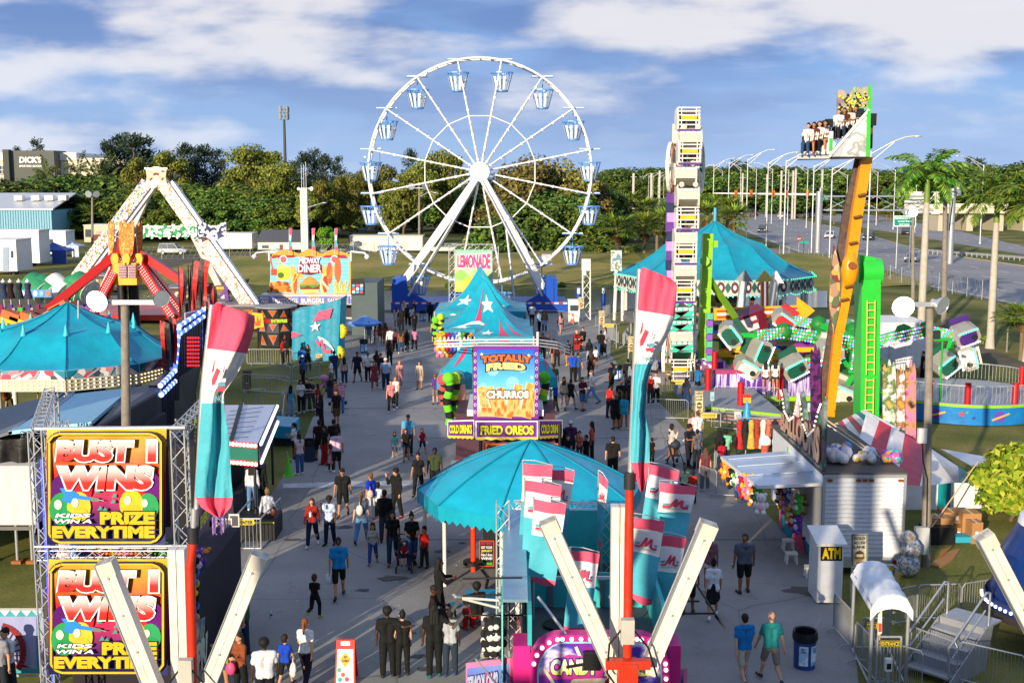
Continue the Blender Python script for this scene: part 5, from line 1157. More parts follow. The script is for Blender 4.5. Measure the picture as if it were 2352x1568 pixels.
def light_strip(b,p,q,w_,rows,n,off):
 p,q=V(p),V(q); s=(q-p).normalized().cross(V((0,1,0)))*w_
 for i in range(n):
  for j in range(rows): b.ball(p.lerp(q,(i+.5)/n)+s*((j+.5)/rows-.5)+off,.06,led(MULTI[(i*3+j*2)%5],1.3),n=4)
def arm(pts,strips):
 b=MB()
 for (p,q),w_ in zip(zip(pts[:-1],pts[1:]),(.6,.5,.5)): b.bm(p,q,w_,.5,GR_)
 for p in pts[1:-1]: b.ball(p,.55,mt('1a7a2c',.5))
 o=b.bd('arm',t); b=MB()
 for p,q,w_,rows,n in strips: light_strip(b,p,q,w_,rows,n,V((0,-.36,0)))
 b.bd('light_strip',o)
 return o
A0=W(1990,790,Y)
l1=W(1880,775,Y-1); l2=W(1800,762,Y-1.5); l3=W(1735,770,Y-2)
arm([A0,l1,l2,l3],[(A0,l2,.8,4,30),(l2,l3,.7,4,9)])
r1=W(2075,765,Y-.5); r2=W(2130,758,Y-1); r3=W(2190,770,Y-1.5)
arm([A0,r1,r2,r3],[(A0,r2,.8,4,26),(r2,r3,.7,4,9)])
e1,e2=W(1880,745,Y+3),W(1820,735,Y+4); arm([A0,e1,e2],[(e1,e2,.8,4,10)]); f1,f2=W(1900,825,Y-2),W(1838,835,Y-3); arm([A0,f1,f2],[(A0,f1,.7,4,12),(f1,f2,.7,4,9)]); arm([A0,W(1960,760,Y+2),W(1940,740,Y+4)],[(W(1975,770,Y+1.5),W(1940,742,Y+3.5),.9,5,7)]); arm([A0,W(1965,820,Y-2),W(1960,860,Y-2.5)],[(W(1968,800,Y-2),W(1962,850,Y-2.6),.8,4,8)])
b=MB(); b.cy((c.x,Y,0),(c.x,Y,A0.z+.6),.9,GR_,.6,n=12); b.box((c.x,Y,.9),(2.6,2.6,1.8),mt('2a7a3a')); b.bd('mast',t)
def pod(px,py,yy,rot,h2,arm_to):
 p=W(px,py,yy); Rm=Matrix.Rotation(rot,3,'Y')@Matrix.Rotation(.25,3,'X'); b=MB(); sh=gl('9c998e');
 pr=[(-.85,-.35),(-.6,-.6),(.5,-.6),(.85,-.2),(.8,.45),(.45,.6),(-.55,.6),(-.9,.2)]
 pr=[(x*.82,z*.82) for x,z in pr]; pts=[p+Rm@V((x,-.55,z)) for x,z in pr]; b.sl(pts[::-1],Rm@V((0,1.1,0)),sh);
 b.sl([p+Rm@V((x*.72,-.57,z*.72)) for x,z in pr][::-1],Rm@V((0,-.05,0)),h2); b.sl([p+Rm@V((x,.58,z)) for x,z in((-.55,-.2),(.65,-.2),(.65,.75),(-.4,.75))],Rm@V((0,.25,0)),h2)
 o=b.bd('pod',t); b=MB()
 for i in range(9): b.ball(p+Rm@V((-.5+.13*i,-.62,.38)),.06,led('5ad8c8',1.4),n=4); b.ball(p+Rm@V((-.5+.13*i,-.62,-.4)),.06,led('f0f4ff',1.2),n=4)
 b.cy(p+Rm@V((.3,-.61,0)),p+Rm@V((.3,-.68,0)),.16,DARK,n=10); b.bd('pod_light',o)
 b=MB(); b.bm(p,arm_to,.25,.25,GR_); b.bd('pod_arm',t)
dg=mt('1d5a48',.4); dp=mt('4a2a7a',.4)
for px,py,dy,rot,h2,to in[(1678,768,-2,.9,dg,l3),(1745,808,-2.5,-1.2,dg,l3),(1716,842,-2.2,.5,mt('d9d6ca'),l3),(1905,805,-3,.1,mt('cfcbbc'),W(1960,850,Y-2.5)),(2215,768,-1.6,-.35,dp,r3),(2170,835,-2,-.7,dg,r3),(2222,820,-1.4,1.3,mt('d4d0c4'),r3),(1935,900,-2.5,.4,mt('cfcbbc'),W(1960,860,Y-2.5)),(1800,735,4,.6,mt('c02a34'),e2),(1822,842,-3,-.5,dg,f2)]: pod(px,py,Y+dy,rot,h2,to)
b=MB(); a=W(1640,868,Y-3);d=W(1900,868,Y-3); b.box(((a.x+d.x)/2,Y-2.4,.75),(d.x-a.x,.4,1.5),pa('purple_skirt',['4a2a86','6a3aa8','d9cfe6','5a2f96'],1.4,.4,'noise',(3,1,.3))); b.box(((a.x+d.x)/2,Y-2.5,1.6),(d.x-a.x,.5,.2),mt('a83a6a',.4)); b.box(((a.x+d.x)/2,Y-2.7,.1),(d.x-a.x,.3,.3),LIME); b.bd('skirt',t)
for i,(px,py,h) in enumerate([(1655,770,'2a5ab8'),(1672,812,'e0901c'),(1700,806,'d8b82a'),(1730,815,'b8282c'),(1765,806,'2f7ac0'),(1790,818,'d8742a'),(1845,800,'8a2a8a')]):
 g=gz(W(px,py+22,77),0); p=W(px,py,77); b=MB(); b.ball(p,.7,gl(h),n=10,sc=(1.3,.8,.6)); b.box(p+V((0,.1,.45)),(.9,.5,.5),mt('3a2a4a')); b.box(p+V((0,-.5,0)),(1.3,.2,.3),YEL); b.cy(g,p,.12,GR_); tag(b.bd('kiddie_car',loc=g),['blue','orange','yellow','red','light blue','rust','purple'][i]+' rounded kiddie ride car low behind the spinning ride','ride car')
box_thing('box_trailer','white box trailer parked behind the spinning ride on the right',  'trailer',2020,2130,745,862,4,mt('dfe0e2',.5),WH,[('door',.2,.15,.55,.9,mt('d0d2d6'))])
box_thing('box_trailer','low white trailer seen behind the orange arm','trailer',1886,1990,752,800,4,mt('e2e0da',.5),WH,[('door',.2,.15,.4,.9,mt('cfcdc6'))])
Y=52; foot=gz(W(1912,1010,Y),0); t=thg('swing_arm_ride','green tower ride lifting riders on an orange arm and raised seat platform','amusement ride',foot)
b=MB(); GRN=gl('2cc03a'); p0=W(1990,985,Y);p1=W(1993,640,Y); p0=gz(p0,.2)
b.bm(p0,p1,.82,1.1,GRN,up=(0,1,0)); c=W(1998,625,Y); b.cy(c+V((-.42,0,0)),c+V((.42,0,0)),.62,GRN,n=18); b.sl([W(1975,585,Y-.3),W(1972,650,Y-.3),W(2018,650,Y-.3),W(2012,592,Y-.3)],(0,.8,0),GRN); b.bd('tower',t)
b=MB(); YR=mt('d8c85a',.5)
for s in(-9,9):
 for (u0,v0,u1,v1) in((2001,690,1999,860),(1998,868,1996,980)): b.cy(W(u0+s,v0,Y-.75),W(u1+s,v1,Y-.75),.035,YR,n=5)
for py in list(range(696,860,17))+list(range(873,980,17)): k=2001-(py-690)*.014; b.cy(W(k-9,py,Y-.75),W(k+9,py,Y-.75),.03,YR,n=5)
b.bd('ladder',t)
b=MB(); ar=[(1905,955),(1925,760),(1948,640),(1966,500),(1990,360)]; pts=[W(x,y,Y-1.6) for x,y in ar]
for i,(p,q_) in enumerate(zip(pts[:-1],pts[1:])): b.bm(p,q_,.36 if i<1 else .44,.34,ORANGE,up=(0,1,0))
c=W(1952,620,Y-1.7); b.ball(c,.5,ORANGE,n=12,sc=(.75,.6,1.5)); b.cy(c+V((0,-.38,.2)),c+V((0,1.4,.2)),.16,mt('8a4a14'),n=12); b.bd('arm',t)
for px,py in((1980,450),(1970,500),(1960,560),(1950,660),(1940,690)): b=MB(); b.cy(W(px-9,py,Y-1.95),W(px+9,py-4,Y-1.95),.06,mt('6a4a1c')); b.bd('clamp',t)
b=MB();
for (x0,y0,x1,y1) in((1981,362,1950,500),(1950,500,1935,600),(1928,700,1890,935)): b.bm(W(x0-8,y0,Y-1.2),W(x1-8,y1,Y-1.2),.16,.3,mt('5a4a42',.7,var=.5,sc=6));
b.bd('cable_chain',t)
b=MB(); DECO=pa('painted_scroll',['a8866a','d9a04a','7a3a3a','c9b08a','5a6a4a'],4,.5,'vor'); b.sl([W(1908,640,Y-1.9),W(1905,700,Y-1.9),W(1915,765,Y-1.9),W(1930,700,Y-1.9),W(1928,610,Y-1.9),W(1916,560,Y-1.9)],(0,.12,0),DECO); b.bd('scroll_panel',t)
b=MB(); fl=[W(1832,362,Y-2.6),W(1990,358,Y-2.6),W(1990,358,Y+.3),W(1850,358,Y+.3)]; b.sl([p+Z(.05) for p in fl],(0,0,-.16),DARK); b.bm(W(1830,362,Y-2.65),W(1905,361,Y-2.65),.06,.12,mt('bfc1c0',.4)); b.bd('floor',t)
b=MB(); PNT=pa('mountain_paint',['d9d9d8','c4c6ca','e6e6e4','8f9296','dcdcd6','b0b4ba'],.9,.5); b.sl([W(1906,360,Y-2.7),W(1994,360,Y-2.7),W(1994,255,Y-2.7)],(0,.08,0),PNT); b.bm(W(1904,360,Y-2.72),W(1996,252,Y-2.72),.1,.1,WH); b.bm(W(1993,360,Y-2.72),W(1995,255,Y-2.72),.16,.14,gl('3cc040')); b.bd('side_panel',t)
b=MB(); ridge=[(0,.12),(.05,.02),(.22,.1),(.28,.3),(.34,.28),(.45,.1),(.5,-.02),(.53,-.02),(.56,.1),(.62,0),(.7,.12),(.8,.04),(.9,.06),(.97,.02)]
qd=Q(W(1924,205,Y-1),W(1998,196,Y-1),W(1998,252,Y-1),W(1923,266,Y-1)); b.sl([qd.p(u,v) for u,v in [(0,1)]+[(1,1),(1,-.1),(.97,.02)][0:3]+ridge[::-1]],-qd.n*.12,pa('castle_paint',['a88a8a','8f8a74','b59a92','9aa27a','86707c'],1.6,.6))
qd.rect(b,.0,.82,1,1,mt('7aa890',.6),.02); qd.rect(b,.5,0,.56,.8,mt('86b894',.6),.02)
b.bm(W(1998,196,Y-1),W(1998,255,Y-1),.1,.14,gl('3cc040')); b.bd('backdrop',t)
b=MB(); rr=random.Random(3)
for i in range(70): b.ball(qd.p(rr.uniform(.04,.95),rr.uniform(.25,.8),.06),.05,mt('e0c83a',.4,emit=.4) if i%2 else mt('2a2428'),n=4)
b.bd('bulb_string',t)
b=MB(); b.sl([W(1846,300,Y-2.2),W(1846,348,Y-2.2),W(1905,345,Y-2.2),W(1905,275,Y-2.2)],(0,.3,0),BK); b.sl([W(1920,272,Y-.9),W(1920,320,Y-.9),W(1990,310,Y-.9),W(1990,252,Y-.9)],(0,.3,0),BK)
for i in range(5): b.box(W(1862+11*i,297-3.4*i,Y-2.2),(.2,.3,.34),BK); b.box(W(1928+12*i,275-4*i,Y-.9),(.2,.3,.34),BK)
b.bd('seat_back',t)
b=MB(); b.sl([W(1884,340,Y-2.75),W(1884,355,Y-2.75),W(1908,355,Y-2.75),W(1920,330,Y-2.75),W(1910,318,Y-2.75)],(0,1,0),WH); b.bm(W(1906,355,Y-2.75),W(1907,302,Y-2.75),.16,.2,WH); b.box(W(1908,332,Y-2.86),(.12,.04,.5),gl('3cc040')); b.bd('end_pod',t)
b=MB()
for i in range(5):
 for dx in(-2.2,2.2):
  b.tb([W(1858+11*i+dx,302-3*i,Y-2.3),W(1855+11*i+dx,315-3*i,Y-2.9),W(1853+11*i+dx,327-3*i,Y-2.8)],.035,mt('f2efe8',.4),n=5)
  b.tb([W(1926+12*i+dx,280-3.6*i,Y-1),W(1923+12*i+dx,291-3.6*i,Y-1.6),W(1921+12*i+dx,300-3.6*i,Y-1.5)],.035,mt('f2efe8',.4),n=5)
b.bd('shoulder_harness',t)
b=MB(); b.sl([W(1996,262,Y-.4),W(1996,345,Y-.4),W(2004,340,Y-.4),W(2006,262,Y-.4)],(0,.9,0),mt('5a3a22',.6,var=.4)); b.box(W(2002,275,Y-.5),(.3,.4,.5),BK); b.bd('rear_bracket',t)
b=MB(); b.box(gz(foot,.5)+V((1,0,0)),(3.6,3.4,1.0),PURP); b.box(gz(foot,.2)+V((1,0,0)),(5,4,.4),DARK); b.bd('base',t)
for (x0,x1,y0,y1,h,l) in[(2028,2058,835,1005,['5a8a3a','9ac04a','e6e6d8','3c6a3a','c8a85a'],'tall painted jungle scenery panel right of the green tower'),(2060,2078,850,1020,['e6dcd0','c87a2a','f0ece4','8a5a3a','d89a3a'],'painted tan and white scenery panel between two others'),(2080,2104,838,1030,['d85a8a','8a4a3a','e67aa8','c08a5a','3a2a2a'],'pink and brown painted scenery panel beside the round platform'),(1862,1885,800,985,['2a1a4a','4a2a7a','1c1830','6a2a6a','241c3c'],'dark purple painted scenery panel left of the green tower')]:
 Yq=50.5; q=Q.px(x0,y0,x1,y1,Yq); q.d.z=q.c.z=max(.05,q.c.z); b=MB(); top_=[(0,.05),(.15,.0),(.3,.07),(.5,-.06),(.7,.04),(.85,-.02),(1,.08)]
 b.sl([q.p(u,v) for u,v in [(0,1),(1,1)]+top_[::-1]],-q.n*.08,pa('scenery_'+str(x0),h,1.4,.4));
 b.bm(gz(q.p(.2,1,-.4),0),q.p(.2,.3,-.1),.06,.06,GV); tag(b.bd('scenery_panel',loc=gz(q.p(.5,1),0)),l,'scenery panel')
Yc=G(2200,975).y+3.6; c=V((W(2205,930,Yc).x,Yc,0)); Rr=4.1; t=thg('round_platform','round fenced ride platform with a blue planet and star skirt','ride platform',c); b=MB(); SK=vn('1c7ac0')
b.la(c,[(Rr,.05),(Rr+.05,.95)],SK,n=28); b.bd('skirt',t); b=MB(); b.la(c,[(Rr+.06,.95),(Rr+.06,1.08),(0,1.08)],mt('9aa0a6',.5),n=28,smooth=False); b.la(c,[(Rr+.08,.93),(Rr+.08,1.06)],LIME,n=28); b.bd('floor',t)
b=MB()
def cylq(a0,a1): P=lambda a,z:c+V((cos(a)*(Rr+.09),sin(a)*(Rr+.09),z)); return Q(P(a0,.95),P(a1,.95),P(a1,.08),P(a0,.08))
for k,(a0,pl) in enumerate([(-2.35,0),(-2.0,1),(-1.62,0),(-1.2,1),(-.85,0)]):
 q=cylq(a0,a0+.3)
 if pl==0: q.el(b,.5,.5,.22,.32,mt(['5a3a96','e6c83a','6a44a8'][k%3]),.03); q.pg(b,[(.15,.65),(.85,.3),(.9,.38),(.2,.75)],mt('d8a83a'),.05)
 else: q.star(b,.3,.4,.13,mt('c83a4a'),.03,1.5); q.star(b,.75,.6,.09,mt('2a3a8a'),.03,1.5); q.el(b,.5,.3,.05,.07,mt('3aa84a'),.03)
b.bd('skirt_print',t); b=MB()
n=22
for i in range(n):
 a=2*pi*i/n
 if sin(a)>.95: continue
 e=2*pi*(i+1)/n; P=lambda a,z:c+V((cos(a)*Rr,sin(a)*Rr,z))
 b.tb([P(a,1.08),P(a,2.0),P(e,2.0),P(e,1.08)],.03,ST_,n=5)
 for j in range(1,6): f=a+(e-a)*j/6; b.cy(P(f,1.15),P(f,2.0),.012,ST_,n=4,cap=False)
b.bd('railing',t)
for a in(-2.3,-1.85,-1.25,-.75,-.3,.35,2.6): b=MB(); p=c+V((cos(a)*(Rr-.1),sin(a)*(Rr-.1),0)); b.cy(p+Z(1.08),p+Z(2.15),.15,mt('b8141c',.45),n=10); b.bd('padded_post',t)
b=MB(); p=gz(W(2155,990,Yc-3),0); b.cy(p,p+Z(4.2),.05,GR_); b.box(p+Z(4.2),(.9,.3,.12),GR_); b.box(p+V((-.35,-.1,4.45)),(.3,.3,.4),DARK); b.bd('light_stand',t)
t=thg('striped_tent','white sided tent with red and teal striped sloping roof behind the game trailer','tent',gz(W(2080,1180,44),0)); b=MB()
Yn=37.6
roofL=[W(1985,940,47),W(1898,972,42),W(1898,1075,39),W(2095,1010,46)]
cols=['f0eeea','167a86','f0eeea','c83a5a','f0eeea','c83a5a','f0eeea','167a86','f0eeea']
q=Q(W(1985,940,50.5),W(2068,985,49),W(1900,1085,43.5),W(1890,985,46)); n=len(cols)
for i,h in enumerate(cols): q.rect(b,0,i/n,1,(i+1)/n,vn(h),.0)
F0=[W(1985,940,46),W(2060,982,45),W(2150,1035,43.5),W(2238,1100,42)]
top_=[(2000,950),(2035,968),(2078,992),(2140,1028),(2210,1075),(2246,1108)]
bot=[(1965,1098),(2030,1110),(2078,1118),(2140,1125),(2210,1128),(2246,1118)]
bc=['f0eeea','cc2c48','f0eeea','cc2c48','f0eeea','f0eeea','1a98a2']
bands=[((1990,948),(1950,1090)),((2020,965),(1975,1098)),((2048,980),(2018,1104)),((2078,996),(2060,1112)),((2132,1026),(2112,1118)),((2200,1070),(2205,1126)),((2225,1085),(2222,1122)),((2248,1108),(2240,1128))]
for (a0,a1),(c0,c1),h in zip(bands[:-1],bands[1:],['f0eeea','cc2c48','f0eeea','cc2c48','f0eeea','1a98a2','f0eeea']):
 b.add([W(*a0,48.5),W(*a1,43.2),W(*c1,43.2),W(*c0,48.5)],[(0,1,2,3)],vn(h))
b.bd('roof',t); b=MB()
wall=[((1950,1088),'f0eeea'),((2050,1108),'f0eeea'),((2112,1116),'f0eeea'),((2155,1112),'0f8790'),((2185,1108),'f0eeea'),((2250,1110),'f0eeea'),((2262,1085),'f0eeea'),((2350,1110),'f0eeea')]
for ((x0,y0),h),((x1,y1),_) in zip(wall[:-1],wall[1:]):
 p,q_=W(x0,y0,43),W(x1,y1,43); b.add([p,gz(p,0),gz(q_,0),q_],[(0,1,2,3)],vn(h))
b.add([W(2246,1070,44),W(2352,1075,48),gz(W(2400,1175,48),0),gz(W(2246,1175,44),0)],[(3,2,1,0)],vn('f0eeea'))
b.add([W(2160,1030,46),W(2420,1075,50),W(2420,1095,44),W(2250,1080,42)],[(3,2,1,0)],vn('dfe2ea')); b.add([W(2262,1073,41.9),W(2330,1085,43),W(2330,1093,43),W(2275,1082,41.9)],[(3,2,1,0)],vn('c02a50'))
b.bd('side_wall',t)
b=MB(); b.cy(W(1900,965,40),W(2085,1095,36.5),.03,mt('c9b08a')); b.cy(W(1900,975,40.5),W(2070,1090,36.7),.03,mt('d9d2c4')); b.cy(W(2246,1060,41),gz(W(2100,1270,38),0),.025,mt('c9b08a')); b.bd('guy_rope',t)
Y=35.6; a=W(1893,1090,Y);c=W(2079,1090,Y); zt=a.z; TL=7.2; WT=c.x-a.x; t=thg('game_trailer','white ribbed box trailer fitted as a balloon game stall','game trailer',((a.x+c.x)/2,Y,0)); cx=(a.x+c.x)/2
b=MB(); b.box((cx,Y+TL/2,zt/2+.25),(WT,TL,zt-.5),mt('dfe2e6',.4,dirt=.15))
for i in range(18): b.box((cx,Y-.01,.6+i*(zt-.7)/18),(WT-.1,.03,.035),mt('c9ccd1',.4))
b.bd('body',t)
b=MB()
for s in(-1,1): b.box((cx+s*WT/2,Y-.02,zt/2+.25),(.08,.08,zt-.5),GV)
b.box((cx,Y-.03,zt-.03),(WT+.06,.1,.1),GV); b.box((cx,Y-.03,.42),(WT+.06,.12,.3),GV); b.bd('edge_trim',t)
b=MB(); b.box((cx,Y+TL/2,zt+.03),(WT+.1,TL+.1,.08),mt('5a5450',.8)); b.bd('roof',t)
b=MB()
for u in(.07,.42,.5,.58,.94): b.box((a.x+WT*u,Y-.06,zt-.16),(.14,.05,.07),mt('8a4a1c',.3))
for u,h in((.9,'8a1420'),(.95,'e6e0d8')): b.cy((a.x+WT*u,Y-.1,.45),(a.x+WT*u,Y-.13,.45),.07,mt(h,.3),n=10)
b.bd('marker_light',t); b=MB(); b.box((cx+.95,Y-.03,.85),(.42,.03,.4),mt('d2d6da',.4)); b.bd('hatch',t)
b=MB()
for yy in(Y+4.2,Y+5.2):
 for s in(-1,1): b.cy((cx+s*(WT/2-.3),yy,.38),(cx+s*(WT/2-.02),yy,.38),.38,BK,n=12)
b.bd('wheel',t)
xl=a.x; q=Q(V((xl-.05,Y+5.6,W(1796,892,Y+5.6).z)),V((xl-.05,Y+.1,W(1899,890,Y+.1).z)),V((xl-.05,Y+.1,zt+.1)),V((xl-.05,Y+5.6,zt+.1)))
b=MB(); top_=[(0,.0),(.04,.1),(.12,.42),(.25,.55),(.36,.45),(.44,.2),(.47,.05),(.52,.2),(.6,.5),(.72,.62),(.84,.5),(.93,.25),(1,.12)]
GW=pa('balloon_wall_paint',['2f6a4a','4a7a5a','8a8a90','2a5a40','6a5a6a'],1.1,.5)
b.sl([q.p(u,v) for u,v in [(0,1),(1,1)]+top_[::-1]],-q.n*.12,GW)
q.el(b,.42,.45,.09,.3,mt('c9a05a',.5),.03); q.el(b,.42,.4,.06,.18,mt('e0d6d0'),.04); q.el(b,.42,.62,.08,.15,mt('a83a4a'),.04); b.bd('balloon_wall',t)
b=MB(); LET=mt('c9a58a',.4,var=.2)
b.tx('BALLOONS',q,.02,.5,.98,.88,LET,.07,mt('5a2c2c'),.06,.06,arc=.02,grow=.2); b.bd('lettering',t)
b=MB()
for i in range(len(top_)-1):
 (u0,v0),(u1,v1)=top_[i],top_[i+1]
 for k in range(4): b.ball(q.p(u0+(u1-u0)*k/4,v0+(v1-v0)*k/4+.05,.08),.045,mt('f0e8d8',.3,emit=.3),n=5)
b.bd('bulb_string',t)
aw=[W(1899,1108,Y),W(1740,1115,Y-.2),W(1655,1047,Y+4.4),W(1832,1033,Y+4.8)]
b=MB(); b.sl([p for p in aw],(0,0,-.1),me_('c9d6e6',.3),mt('d9d9d6'));
for k in(.3,.6,.85): b.bm(aw[1].lerp(aw[2],k)+V((.1,0,.03)),aw[0].lerp(aw[3],k)+Z(.03),.04,.03,mt('aebccc',.4))
b.bd('awning',t)
b=MB(); p0=gz(W(1898,1340,Y),0);p1=gz(W(1788,1225,Y+5),0); qq=Q(gz(p1,1.05),gz(p0,1.05),p0,p1); qq.bo(b,vn('127a94'),.08); qq.pg(b,[(.02,.1),(.04,.9),(.1,.9)],PINK,.03); qq.pg(b,[(.42,.0),(.32,.95),(.62,1)],PINK,.03); qq.star(b,.2,.5,.08,WHV,.03,1.6); qq.star(b,.86,.5,.07,WHV,.03,1.6); qq.rect(b,.68,.1,.71,1,WHV,.03); b.bd('counter_banner',t)
b=MB(); b.sl([gz(p1,1.06),gz(p0,1.06),gz(p0,1.06)+V((.6,.1,0)),gz(p1,1.06)+V((.6,.1,0))][::-1],(0,0,.05),mt('2c3034',.5)); b.bd('counter',t)
b=MB()
for k in(0.05,.95): p=p0.lerp(p1,k); b.bm(p+V((.2,0,1.1)),gz(p,2.95)+V((.2,0,0)),.09,.09,gl('4aa81c'))
b.bd('counter_post',t)
rr=random.Random(8); PC=['d9b02c','e6e2da','7a3a9a','e06a9a','c02030','2a2a2c','2f7ac0','e09a2a']
def mk_plush(kind):
 t=thg('plush_toy','x','plush toy',(0,0,0)); b=MB(); m1,m2=mt(kind[0],.9),mt(kind[1],.9)
 b.ball((0,0,.2),.16,m1,n=10,sc=(1,.85,1.15)); b.ball((0,-.05,.2),.12,m2,n=8); b.ball((0,0,.46),.15,m1,n=10); b.ball((0,-.1,.43),.075,m2,n=8)
 for s in(-1,1):
  b.ball((s*.12,0,.57),.06,m1,n=8); b.ball((s*.17,-.02,.26),.06,m1,n=8,sc=(1,1,1.6)); b.ball((s*.09,-.1,.06),.08,m1,n=8); b.ball((s*.05,-.14,.49),.02,BK,n=6)
 b.bd('body',t); return Proto(t)
PL={k:mk_plush(v) for k,v in {'yellow':('d9a81c','f0dc8a'),'purple':('6a3a96','d8c8e6'),'white':('e6e2da','f0b0b8'),'black':('1a1a1e','e6e2da'),'pink':('e0709a','f2c8d6'),'red':('b81c2c','f0e0d0'),'blue':('2f7ac8','d8ecf8'),'green':('4aa83c','d8f0c8'),'orange':('e08a2a','f4e0c0')}.items()}
gPz='plush prizes hanging along the balloon stall awning'
ks=list(PL)
for i in range(16):
 k=ks[(i*5+2)%9]; f=i/15; p=aw[1].lerp(aw[2],f); PL[k].put(p+V((.1+.1*rr.random(),0,-.62-.25*rr.random())),rr.uniform(-.5,.5),rr.uniform(.8,1.15),f'{k} plush prize hung from the edge of the balloon stall awning',gPz+' '+k)
for i in range(12):
 k=ks[(i*4+1)%9]; f=(i%6)/6; PL[k].put((xl-.12-.9*(1-f)*.3-.2,Y+.6+4.2*f,1.15+.62*(i//6)),-1.2,1.0,f'{k} plush prize stacked inside the balloon stall behind the counter','plush prizes inside the balloon stall '+k)
for k,px,py in(('purple',1826,1168),('orange',1848,1166),('purple',1866,1172)):
 p=W(px,py,Y+2.2); PL[k].put((p.x,Y+2.2,p.z-.25),0,1.15,f'{k} plush monkey prize sitting on the back shelf of the balloon stall','shelf monkeys '+k)
for i,(px,py,s,hs) in enumerate([(1925,1040,.6,['8a5ac0','e6a0c0','5aa0d8','e6e0d8','e0b85a']),(1925,1072,.62,['e6dfe0','d9d4da','e8c0c8','cfd4dc']),(1985,1070,.5,['d9d8d6','c9a84a','e6e6e4','b8b8ba']),(2046,1072,.58,['d85a9a','5a8ac8','e0a03a','7a4ac0','3aa8a0']),(1992,1046,.42,['c8d8ea','e6d0d8','d9d6d2'])]):
 s*=.72; p=W(px,py,Y+1.2+(.8 if i in(0,4) else 0)); b=MB(); m_=pa('toy_bag_'+str(i),hs,7,.25,'vor'); [b.ball((p.x+rr.uniform(-.75,.75)*s,p.y+rr.uniform(-.5,.5)*s,zt+.07+s*rr.uniform(.3,.75)),s*rr.uniform(.3,.48),m_,n=8) for _ in range(13)]
 tag(b.bd('toy_bag',loc=(p.x,p.y,zt+.07)),['purple and orange bag of plush toys at the back of the trailer roof','pale clear bag of toys at the left of the trailer roof','clear bag of white toys in the middle of the trailer roof','bright mixed colour bag of toys at the right of the trailer roof','small pale bag of toys behind the others on the roof'][i],'toy bag')
g=G(1909,1388); Y=g.y; a=W(1880,1260,Y);c=W(1938,1260,Y); x0,x1=a.x,c.x; zt2=a.z+.1; t=thg('atm_booth','narrow white ATM booth with a sloped roof in front of the game trailer','cash machine',g); b=MB()
b.box(((x0+x1)/2,Y+.5,zt2/2+.03),(x1-x0,1.0,zt2-.06),WH); b.box(((x0+x1)/2,Y-.012,.75),(x1-x0-.1,.03,1.1),mt('dcdfe2',.4)); b.bd('body',t)
b=MB(); b.sl([(x0-.08,Y-.1,zt2),(x1+.08,Y-.1,zt2),(x1+.08,Y+1.05,zt2+.22),(x0-.08,Y+1.05,zt2+.22)],(0,0,.07),WH); b.bd('roof',t)
q=Q.px(1885,1252,1934,1287,Y-.02); b=MB(); q.bo(b,BK,.03); b.tx('ATM',q,.06,.14,.94,.88,mt('e6c21c',.4),.012,bold=.05); b.bd('sign_panel',t)
def gold_sign(px,py0,py1,w_,Y,label,m=None,bar=True,base=None):
 g=gz(W(px,py1,Y),0); t=thg('lane_sign',label,'sign',g); q=Q.px(px-w_/2,py0,px+w_/2,py1,Y); b=MB(); PA=pa('parchment',['d9c99a','c9b685','e2d6ae','b8a474'],2,.6) if m is None else m
 b.sl([q.p(u,v) for u,v in[(0,0),(0,.93),(.5,1),(1,.93),(1,0)]],-q.n*.03,PA); q.line(b,[(.05,.02),(.05,.92),(.5,.985),(.95,.92),(.95,.02),(.05,.02)],.02,mt('3a3222'),.01)
 for i,s in enumerate(('GOLD','ACCESS','LANE')): b.tx(s,q,.14,.08+.13*i,.86,.17+.13*i,mt('2a2418'),.012,bold=.04)
 q.el(b,.5,.66,.3,.15,mt('8a7448'),.011); q.el(b,.5,.63,.2,.09,mt('cbb98c'),.013); q.rect(b,.2,.68,.8,.74,mt('5a4a2c'),.014); q.pg(b,[(.2,.56),(.5,.48),(.8,.56),(.7,.6),(.3,.6)],mt('4a3c24'),.014); q.rect(b,.3,.82,.7,.9,mt('9a5a3a'),.013)
 b.bd('panel',t); b=MB(); p=q.p(.12,.5,-.06);
 b.cy(gz(p,0),p,.03,ST_,n=6); b.bd('post',t)
 if bar:
  b=MB(); x=q.p(.1,1.02,-.06); x2=x+V((1.25,0,0)); b.tb([gz(x,0),x+Z(-.02),x+V((.1,0,.06)),x2+V((-.1,0,.06)),x2+Z(-.02),gz(x2,0)],.03,ST_,n=6); qs=Q(x+V((.25,-.04,.04)),x2+V((-.2,-.04,.04)),x2+V((-.2,-.04,-.2)),x+V((.25,-.04,-.2))); qs.bo(b,mt('d9c24a',.5),.02); qs.rect(b,.1,.3,.9,.42,mt('6a5a2c'),.01); qs.rect(b,.2,.6,.8,.7,mt('6a5a2c'),.01); b.bd('entry_arch',t)
DPA=pa('shaded_parchment',['7a7256','8a805f','6a644c'],2,.6)  # darker copy of the parchment, shade put into its colours
gold_sign(1974,1226,1302,37,33.0,'dark framed lane sign in front of the white game trailer',pa('silver_parchment',['a8a696','8f8d80','c2bfae'],2,.5))
gold_sign(1606,897,950,20,58,'parchment lane sign by the fence corner of the spinning ride')
gold_sign(1535,833,874,16,66,'shaded lane sign in front of the zipper entrance',DPA)
gold_sign(1450,772,808,16,73,'parchment lane sign with its own arch left of the tall flag')
gold_sign(1382,713,745,14,86,'parchment lane sign by the wheel ticket gate')
gold_sign(1335,682,710,13,100,'parchment lane sign beside the blue wheel posts',None,False)
gold_sign(733,812,852,17,78,'parchment lane sign in front of the teal curtain booth')
gold_sign(722,777,815,17,82,'parchment lane sign just behind another on the teal curtain')
gold_sign(567,851,895,20,68,'shaded lane sign among the queue barriers on the left',DPA)
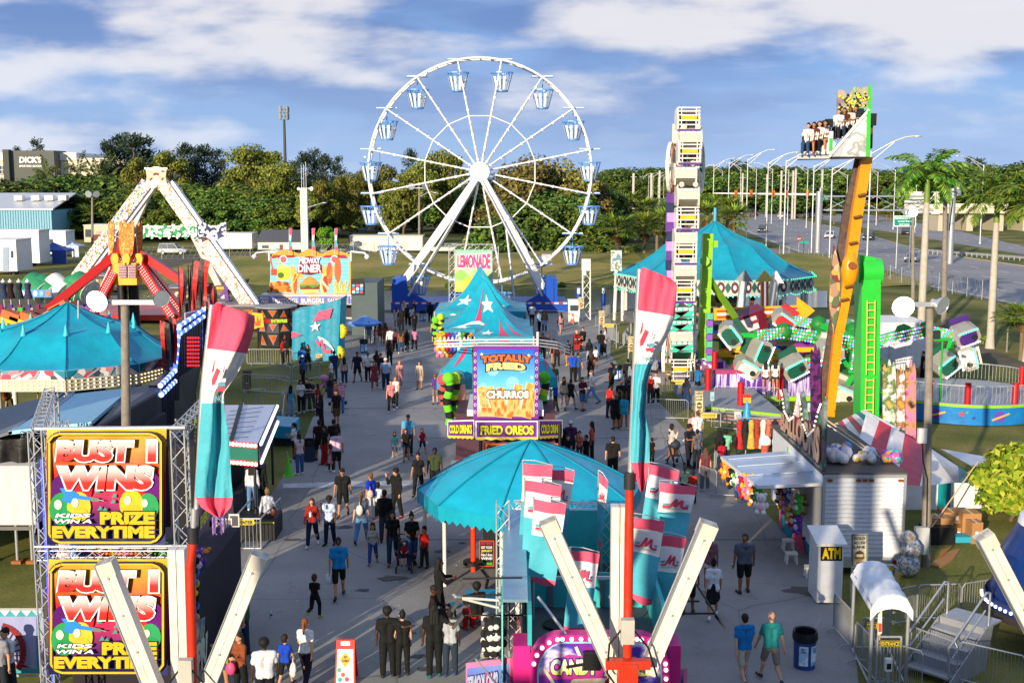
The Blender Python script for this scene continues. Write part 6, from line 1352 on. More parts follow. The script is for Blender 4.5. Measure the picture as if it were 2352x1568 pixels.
gold_sign(856,709,742,11,100,'parchment lane sign in front of the pond by the diner')
fl_=lambda h:mt(h,.75,0,.1,3,bump=.7); FT=fl_('4cb0c0'); FP=fl_('ea5674'); FW=fl_('f0ece8')
def logo(b,q,u0,v0,u1,v1,l=.012,txt=True):
 m=mt('cf3a5c',.5); tq=mt('5aa4b0',.5); L=lambda pts:[(u0+(u1-u0)*u,v0+(v1-v0)*v) for u,v in pts]
 q.line(b,L([(0,.8),(.27,.8),(.52,.1),(.47,.74),(.74,.16),(.72,.8),(1,.8)]),.05*(q.b-q.a).length/.65,m,l)
 q.pg(b,L([(0,.5),(0,.68),(.2,.68),(.26,.5)]),tq,l); q.pg(b,L([(.88,.5),(.88,.68),(1,.68),(1,.5)]),tq,l)
 if txt: b.tx('WADE SHOWS, INC.',q,u0,v0+(v1-v0)*.9,u1,v1+(v1-v0)*.05,mt('5a96a2',.5),l,bold=.01)
def small_flag(i,TL,TR,BR,BL,Y,label,back=False,floor=0.0):
 q=Q(W(*TL,Y),W(*TR,Y-.12),W(*BR,Y-.12),W(*BL,Y)); t=thg('banner_flag',label,'banner flag',gz(q.d,floor)); b=MB()
 bands=[(0,.13,FP),(.13,.42,FW),(.42,.93,FT)]
 N=16; M_=5; ph=i*1.7
 def P(u,v): return q.p(u,v)-V((0,1,0))*(.045*sin(u*5+v*4+ph)+.03*sin(v*11+ph))
 for v0,v1,m in bands:
  k=max(2,int(N*(v1-v0)))
  vs=[P(a/M_,v0+(v1-v0)*c/k) for c in range(k+1) for a in range(M_+1)]
  b.add(vs,[(c*(M_+1)+a,(c+1)*(M_+1)+a,(c+1)*(M_+1)+a+1,c*(M_+1)+a+1) for c in range(k) for a in range(M_)],m,True)
 vs=[P(a/M_,.93) for a in range(M_+1)]+[P(a/M_,.97+.05*sin(a/M_*2.6)) for a in range(M_+1)]
 b.add(vs,[(a,M_+1+a,M_+2+a,a+1) for a in range(M_)],FP,True)
 b.bd('cloth',t); b=MB(); logo(b,q,.12,.19,.88,.36,.085,True); b.bd('print',t)
 b=MB(); tp=q.p(0,-.01); b.cy(gz(tp+V((-.02,.05,0)),floor),tp+V((-.02,.05,.04)),.022,GV); b.tb([tp+V((-.02,.05,.04)),q.p(.4,-.02)+V((0,.05,.03)),q.p(1,.0)+V((0,.05,0))],.012,GV,n=4); b.bd('pole',t)
fl=[((1203,1063),(1269,1069),(1258,1275),(1190,1268),27,'uppermost left pink white and teal banner flag in the middle cluster'),((1266,1077),(1320,1081),(1292,1285),(1256,1260),27.6,'shaded banner flag between the two upper left flags'),((1207,1103),(1290,1115),(1272,1310),(1198,1300),26,'second banner flag down on the left of the cluster'),((1228,1147),(1301,1158),(1274,1345),(1211,1335),25,'banner flag showing most of its teal field left of the white beam'),((1377,1085),(1397,1106),(1381,1255),(1372,1250),27.8,'banner flag turned edge on in front of the teal canopy'),((1312,1263),(1377,1269),(1352,1455),(1294,1450),24,'lowest banner flag partly hidden by the left white beam'),((1493,1067),(1561,1082),(1532,1250),(1467,1240),27,'upper right banner flag just right of the red pole'),((1518,1108),(1602,1118),(1566,1262),(1500,1265),26,'banner flag farthest to the right in the cluster'),((1453,1185),(1526,1197),(1498,1390),(1446,1375),24.5,'banner flag touching the right side of the red pole'),((1518,1229),(1576,1234),(1541,1420),(1500,1425),24.8,'half shaded banner flag behind the right white beam')]
for i,(a,b_,c,d,Y,l) in enumerate(fl): small_flag(i,a,b_,c,d,Y,l,floor=2.55)
def tall_flag(label,rows,Y,bands,pole,base_y,tip,logo_box=None):
 """rows (py,xl,xr): the hanging outline, folded in depth"""
 g=gz(W(pole[-1][0],1568,Y),0); t=thg('feather_flag',label,'feather flag',g); b=MB(); M_=10; ph=rows[0][1]
 def row(y):
  for (y0,a0,c0),(y1,a1,c1) in zip(rows[:-1],rows[1:]):
   if y0<=y<=y1: k=(y-y0)/(y1-y0); return a0+(a1-a0)*k,c0+(c1-c0)*k
  return rows[-1][1:]
 for y0,y1,m in bands:
  n=max(2,int((y1-y0)/9)); vs=[]
  for j in range(n+1):
   y=y0+(y1-y0)*j/n; xl,xr=row(y)
   for i in range(M_+1):
    u=i/M_; d=(.10*sin(u*7+y*.012+ph)+.06*sin(u*15+y*.02))*min(1,u*3)
    vs.append(W(xl+(xr-xl)*u,y+u*bands_tilt*max(0,1-(y-rows[0][0])/220),Y-d))
  b.add(vs,[(j*(M_+1)+i,(j+1)*(M_+1)+i,(j+1)*(M_+1)+i+1,j*(M_+1)+i+1) for j in range(n) for i in range(M_)],m,True)
 b.bd('cloth',t)
 if logo_box:
  b=MB(); x0,y0,x1,y1=logo_box; q=Q.px(x0,y0,x1,y1,Y-.22); L=mt('d83a56',.5)
  q.pg(b,[(.0,.55),(.25,0),(.3,.05),(.25,.4)],L,.02); q.pg(b,[(.05,.75),(.45,.3),(.75,.42),(.3,.95),(.05,1.0)],L,.02); q.rect(b,.62,.72,1.15,.85,mt('f4f4f2'),.02); q.rect(b,.55,.88,1.12,1.02,mt('5a98a8'),.02); q.rect(b,.5,1.05,1.1,1.2,L,.02)
  b.tx('INC.',q,.2,1.38,1.0,1.58,mt('5a98a8',.5),.02,bold=.03); b.bd('print',t)
 b=MB(); pts=[W(x,y,Y+.06) for x,y in pole]; b.tb(pts,.035,ST_); b.bd('pole',t)
 return t
bands_tilt=22
tall_flag('tall pink white and teal feather flag on the left leaning steel pole',[(694,497,560),(704,488,586),(740,484,584),(802,475,567),(861,470,541),(902,466,513),(935,462,514),(1019,456,528),(1100,450,531),(1142,449,535),(1165,462,530),(1186,495,510)],13,[(694,800,FP),(800,925,FW),(925,1142,FT),(1142,1186,FP)],[(487,700),(466,900),(452,1165),(445,1245)],1245,None,(486,825,515,885))
bands_tilt=26
tall_flag('tallest pink white and teal feather flag rising above the red pole in the middle',[(613,1476,1540),(628,1469,1556),(714,1464,1550),(755,1462,1537),(812,1459,1511),(843,1457,1496),(880,1455,1486),(950,1452,1482),(1000,1449,1492),(1060,1448,1492),(1100,1462,1486),(1128,1470,1478)],13,[(613,712,FP),(712,835,FW),(835,1062,FT),(1062,1128,FP)],[(1470,618),(1456,900),(1448,1100),(1447,1160)],1160,None,(1468,738,1498,795))
for i,(x0,y0,x1,y1,Y) in enumerate([(410,612,428,725,62),(432,608,446,720,62.3),(442,598,468,712,62),(458,592,482,700,61.5),(372,735,394,845,50),(392,725,410,830,50.5),(482,650,498,720,62),(468,690,480,765,61)]):
 t=thg('feather_flag',['leftmost of the black and red flags above the lit wall','narrow black and red flag second from the left above the lit wall','broad black and red flag in the middle above the lit wall','broadest dark flag at the right of the black and red cluster','lower black and red flag left of the lit wall','black and red flag against the edge of the lit wall','thin red flag right of the black and red cluster','small red flag below the black and red cluster'][i],'feather flag',gz(W(x0,y1,Y),0)); b=MB(); n=8
 for s in range(2):
  vs=[]
  for j in range(n+1):
   v=j/n; bend=6*sin(v*3+i);
   for u in(0,1): uu=(s*.5+u*.5); vs.append(W(x0+(x1-x0)*uu*(1-.3*v)+bend*(1-v),y0+(y1-y0)*v+8*uu,Y-.1*sin(v*5+s)))
  b.add(vs,[(j*2,j*2+2,j*2+3,j*2+1) for j in range(n)],vn('1c1616') if (s+i)%2 else vn('b8201c'))
 b.bd('cloth',t); b=MB(); b.cy(gz(W(x0,y1,Y),0),W(x0,y0,Y),.03,DARK); b.bd('pole',t)
for i,(px) in enumerate((656+8,717,769)):
 Y=95.5; p=W(px,577,Y); t=thg('feather_flag',['left','middle','right'][i]+' of the three small flags above the diner sign','feather flag',p); b=MB(); b.cy(p-Z(.3),W(px,525,Y),.03,GV); b.bd('pole',t); b=MB()
 for y0,y1,m in((524,540,FP),(540,552,FW),(552,566,FT),(566,574,FP)):
  b.sl([W(px,y0,Y),W(px-1,y1,Y),W(px+6+2*sin(y1),y1,Y),W(px+6+2*sin(y0),y0,Y)],(0,.02,0),m)
 b.bd('cloth',t)
BEAM=mt('e3ddcf',.5,var=.12,sc=2.2,dirt=.3); RPOLE=mt('c8331a',.4,var=.2,sc=3,dirt=.5)
def vset(label,arms,post,pole,base,box):
 Y=13; g=gz(W(base[0],base[1],Y),0); t=thg('ride_light_mast',label,'ride mast',g)
 for (x0,y0,x1,y1) in arms:
  p,q=W(x0,y0,Y),W(x1,y1,Y+.15); b=MB(); d=(q-p).normalized(); s=V((0,1,0)).cross(d).normalized()
  for k,w_ in((-.046,.085),(.046,.085)): b.bm(p+s*k,q+s*k,.088,.17,BEAM,up=(0,1,0))
  b.bm(p+d*.02,q,.03,.14,mt('4a4844'),up=(0,1,0)); b.bm(p+d*.0,p+d*.16,.2,.18,mt('d6d0c0',.5),up=(0,1,0)); b.bm(p+s*.095+V((0,-.05,0)),q+s*.095+V((0,-.05,0)),.012,.1,GV,up=(0,1,0))
  for k in(.1,.35,.6,.85): b.cy(p.lerp(q,k)+V((0,-.09,0)),p.lerp(q,k)+V((0,-.1,0)),.015,GV,n=6)
  b.bd('beam',t)
 if post:
  x,y0,y1=post; b=MB();
  for k in(-.05,.05): b.bm(W(x,y0,Y+.4)+V((k,0,0)),gz(W(x,y1,Y+.4),0)+V((k,0,0)),.09,.17,BEAM,up=(0,1,0))
  b.bd('upright',t)
 b=MB(); pts=[W(x,y,Y) for x,y in pole]; lo=gz(pts[-1],0)
 b.cy(pts[1],pts[2],.048,RPOLE,.052); b.cy(pts[2],lo,.054,RPOLE); b.cy(pts[0],pts[1],.035,ST_); b.cy(pts[1]-Z(.02),pts[1]+Z(.16),.066,DARK,n=10); b.bd("pole",t)
 b=MB(); bx,by=box; c=W(bx,by,Y-.12); b.box(c,(.15,.1,.28),mt('b9b6aa',.5)); b.tb([c+V((-.07,-.02,.02)),c+V((-.2,.0,-.15)),c+V((-.22,.02,-.5)),c+V((-.05,0,-.75))],.012,BK,n=5); b.tb([c+V((.07,-.02,.02)),c+V((.24,.0,-.2)),c+V((.36,.02,-.6)),c+V((.5,0,-.9))],.012,BK,n=5); b.bd('junction_box',t)
 if base[2]:
  b=MB(); c=W(base[0],1545,Y-.05); b.box(c,(.22,.22,.3),RPOLE); b.box(c+V((0,-.05,.13)),(.5,.1,.1),RPOLE); b.bd('foot_bracket',t)
 b=MB(); b.box(gz(lo,.1),(1.4,1.4,.2),DARK); b.bd('base_plate',t)
vset('ride light mast with two white V beams in front of the red and yellow banners',[(241,1288,372,1620),(598,1272,450,1640)],(408,1258,1600),[(447,1168),(444,1242),(437,1300),(424,1540)],(424,1600,False),(427,1540))
vset('ride light mast with a red pole and two crossed white beams at the bottom centre',[(1257,1195,1412,1540),(1629,1200,1486,1540)],(1423,1160,1520),[(1447,1098),(1446,1118),(1445,1200),(1441,1520)],(1441,1545,True),(1441,1448))
vset('ride light mast with one white beam leaning in at the bottom right edge',[(2258,1228,2400,1500)],None,[(2440,1150),(2440,1190),(2438,1260),(2436,1540)],(2436,1560,True),(2436,1480))
Yb=26; gb=gz(W(250,1620,Yb),0); t=thg('dart_booth','silver truss game booth with two red and yellow balloon dart banners','game booth',gb)
b=MB(); z_=lambda py:W(0,py,Yb).z
for px in(86,412): x=W(px,1000,Yb).x; b.tr(V((x,Yb,0)),V((x,Yb,z_(985))),.3,ST_,r=.022,up=(0,1,0))
for py in(1272,): b.tr(W(86,py,Yb),W(412,py,Yb),.22,ST_,r=.018,up=(0,1,0))
b.cy(W(80,985,Yb-.1),W(425,982,Yb-.1),.05,ST_); b.cy(W(80,1255,Yb-.2),W(430,1253,Yb-.2),.03,ST_)
for dy in(5.5,):
 for px in(120,500):
  x=W(px,1000,Yb+dy).x; b.tr(V((x,Yb+dy,0)),V((x,Yb+dy,z_(1000))),.3,ST_,r=.022,up=(0,1,0))
b.tr(W(412,990,Yb),V((W(500,1000,Yb+5.5).x,Yb+5.5,z_(1000))),.25,ST_,r=.018); b.tr(W(86,990,Yb),V((W(120,1000,Yb+5.5).x,Yb+5.5,z_(1000))),.25,ST_,r=.018); b.bd('truss',t)
b=MB(); p=W(95,1055,Yb); b.box((p.x,Yb+.02,(z_(1055)+z_(1568))/2),(.06,.05,z_(1055)-z_(1568)),led('3a4aff',1.6)); b.box((p.x,Yb+.2,z_(1300)),(.26,.02,3.6),mt('141c5a')); b.bd('led_tube',t)
GB=grad('balloon_banner_print',[(0,'1c1c5a'),(.13,'2a2270'),(.28,'7a2a6e'),(.42,'c02a5a'),(.6,'c8282c'),(.76,'d8701e'),(.93,'cfa02a'),(1,'c8b436')])
LETR=grad('red_white_letter',[(0,'c01616'),(.35,'d02a20'),(.8,'e8c8c4'),(1,'f0e6e4')])
def dart_banner(name,x0,y0,x1,y1,lab):
 q=Q.px(x0,y0,x1,y1,Yb-.26); asp=(y1-y0)/(x1-x0); b=MB(); N=14
 def P(u,v): return q.p(u,v,.03*sin(u*17+v*3)+.02*sin(v*9+u*5))
 vs=[P(i/N,j/N) for j in range(N+1) for i in range(N+1)]
 b.add(vs,[(j*(N+1)+i,(j+1)*(N+1)+i,(j+1)*(N+1)+i+1,j*(N+1)+i+1) for j in range(N) for i in range(N)],GB,True); o=b.bd('banner',t)
 b=MB(); Yl=mt('d4b42c',.4); DK=mt('201a3a',.4); r=[(.03,.1),(.03,.9),(.07,.95),(.12,.97),(.88,.97),(.93,.95),(.97,.9),(.97,.1),(.93,.05),(.88,.03),(.12,.03),(.07,.05),(.03,.1)]
 q.line(b,r,.1,DK,.07); q.line(b,r,.05,Yl,.075)
 for u,v,rx,h in((.13,.52,.1,'5a1a6a'),(.88,.5,.105,'6a1a7a'),(.28,.5,.12,'c02434'),(.72,.52,.12,'d8303a')): q.el(b,u,v,rx*.95,rx*1.1/asp*1.15,mt(h,.25),.07)
 for u,v,rx,h in((.14,.68,.11,'2f9a5a'),(.28,.66,.1,'ccc03a'),(.86,.66,.09,'34a060'),(.72,.64,.1,'d8c034')): q.el(b,u,v,rx,rx*1.15/asp*1.1,mt(h,.25),.075); q.el(b,u-rx*.3,v-rx*.35/asp,rx*.3,rx*.38/asp,mt('e8e8d0',.15),.09,10); q.el(b,u+rx*.1,v+rx*.55/asp,rx*.7,rx*.5/asp,mt(h,.15,var=.3),.085,12)
 Bl=mt('2a86d8',.35); q.pg(b,[(.12,.5),(.2,.49),(.28,.55),(.27,.585),(.2,.63),(.13,.6),(.16,.56)],Bl,.085); q.pg(b,[(.26,.555),(.38,.575),(.38,.605),(.26,.59)],Bl,.085); q.pg(b,[(.38,.57),(.45,.585),(.45,.615),(.38,.61)],mt('7a7670',.4),.086); q.line(b,[(.45,.6),(.49,.607)],.02,GV,.086)
 for u,v in((.44,.52),(.56,.5),(.58,.56),(.46,.67),(.5,.68),(.57,.61)): q.pg(b,[(u,v-.02),(u-.025,v+.02),(u+.02,v+.015)],mt('2f9a8a',.4),.08)
 b.bd('print',o)
 W2=mt('f4f2f0',.35)
 for s,u0,u1,v0,v1 in(('BUST',.1,.73,.09,.27),('I',.86,.93,.085,.27),('WINS',.1,.9,.31,.51)):
  b=MB(); b.tx(s,q,u0,v0,u1,v1,LETR,.13,W2,.05,.06,shear=.03); b.tx(s,q,u0-.02,v0-.015,u1+.02,v1+.015,DK,.1,bold=.11,shear=.03); b.bd('lettering',o)
 b=MB()
 for s,u0,u1,v0,v1 in(('KIDS',.09,.38,.715,.75),('WIN A',.07,.4,.765,.8)): b.tx(s,q,u0,v0,u1,v1,W2,.12,DK,.06,.04,shear=.05)
 for s,u0,u1,v0,v1 in(('PRIZE',.46,.92,.7,.81),('EVERYTIME',.06,.92,.825,.93)): b.tx(s,q,u0,v0,u1,v1,mt('dcb822',.35),.12,DK,.06,.06)
 b.bd('lettering',o)
 return o
dart_banner('u',108,985,381,1250,1); dart_banner('l',112,1283,386,1548,2)
b=MB(); q=Q(W(452,962,Yb+.6),W(500,955,Yb+5.2),W(492,1180,Yb+5.2),W(455,1240,Yb+.6)); q.bo(b,grad('side_banner_print',[(0,'1c1c5a'),(.3,'5a2a6e'),(.6,'8a2c3c'),(1,'6a7a2a')]),.05); b.tx('BUST I',q,.1,.1,.9,.28,LETR,.03,mt('e6e2e0'),.05,.06); b.tx('WINS',q,.1,.33,.9,.5,LETR,.03,mt('e6e2e0'),.05,.06); b.tx('EVERYTIME',q,.06,.82,.94,.93,mt('d8c824'),.03,bold=.05); b.bd('side_banner',t)
b=MB(); xa,xb=W(112,1400,Yb).x,W(424,1400,Yb).x; b.box(((xa+xb)/2,Yb+3.4,1.4),(xb-xa,4.4,2.6),mt('221c2a',.8)); b.bd('back_wall',t)
b=MB(); q=Q(W(442,1440,Yb),W(505,1385,Yb+4),W(505,1470,Yb+4),gz(W(442,1600,Yb),0)); q.bo(b,pa('counter_print',['5a7a9a','9ab0a0','3a5a8a','c8b88a','6a3a4a'],1.4,.5),.06); b.tx('PRIZES',q,.1,.25,.9,.7,mt('c8d0c0'),.03,bold=.06); b.bd('counter_banner',t)
b=MB(); p=gz(W(508,1420,Yb+5),0); b.tr(p,p+Z(4.6),.22,mt('b58ac8',.4,.3,emit=.25),r=.02); b.bd('lit_truss',t)
for i in range(18):
 k=ks[(i*7+3)%9]; col=i%3; row=i//3; p=W(436+col*17,1290+row*26,Yb+1.0+col*1.2); PL[k].put((p.x,p.y,p.z-.25),.5,1.0,f'{k} plush prize hanging on the right side of the dart booth','plush prizes on the dart booth side '+k)
for i in range(9):
 k=ks[(i*4+2)%9]; p=W(150+28*i,1268,Yb+1.2); PL[k].put((p.x,p.y,p.z-.3),0,.9,f'{k} plush prize seen behind the middle truss of the dart booth','plush prizes behind the middle truss '+k)
Yp=27.2; q=Q.px(-40,1400,98,1545,Yp); t=thg('poster_board','teal framed poster of a red pirate ship ride at the bottom left corner','poster board',gz(q.p(.5,1),0)); b=MB(); q.bo(b,mt('3aa0a8',.5),.05); q.rect(b,.06,.1,.9,.92,mt('9aa0c8',.5),.01)
for i in range(5): q.pg(b,[(.1+.18*i,0),(.2+.18*i,.1),(.28+.18*i,0)],mt('bfe0e0'),.012)
mr=mt('8a1a22',.5); md=mt('3a2a3a')
arc=[(.28+.42*sin(a),.66-.42*cos(a)) for a in [i*.13 for i in range(1,18)]]
q.line(b,arc,.14,mr,.02)
for u,v in arc[::2]: q.line(b,[(.28,.72),(u,v)],.03,md,.018)
q.pg(b,[(.3,.9),(.45,.84),(.7,.86),(.8,.9)],mr,.02); b.bd('poster',t); b=MB(); fr=[(0,-.02),(1,-.02),(1,1.02),(0,1.02)]; q.line(b,fr+[fr[0]],.06,ST_,.03); b.cy(q.p(.02,0,-.08),gz(q.p(.02,1,-.08),0),.035,ST_); b.cy(q.p(.98,0,-.08),gz(q.p(.98,1,-.08),0),.035,ST_); b.bd('frame',t)
t=thg('game_stall','game stall with pale blue and grey metal roofs behind the dart booth','game stall',gz(W(150,1250,40),0)); b=MB(); LB=me_('8fc0d8',.5); GR=mt('6a7078',.6)
b.sl([W(160,912,46),W(302,897,46),W(210,977,37.5),W(20,998,37.5)],(0,0,.12),LB); b.sl([W(-60,960,44),W(150,905,46),W(28,996,37.5),W(-90,1030,37.5)],(0,0,.1),GR); b.sl([W(304,897,46),W(372,880,47),W(362,905,45),W(216,990,37.4)],(0,0,.1),mt('55585e',.6)); b.bd('roof',t)
b=MB(); b.tr(W(55,1000,37.3),W(165,905,46),.22,GV,r=.02);
for px in(130,150): b.tr(W(px-3,1005,36.5)-Z(.2),W(px-3,965,36.5),.2,GV,r=.018)
b.bd('truss',t)
b=MB(); p=[W(210,985,37.4),W(362,906,45)]; b.add([p[0],gz(p[0],.3),gz(p[1],.3),p[1]],[(0,1,2,3)],mt('2c2c30',.8)); a=W(0,1010,37.3); b.box((W(100,1100,39).x-3,42.5,1.7),(11,4.5,3.2),mt('26262a',.8)); b.bd('wall',t)
b=MB(); n=10; vs=[]
for j in range(4):
 for i in range(n+1): vs.append(W(-60+145*i/n,1012-6*i/n+58*j/3,37.1-.15*sin(i*1.9)*(j/3)))
b.add(vs,[(j*(n+1)+i,(j+1)*(n+1)+i,(j+1)*(n+1)+i+1,j*(n+1)+i+1) for j in range(3) for i in range(n)],mt('141416',.35,bump=.4),True); b.bd('tarp',t)
t=thg('white_trailer','plain white trailer on jack stands behind the dart booth','trailer',gz(W(20,1280,36.6),0)); b=MB(); a=W(-80,1070,36.6);c_=W(82,1205,36.6); b.box(((a.x+c_.x)/2,38,(a.z+c_.z)/2),(c_.x-a.x,2.8,a.z-c_.z),mt('e2dccf',.6)); b.bd('body',t); b=MB();
for px in(-30,36,70): p=W(px,1205,36.8); b.cy(gz(p,0),p,.05,GV); b.box(gz(p,.05),(.3,.3,.1),mt('9a5a2a'))
b.bm(W(-80,1212,36.8),W(82,1212,36.8),.1,.12,mt('6a6a6c')); b.bd('jack_stand',t)
Yw=lambda px:46+16*(px-365)/105; WP=lambda px,py:W(px,py,Yw(px)); t=thg('lit_wall','dark ribbed funhouse side wall edged with blue light strips','funhouse',gz(WP(420,960),0)); b=MB()
outl=[(362,884),(396,850),(406,748),(466,708),(470,800),(440,955),(362,968)]; pts=[WP(x,y) for x,y in outl]; pts=[V((p.x,p.y,max(p.z,.0))) for p in pts]; b.sl(pts[::-1],V((-.3,-.1,0)),mt('2c2c3c',.4,var=.4,sc=2)); b.bd('wall',t)
b=MB();
for i in range(26):
 px=368+3.8*i; yt=outl[0][1]+(px-362)*-1 if px<396 else 748-(px-406)*.66 if px>406 else 800; b.cy(WP(px,yt+8)+V((.12,-.1,0)),WP(px,yt+8+110)+V((.12,-.1,0)),.035,mt('3c3c50',.3,.4),n=4)
b.bd('rib',t)
b=MB(); BL=led('4a6cff',1.6); BW=led('c8d4ff',1.6)
for (x0,y0),(x1,y1) in(((362,884),(396,850)),((396,850),(406,748)),((406,748),(466,708)),((466,708),(470,800)),((364,905),(398,872)),((408,765),(466,724))):
 for i in range(16): b.ball(WP(x0+(x1-x0)*i/16,y0+(y1-y0)*i/16)+V((.15,-.15,0)),.11,BL if i%3 else BW,n=4)
for i in range(40): b.ball(WP(424+i%5*6,775+(i//5)*9)+V((.2,-.15,0)),.06,led('ff2a3a',1.2),n=4)
b.bd('light_strip',t)
b=MB(); b.sl([gz(WP(362,968),2.2),gz(WP(362,968),.0),gz(WP(370,968),.0)+V((.1,0,0)),gz(WP(370,968),3.4)],(0,.1,0),mt('dfe3ea',.4)); b.sl([WP(362,968),WP(440,955),WP(430,940)+V((-3,2,0)),WP(362,945)+V((-3,2,0))],(0,0,.05),mt('8f929a',.4)); b.bd('edge_board',t)
for x0,y0,x1,y1 in((392,845,450,835),(385,862,440,852),(425,720,490,700)):
 b=MB(); p,q_=WP(x0,y0),WP(x1,y1)+V((0,-2,0)); b.tb([p-Z(.5),p,q_,q_-Z(.3)],.04,ST_,n=5); b.la(q_-Z(.42),[(.05,.15),(.2,0)],ST_,n=10); b.bd('lamp_arm',t)
t=thg('awning_stall','game stall with a flat white awning edged by lights left of the midway','game stall',gz(W(560,1120,42),0)); zA=3.2
A=[G(490,930,zA),G(632,929,zA),G(592,1018,zA),G(516,1012,zA)]
b=MB(); b.sl([A[0],A[3],A[2],A[1]],(0,0,-.12),me_('cdd4e2',.35)); b.bm(A[0].lerp(A[1],.45)+Z(.05),A[3].lerp(A[2],.2)+Z(.05),.12,.08,DARK)
for i in range(7): p=A[1].lerp(A[2],.1+.13*i)+V((-.4,0,.04)); b.tb([p,p+V((-1.1,-.9+.1*i,0))],.012,BK,n=3)
b.bd('awning',t)
b=MB(); wl=led('e8ecff',1.5); d=Z(-.75); b.sl([A[1],A[2],A[2]+d,A[1]+d],(.05,0,0),mt('3c4250'));
for i in range(40): p=A[1].lerp(A[2],i/40)+V((.08,0,-.06)); b.ball(p,.07,wl,n=4); b.ball(p+d*.85,.07,wl,n=4)
b.bd('light_edge',t)
b=MB(); b.sl([A[2],A[3],A[3]+d,A[2]+d],(0,-.06,0),mt('1f6a5a',.4));
for z in(0,.85): b.sl([A[2]+d*z+V((0,-.07,.03)),A[3]+d*z+V((0,-.07,.03)),A[3]+d*z+V((0,-.07,-.15)),A[2]+d*z+V((0,-.07,-.15))],(0,-.03,0),led('e01a1a',.5))
for i in range(9):
 for z in(0,.85): b.ball(A[3].lerp(A[2],(i+.5)/9)+d*z+V((0,-.12,-.06)),.07,led('fff0f4',2.0),n=6)
b.bd('light_front',t)
b=MB(); c_=(A[0]+A[2])/2; b.box((c_.x-1.1,c_.y,1.5),(1.6,5.6,2.9),mt('1c1a20',.8)); b.box((c_.x+.4,c_.y,.5),(.3,5.6,1.0),mt('2a2a36',.7)); b.bd('body',t)
for k in(.03,.97): p=A[1].lerp(A[2],k)-V((.15,0,.2)); b=MB(); b.cy(gz(p,0),p,.05,DARK); b.bd('post',t)
b=MB()
for i,(px,py) in enumerate(((521,1205),(523,1240),(538,1195),(540,1235))):
 p=W(px,py,35+.9*(i//2)); b.box(p,(.32,.05,.42),mt('d9d6d0')); b.box(p+V((0,-.03,0)),(.24,.02,.32),mt(['7a6a70','c04a8a','4a4a50','6a6a7a'][i])); b.cy(gz(p+V((0,.1,0)),0),p+V((0,.08,0)),.02,GV)
tag(b.bd('framed_picture',loc=gz(W(523,1240,35),0)),'rack of small framed picture prizes beside the dart booth','picture rack')
for px,py,h,l in((470,735,'3a3236','dark ride trailer behind the tall left flag'),(545,742,'4a4448','grey ride trailer beside the drum ride'),(420,700,'5a2a2e','maroon ride trailer under the black and red flags'),(150,690,'2f3a4a','navy ride trailer behind the green cylinder cars'),(235,672,'4a3a34','brown ride trailer behind the red tower leg')):
 g=G(px,py); box_thing('ride_trailer',l,'trailer',px-45,px+45,py-38,py,3,mt(h,.6),mt('8d8f94',.5),[('panel',.1,.2,.9,.6,pa('ride_art'+str(px),['8a2a2a','c87a2a','2a2a34','d8c8a8'],1.4,.5))])
Y=80; t=thg('curtain_booth','teal curtained booth with a slanted roof white arc and pink bolt mark','booth',gz(W(728,830,Y),0)); q=Q(W(672,716,Y),W(783,686,Y-.8),gz(W(776,832,Y-.8),.05),gz(W(670,826,Y),.05)); b=MB(); N=12
vs=[q.p(i/N,j/6,.06*sin(i*1.6)) for j in range(7) for i in range(N+1)]; b.add(vs,[(j*(N+1)+i,(j+1)*(N+1)+i,(j+1)*(N+1)+i+1,j*(N+1)+i+1) for j in range(6) for i in range(N)],vn('148aa6'),True); b.add([q.p(0,0),q.p(1,0),q.p(1,0)+V((0,3,-.4)),q.p(0,0)+V((0,3,0))],[(0,1,2,3)],TEAL); b.add([q.p(1,0),q.p(1,1),q.p(1,1)+V((0,3,0)),q.p(1,0)+V((0,3,0))],[(0,1,2,3)],TEAL); b.bd('curtain',t)
b=MB(); q.pg(b,[(.45,.28),(.55,.12),(.85,.12),(.8,.28)],PINK,.12); q.star(b,.5,.38,.12,WHV,.12,.8); q.pg(b,[(.0,.4),(.0,.55),(.22,.5)],PINK,.12)
ar=[(.45+.55*sin(a)*1.0,1.1-.55*cos(a)) for a in(0.2,.45,.7,.95,1.2)]
for (u0,v0),(u1,v1) in zip(ar[:-1],ar[1:]): q.pg(b,[(u0,v0),(u0+.06,v0+.1),(u1+.06,v1+.1),(u1,v1)],WHV,.12)
q.pg(b,[(.5,.62),(.6,.75),(.62,.68),(.7,.86),(.86,.86),(.86,.8),(.74,.8),(.66,.6),(.6,.66)],PINK,.13); b.bd('print',t)
Y=87; c=gz(W(636,800,Y),0); t=thg('drum_ride','black and red triangle panelled drum of an enclosed spinning ride','amusement ride',c); b=MB(); n=10
for z0,z1,r0,r1 in((.1,1.15,1.25,1.45),(1.15,1.85,1.45,1.2),(2.15,2.9,1.2,1.4)):
 for i in range(n):
  a0,a1=2*pi*i/n,2*pi*(i+1)/n; P=lambda a,r,z:c+V((cos(a)*r,sin(a)*r,z)); q=Q(P(a1,r1,z1),P(a0,r1,z1),P(a0,r0,z0),P(a1,r0,z0)); q=Q(P(a0,r1,z1),P(a1,r1,z1),P(a1,r0,z0),P(a0,r0,z0)); q.rect(b,0,0,1,1,mt('2a2628',.5),0); up=(i%2==0)
  q.pg(b,[(.1,.88),(.9,.88),(.5,.12)][::1] if up else [(.1,.12),(.5,.88),(.9,.12)],mt('7f8284',.4),.04); q.pg(b,[(.22,.8),(.78,.8),(.5,.25)] if up else [(.22,.2),(.5,.75),(.78,.2)],pa('ember_panel',['c83a14','e0701c','d84a18'],1.0,.4),.06)
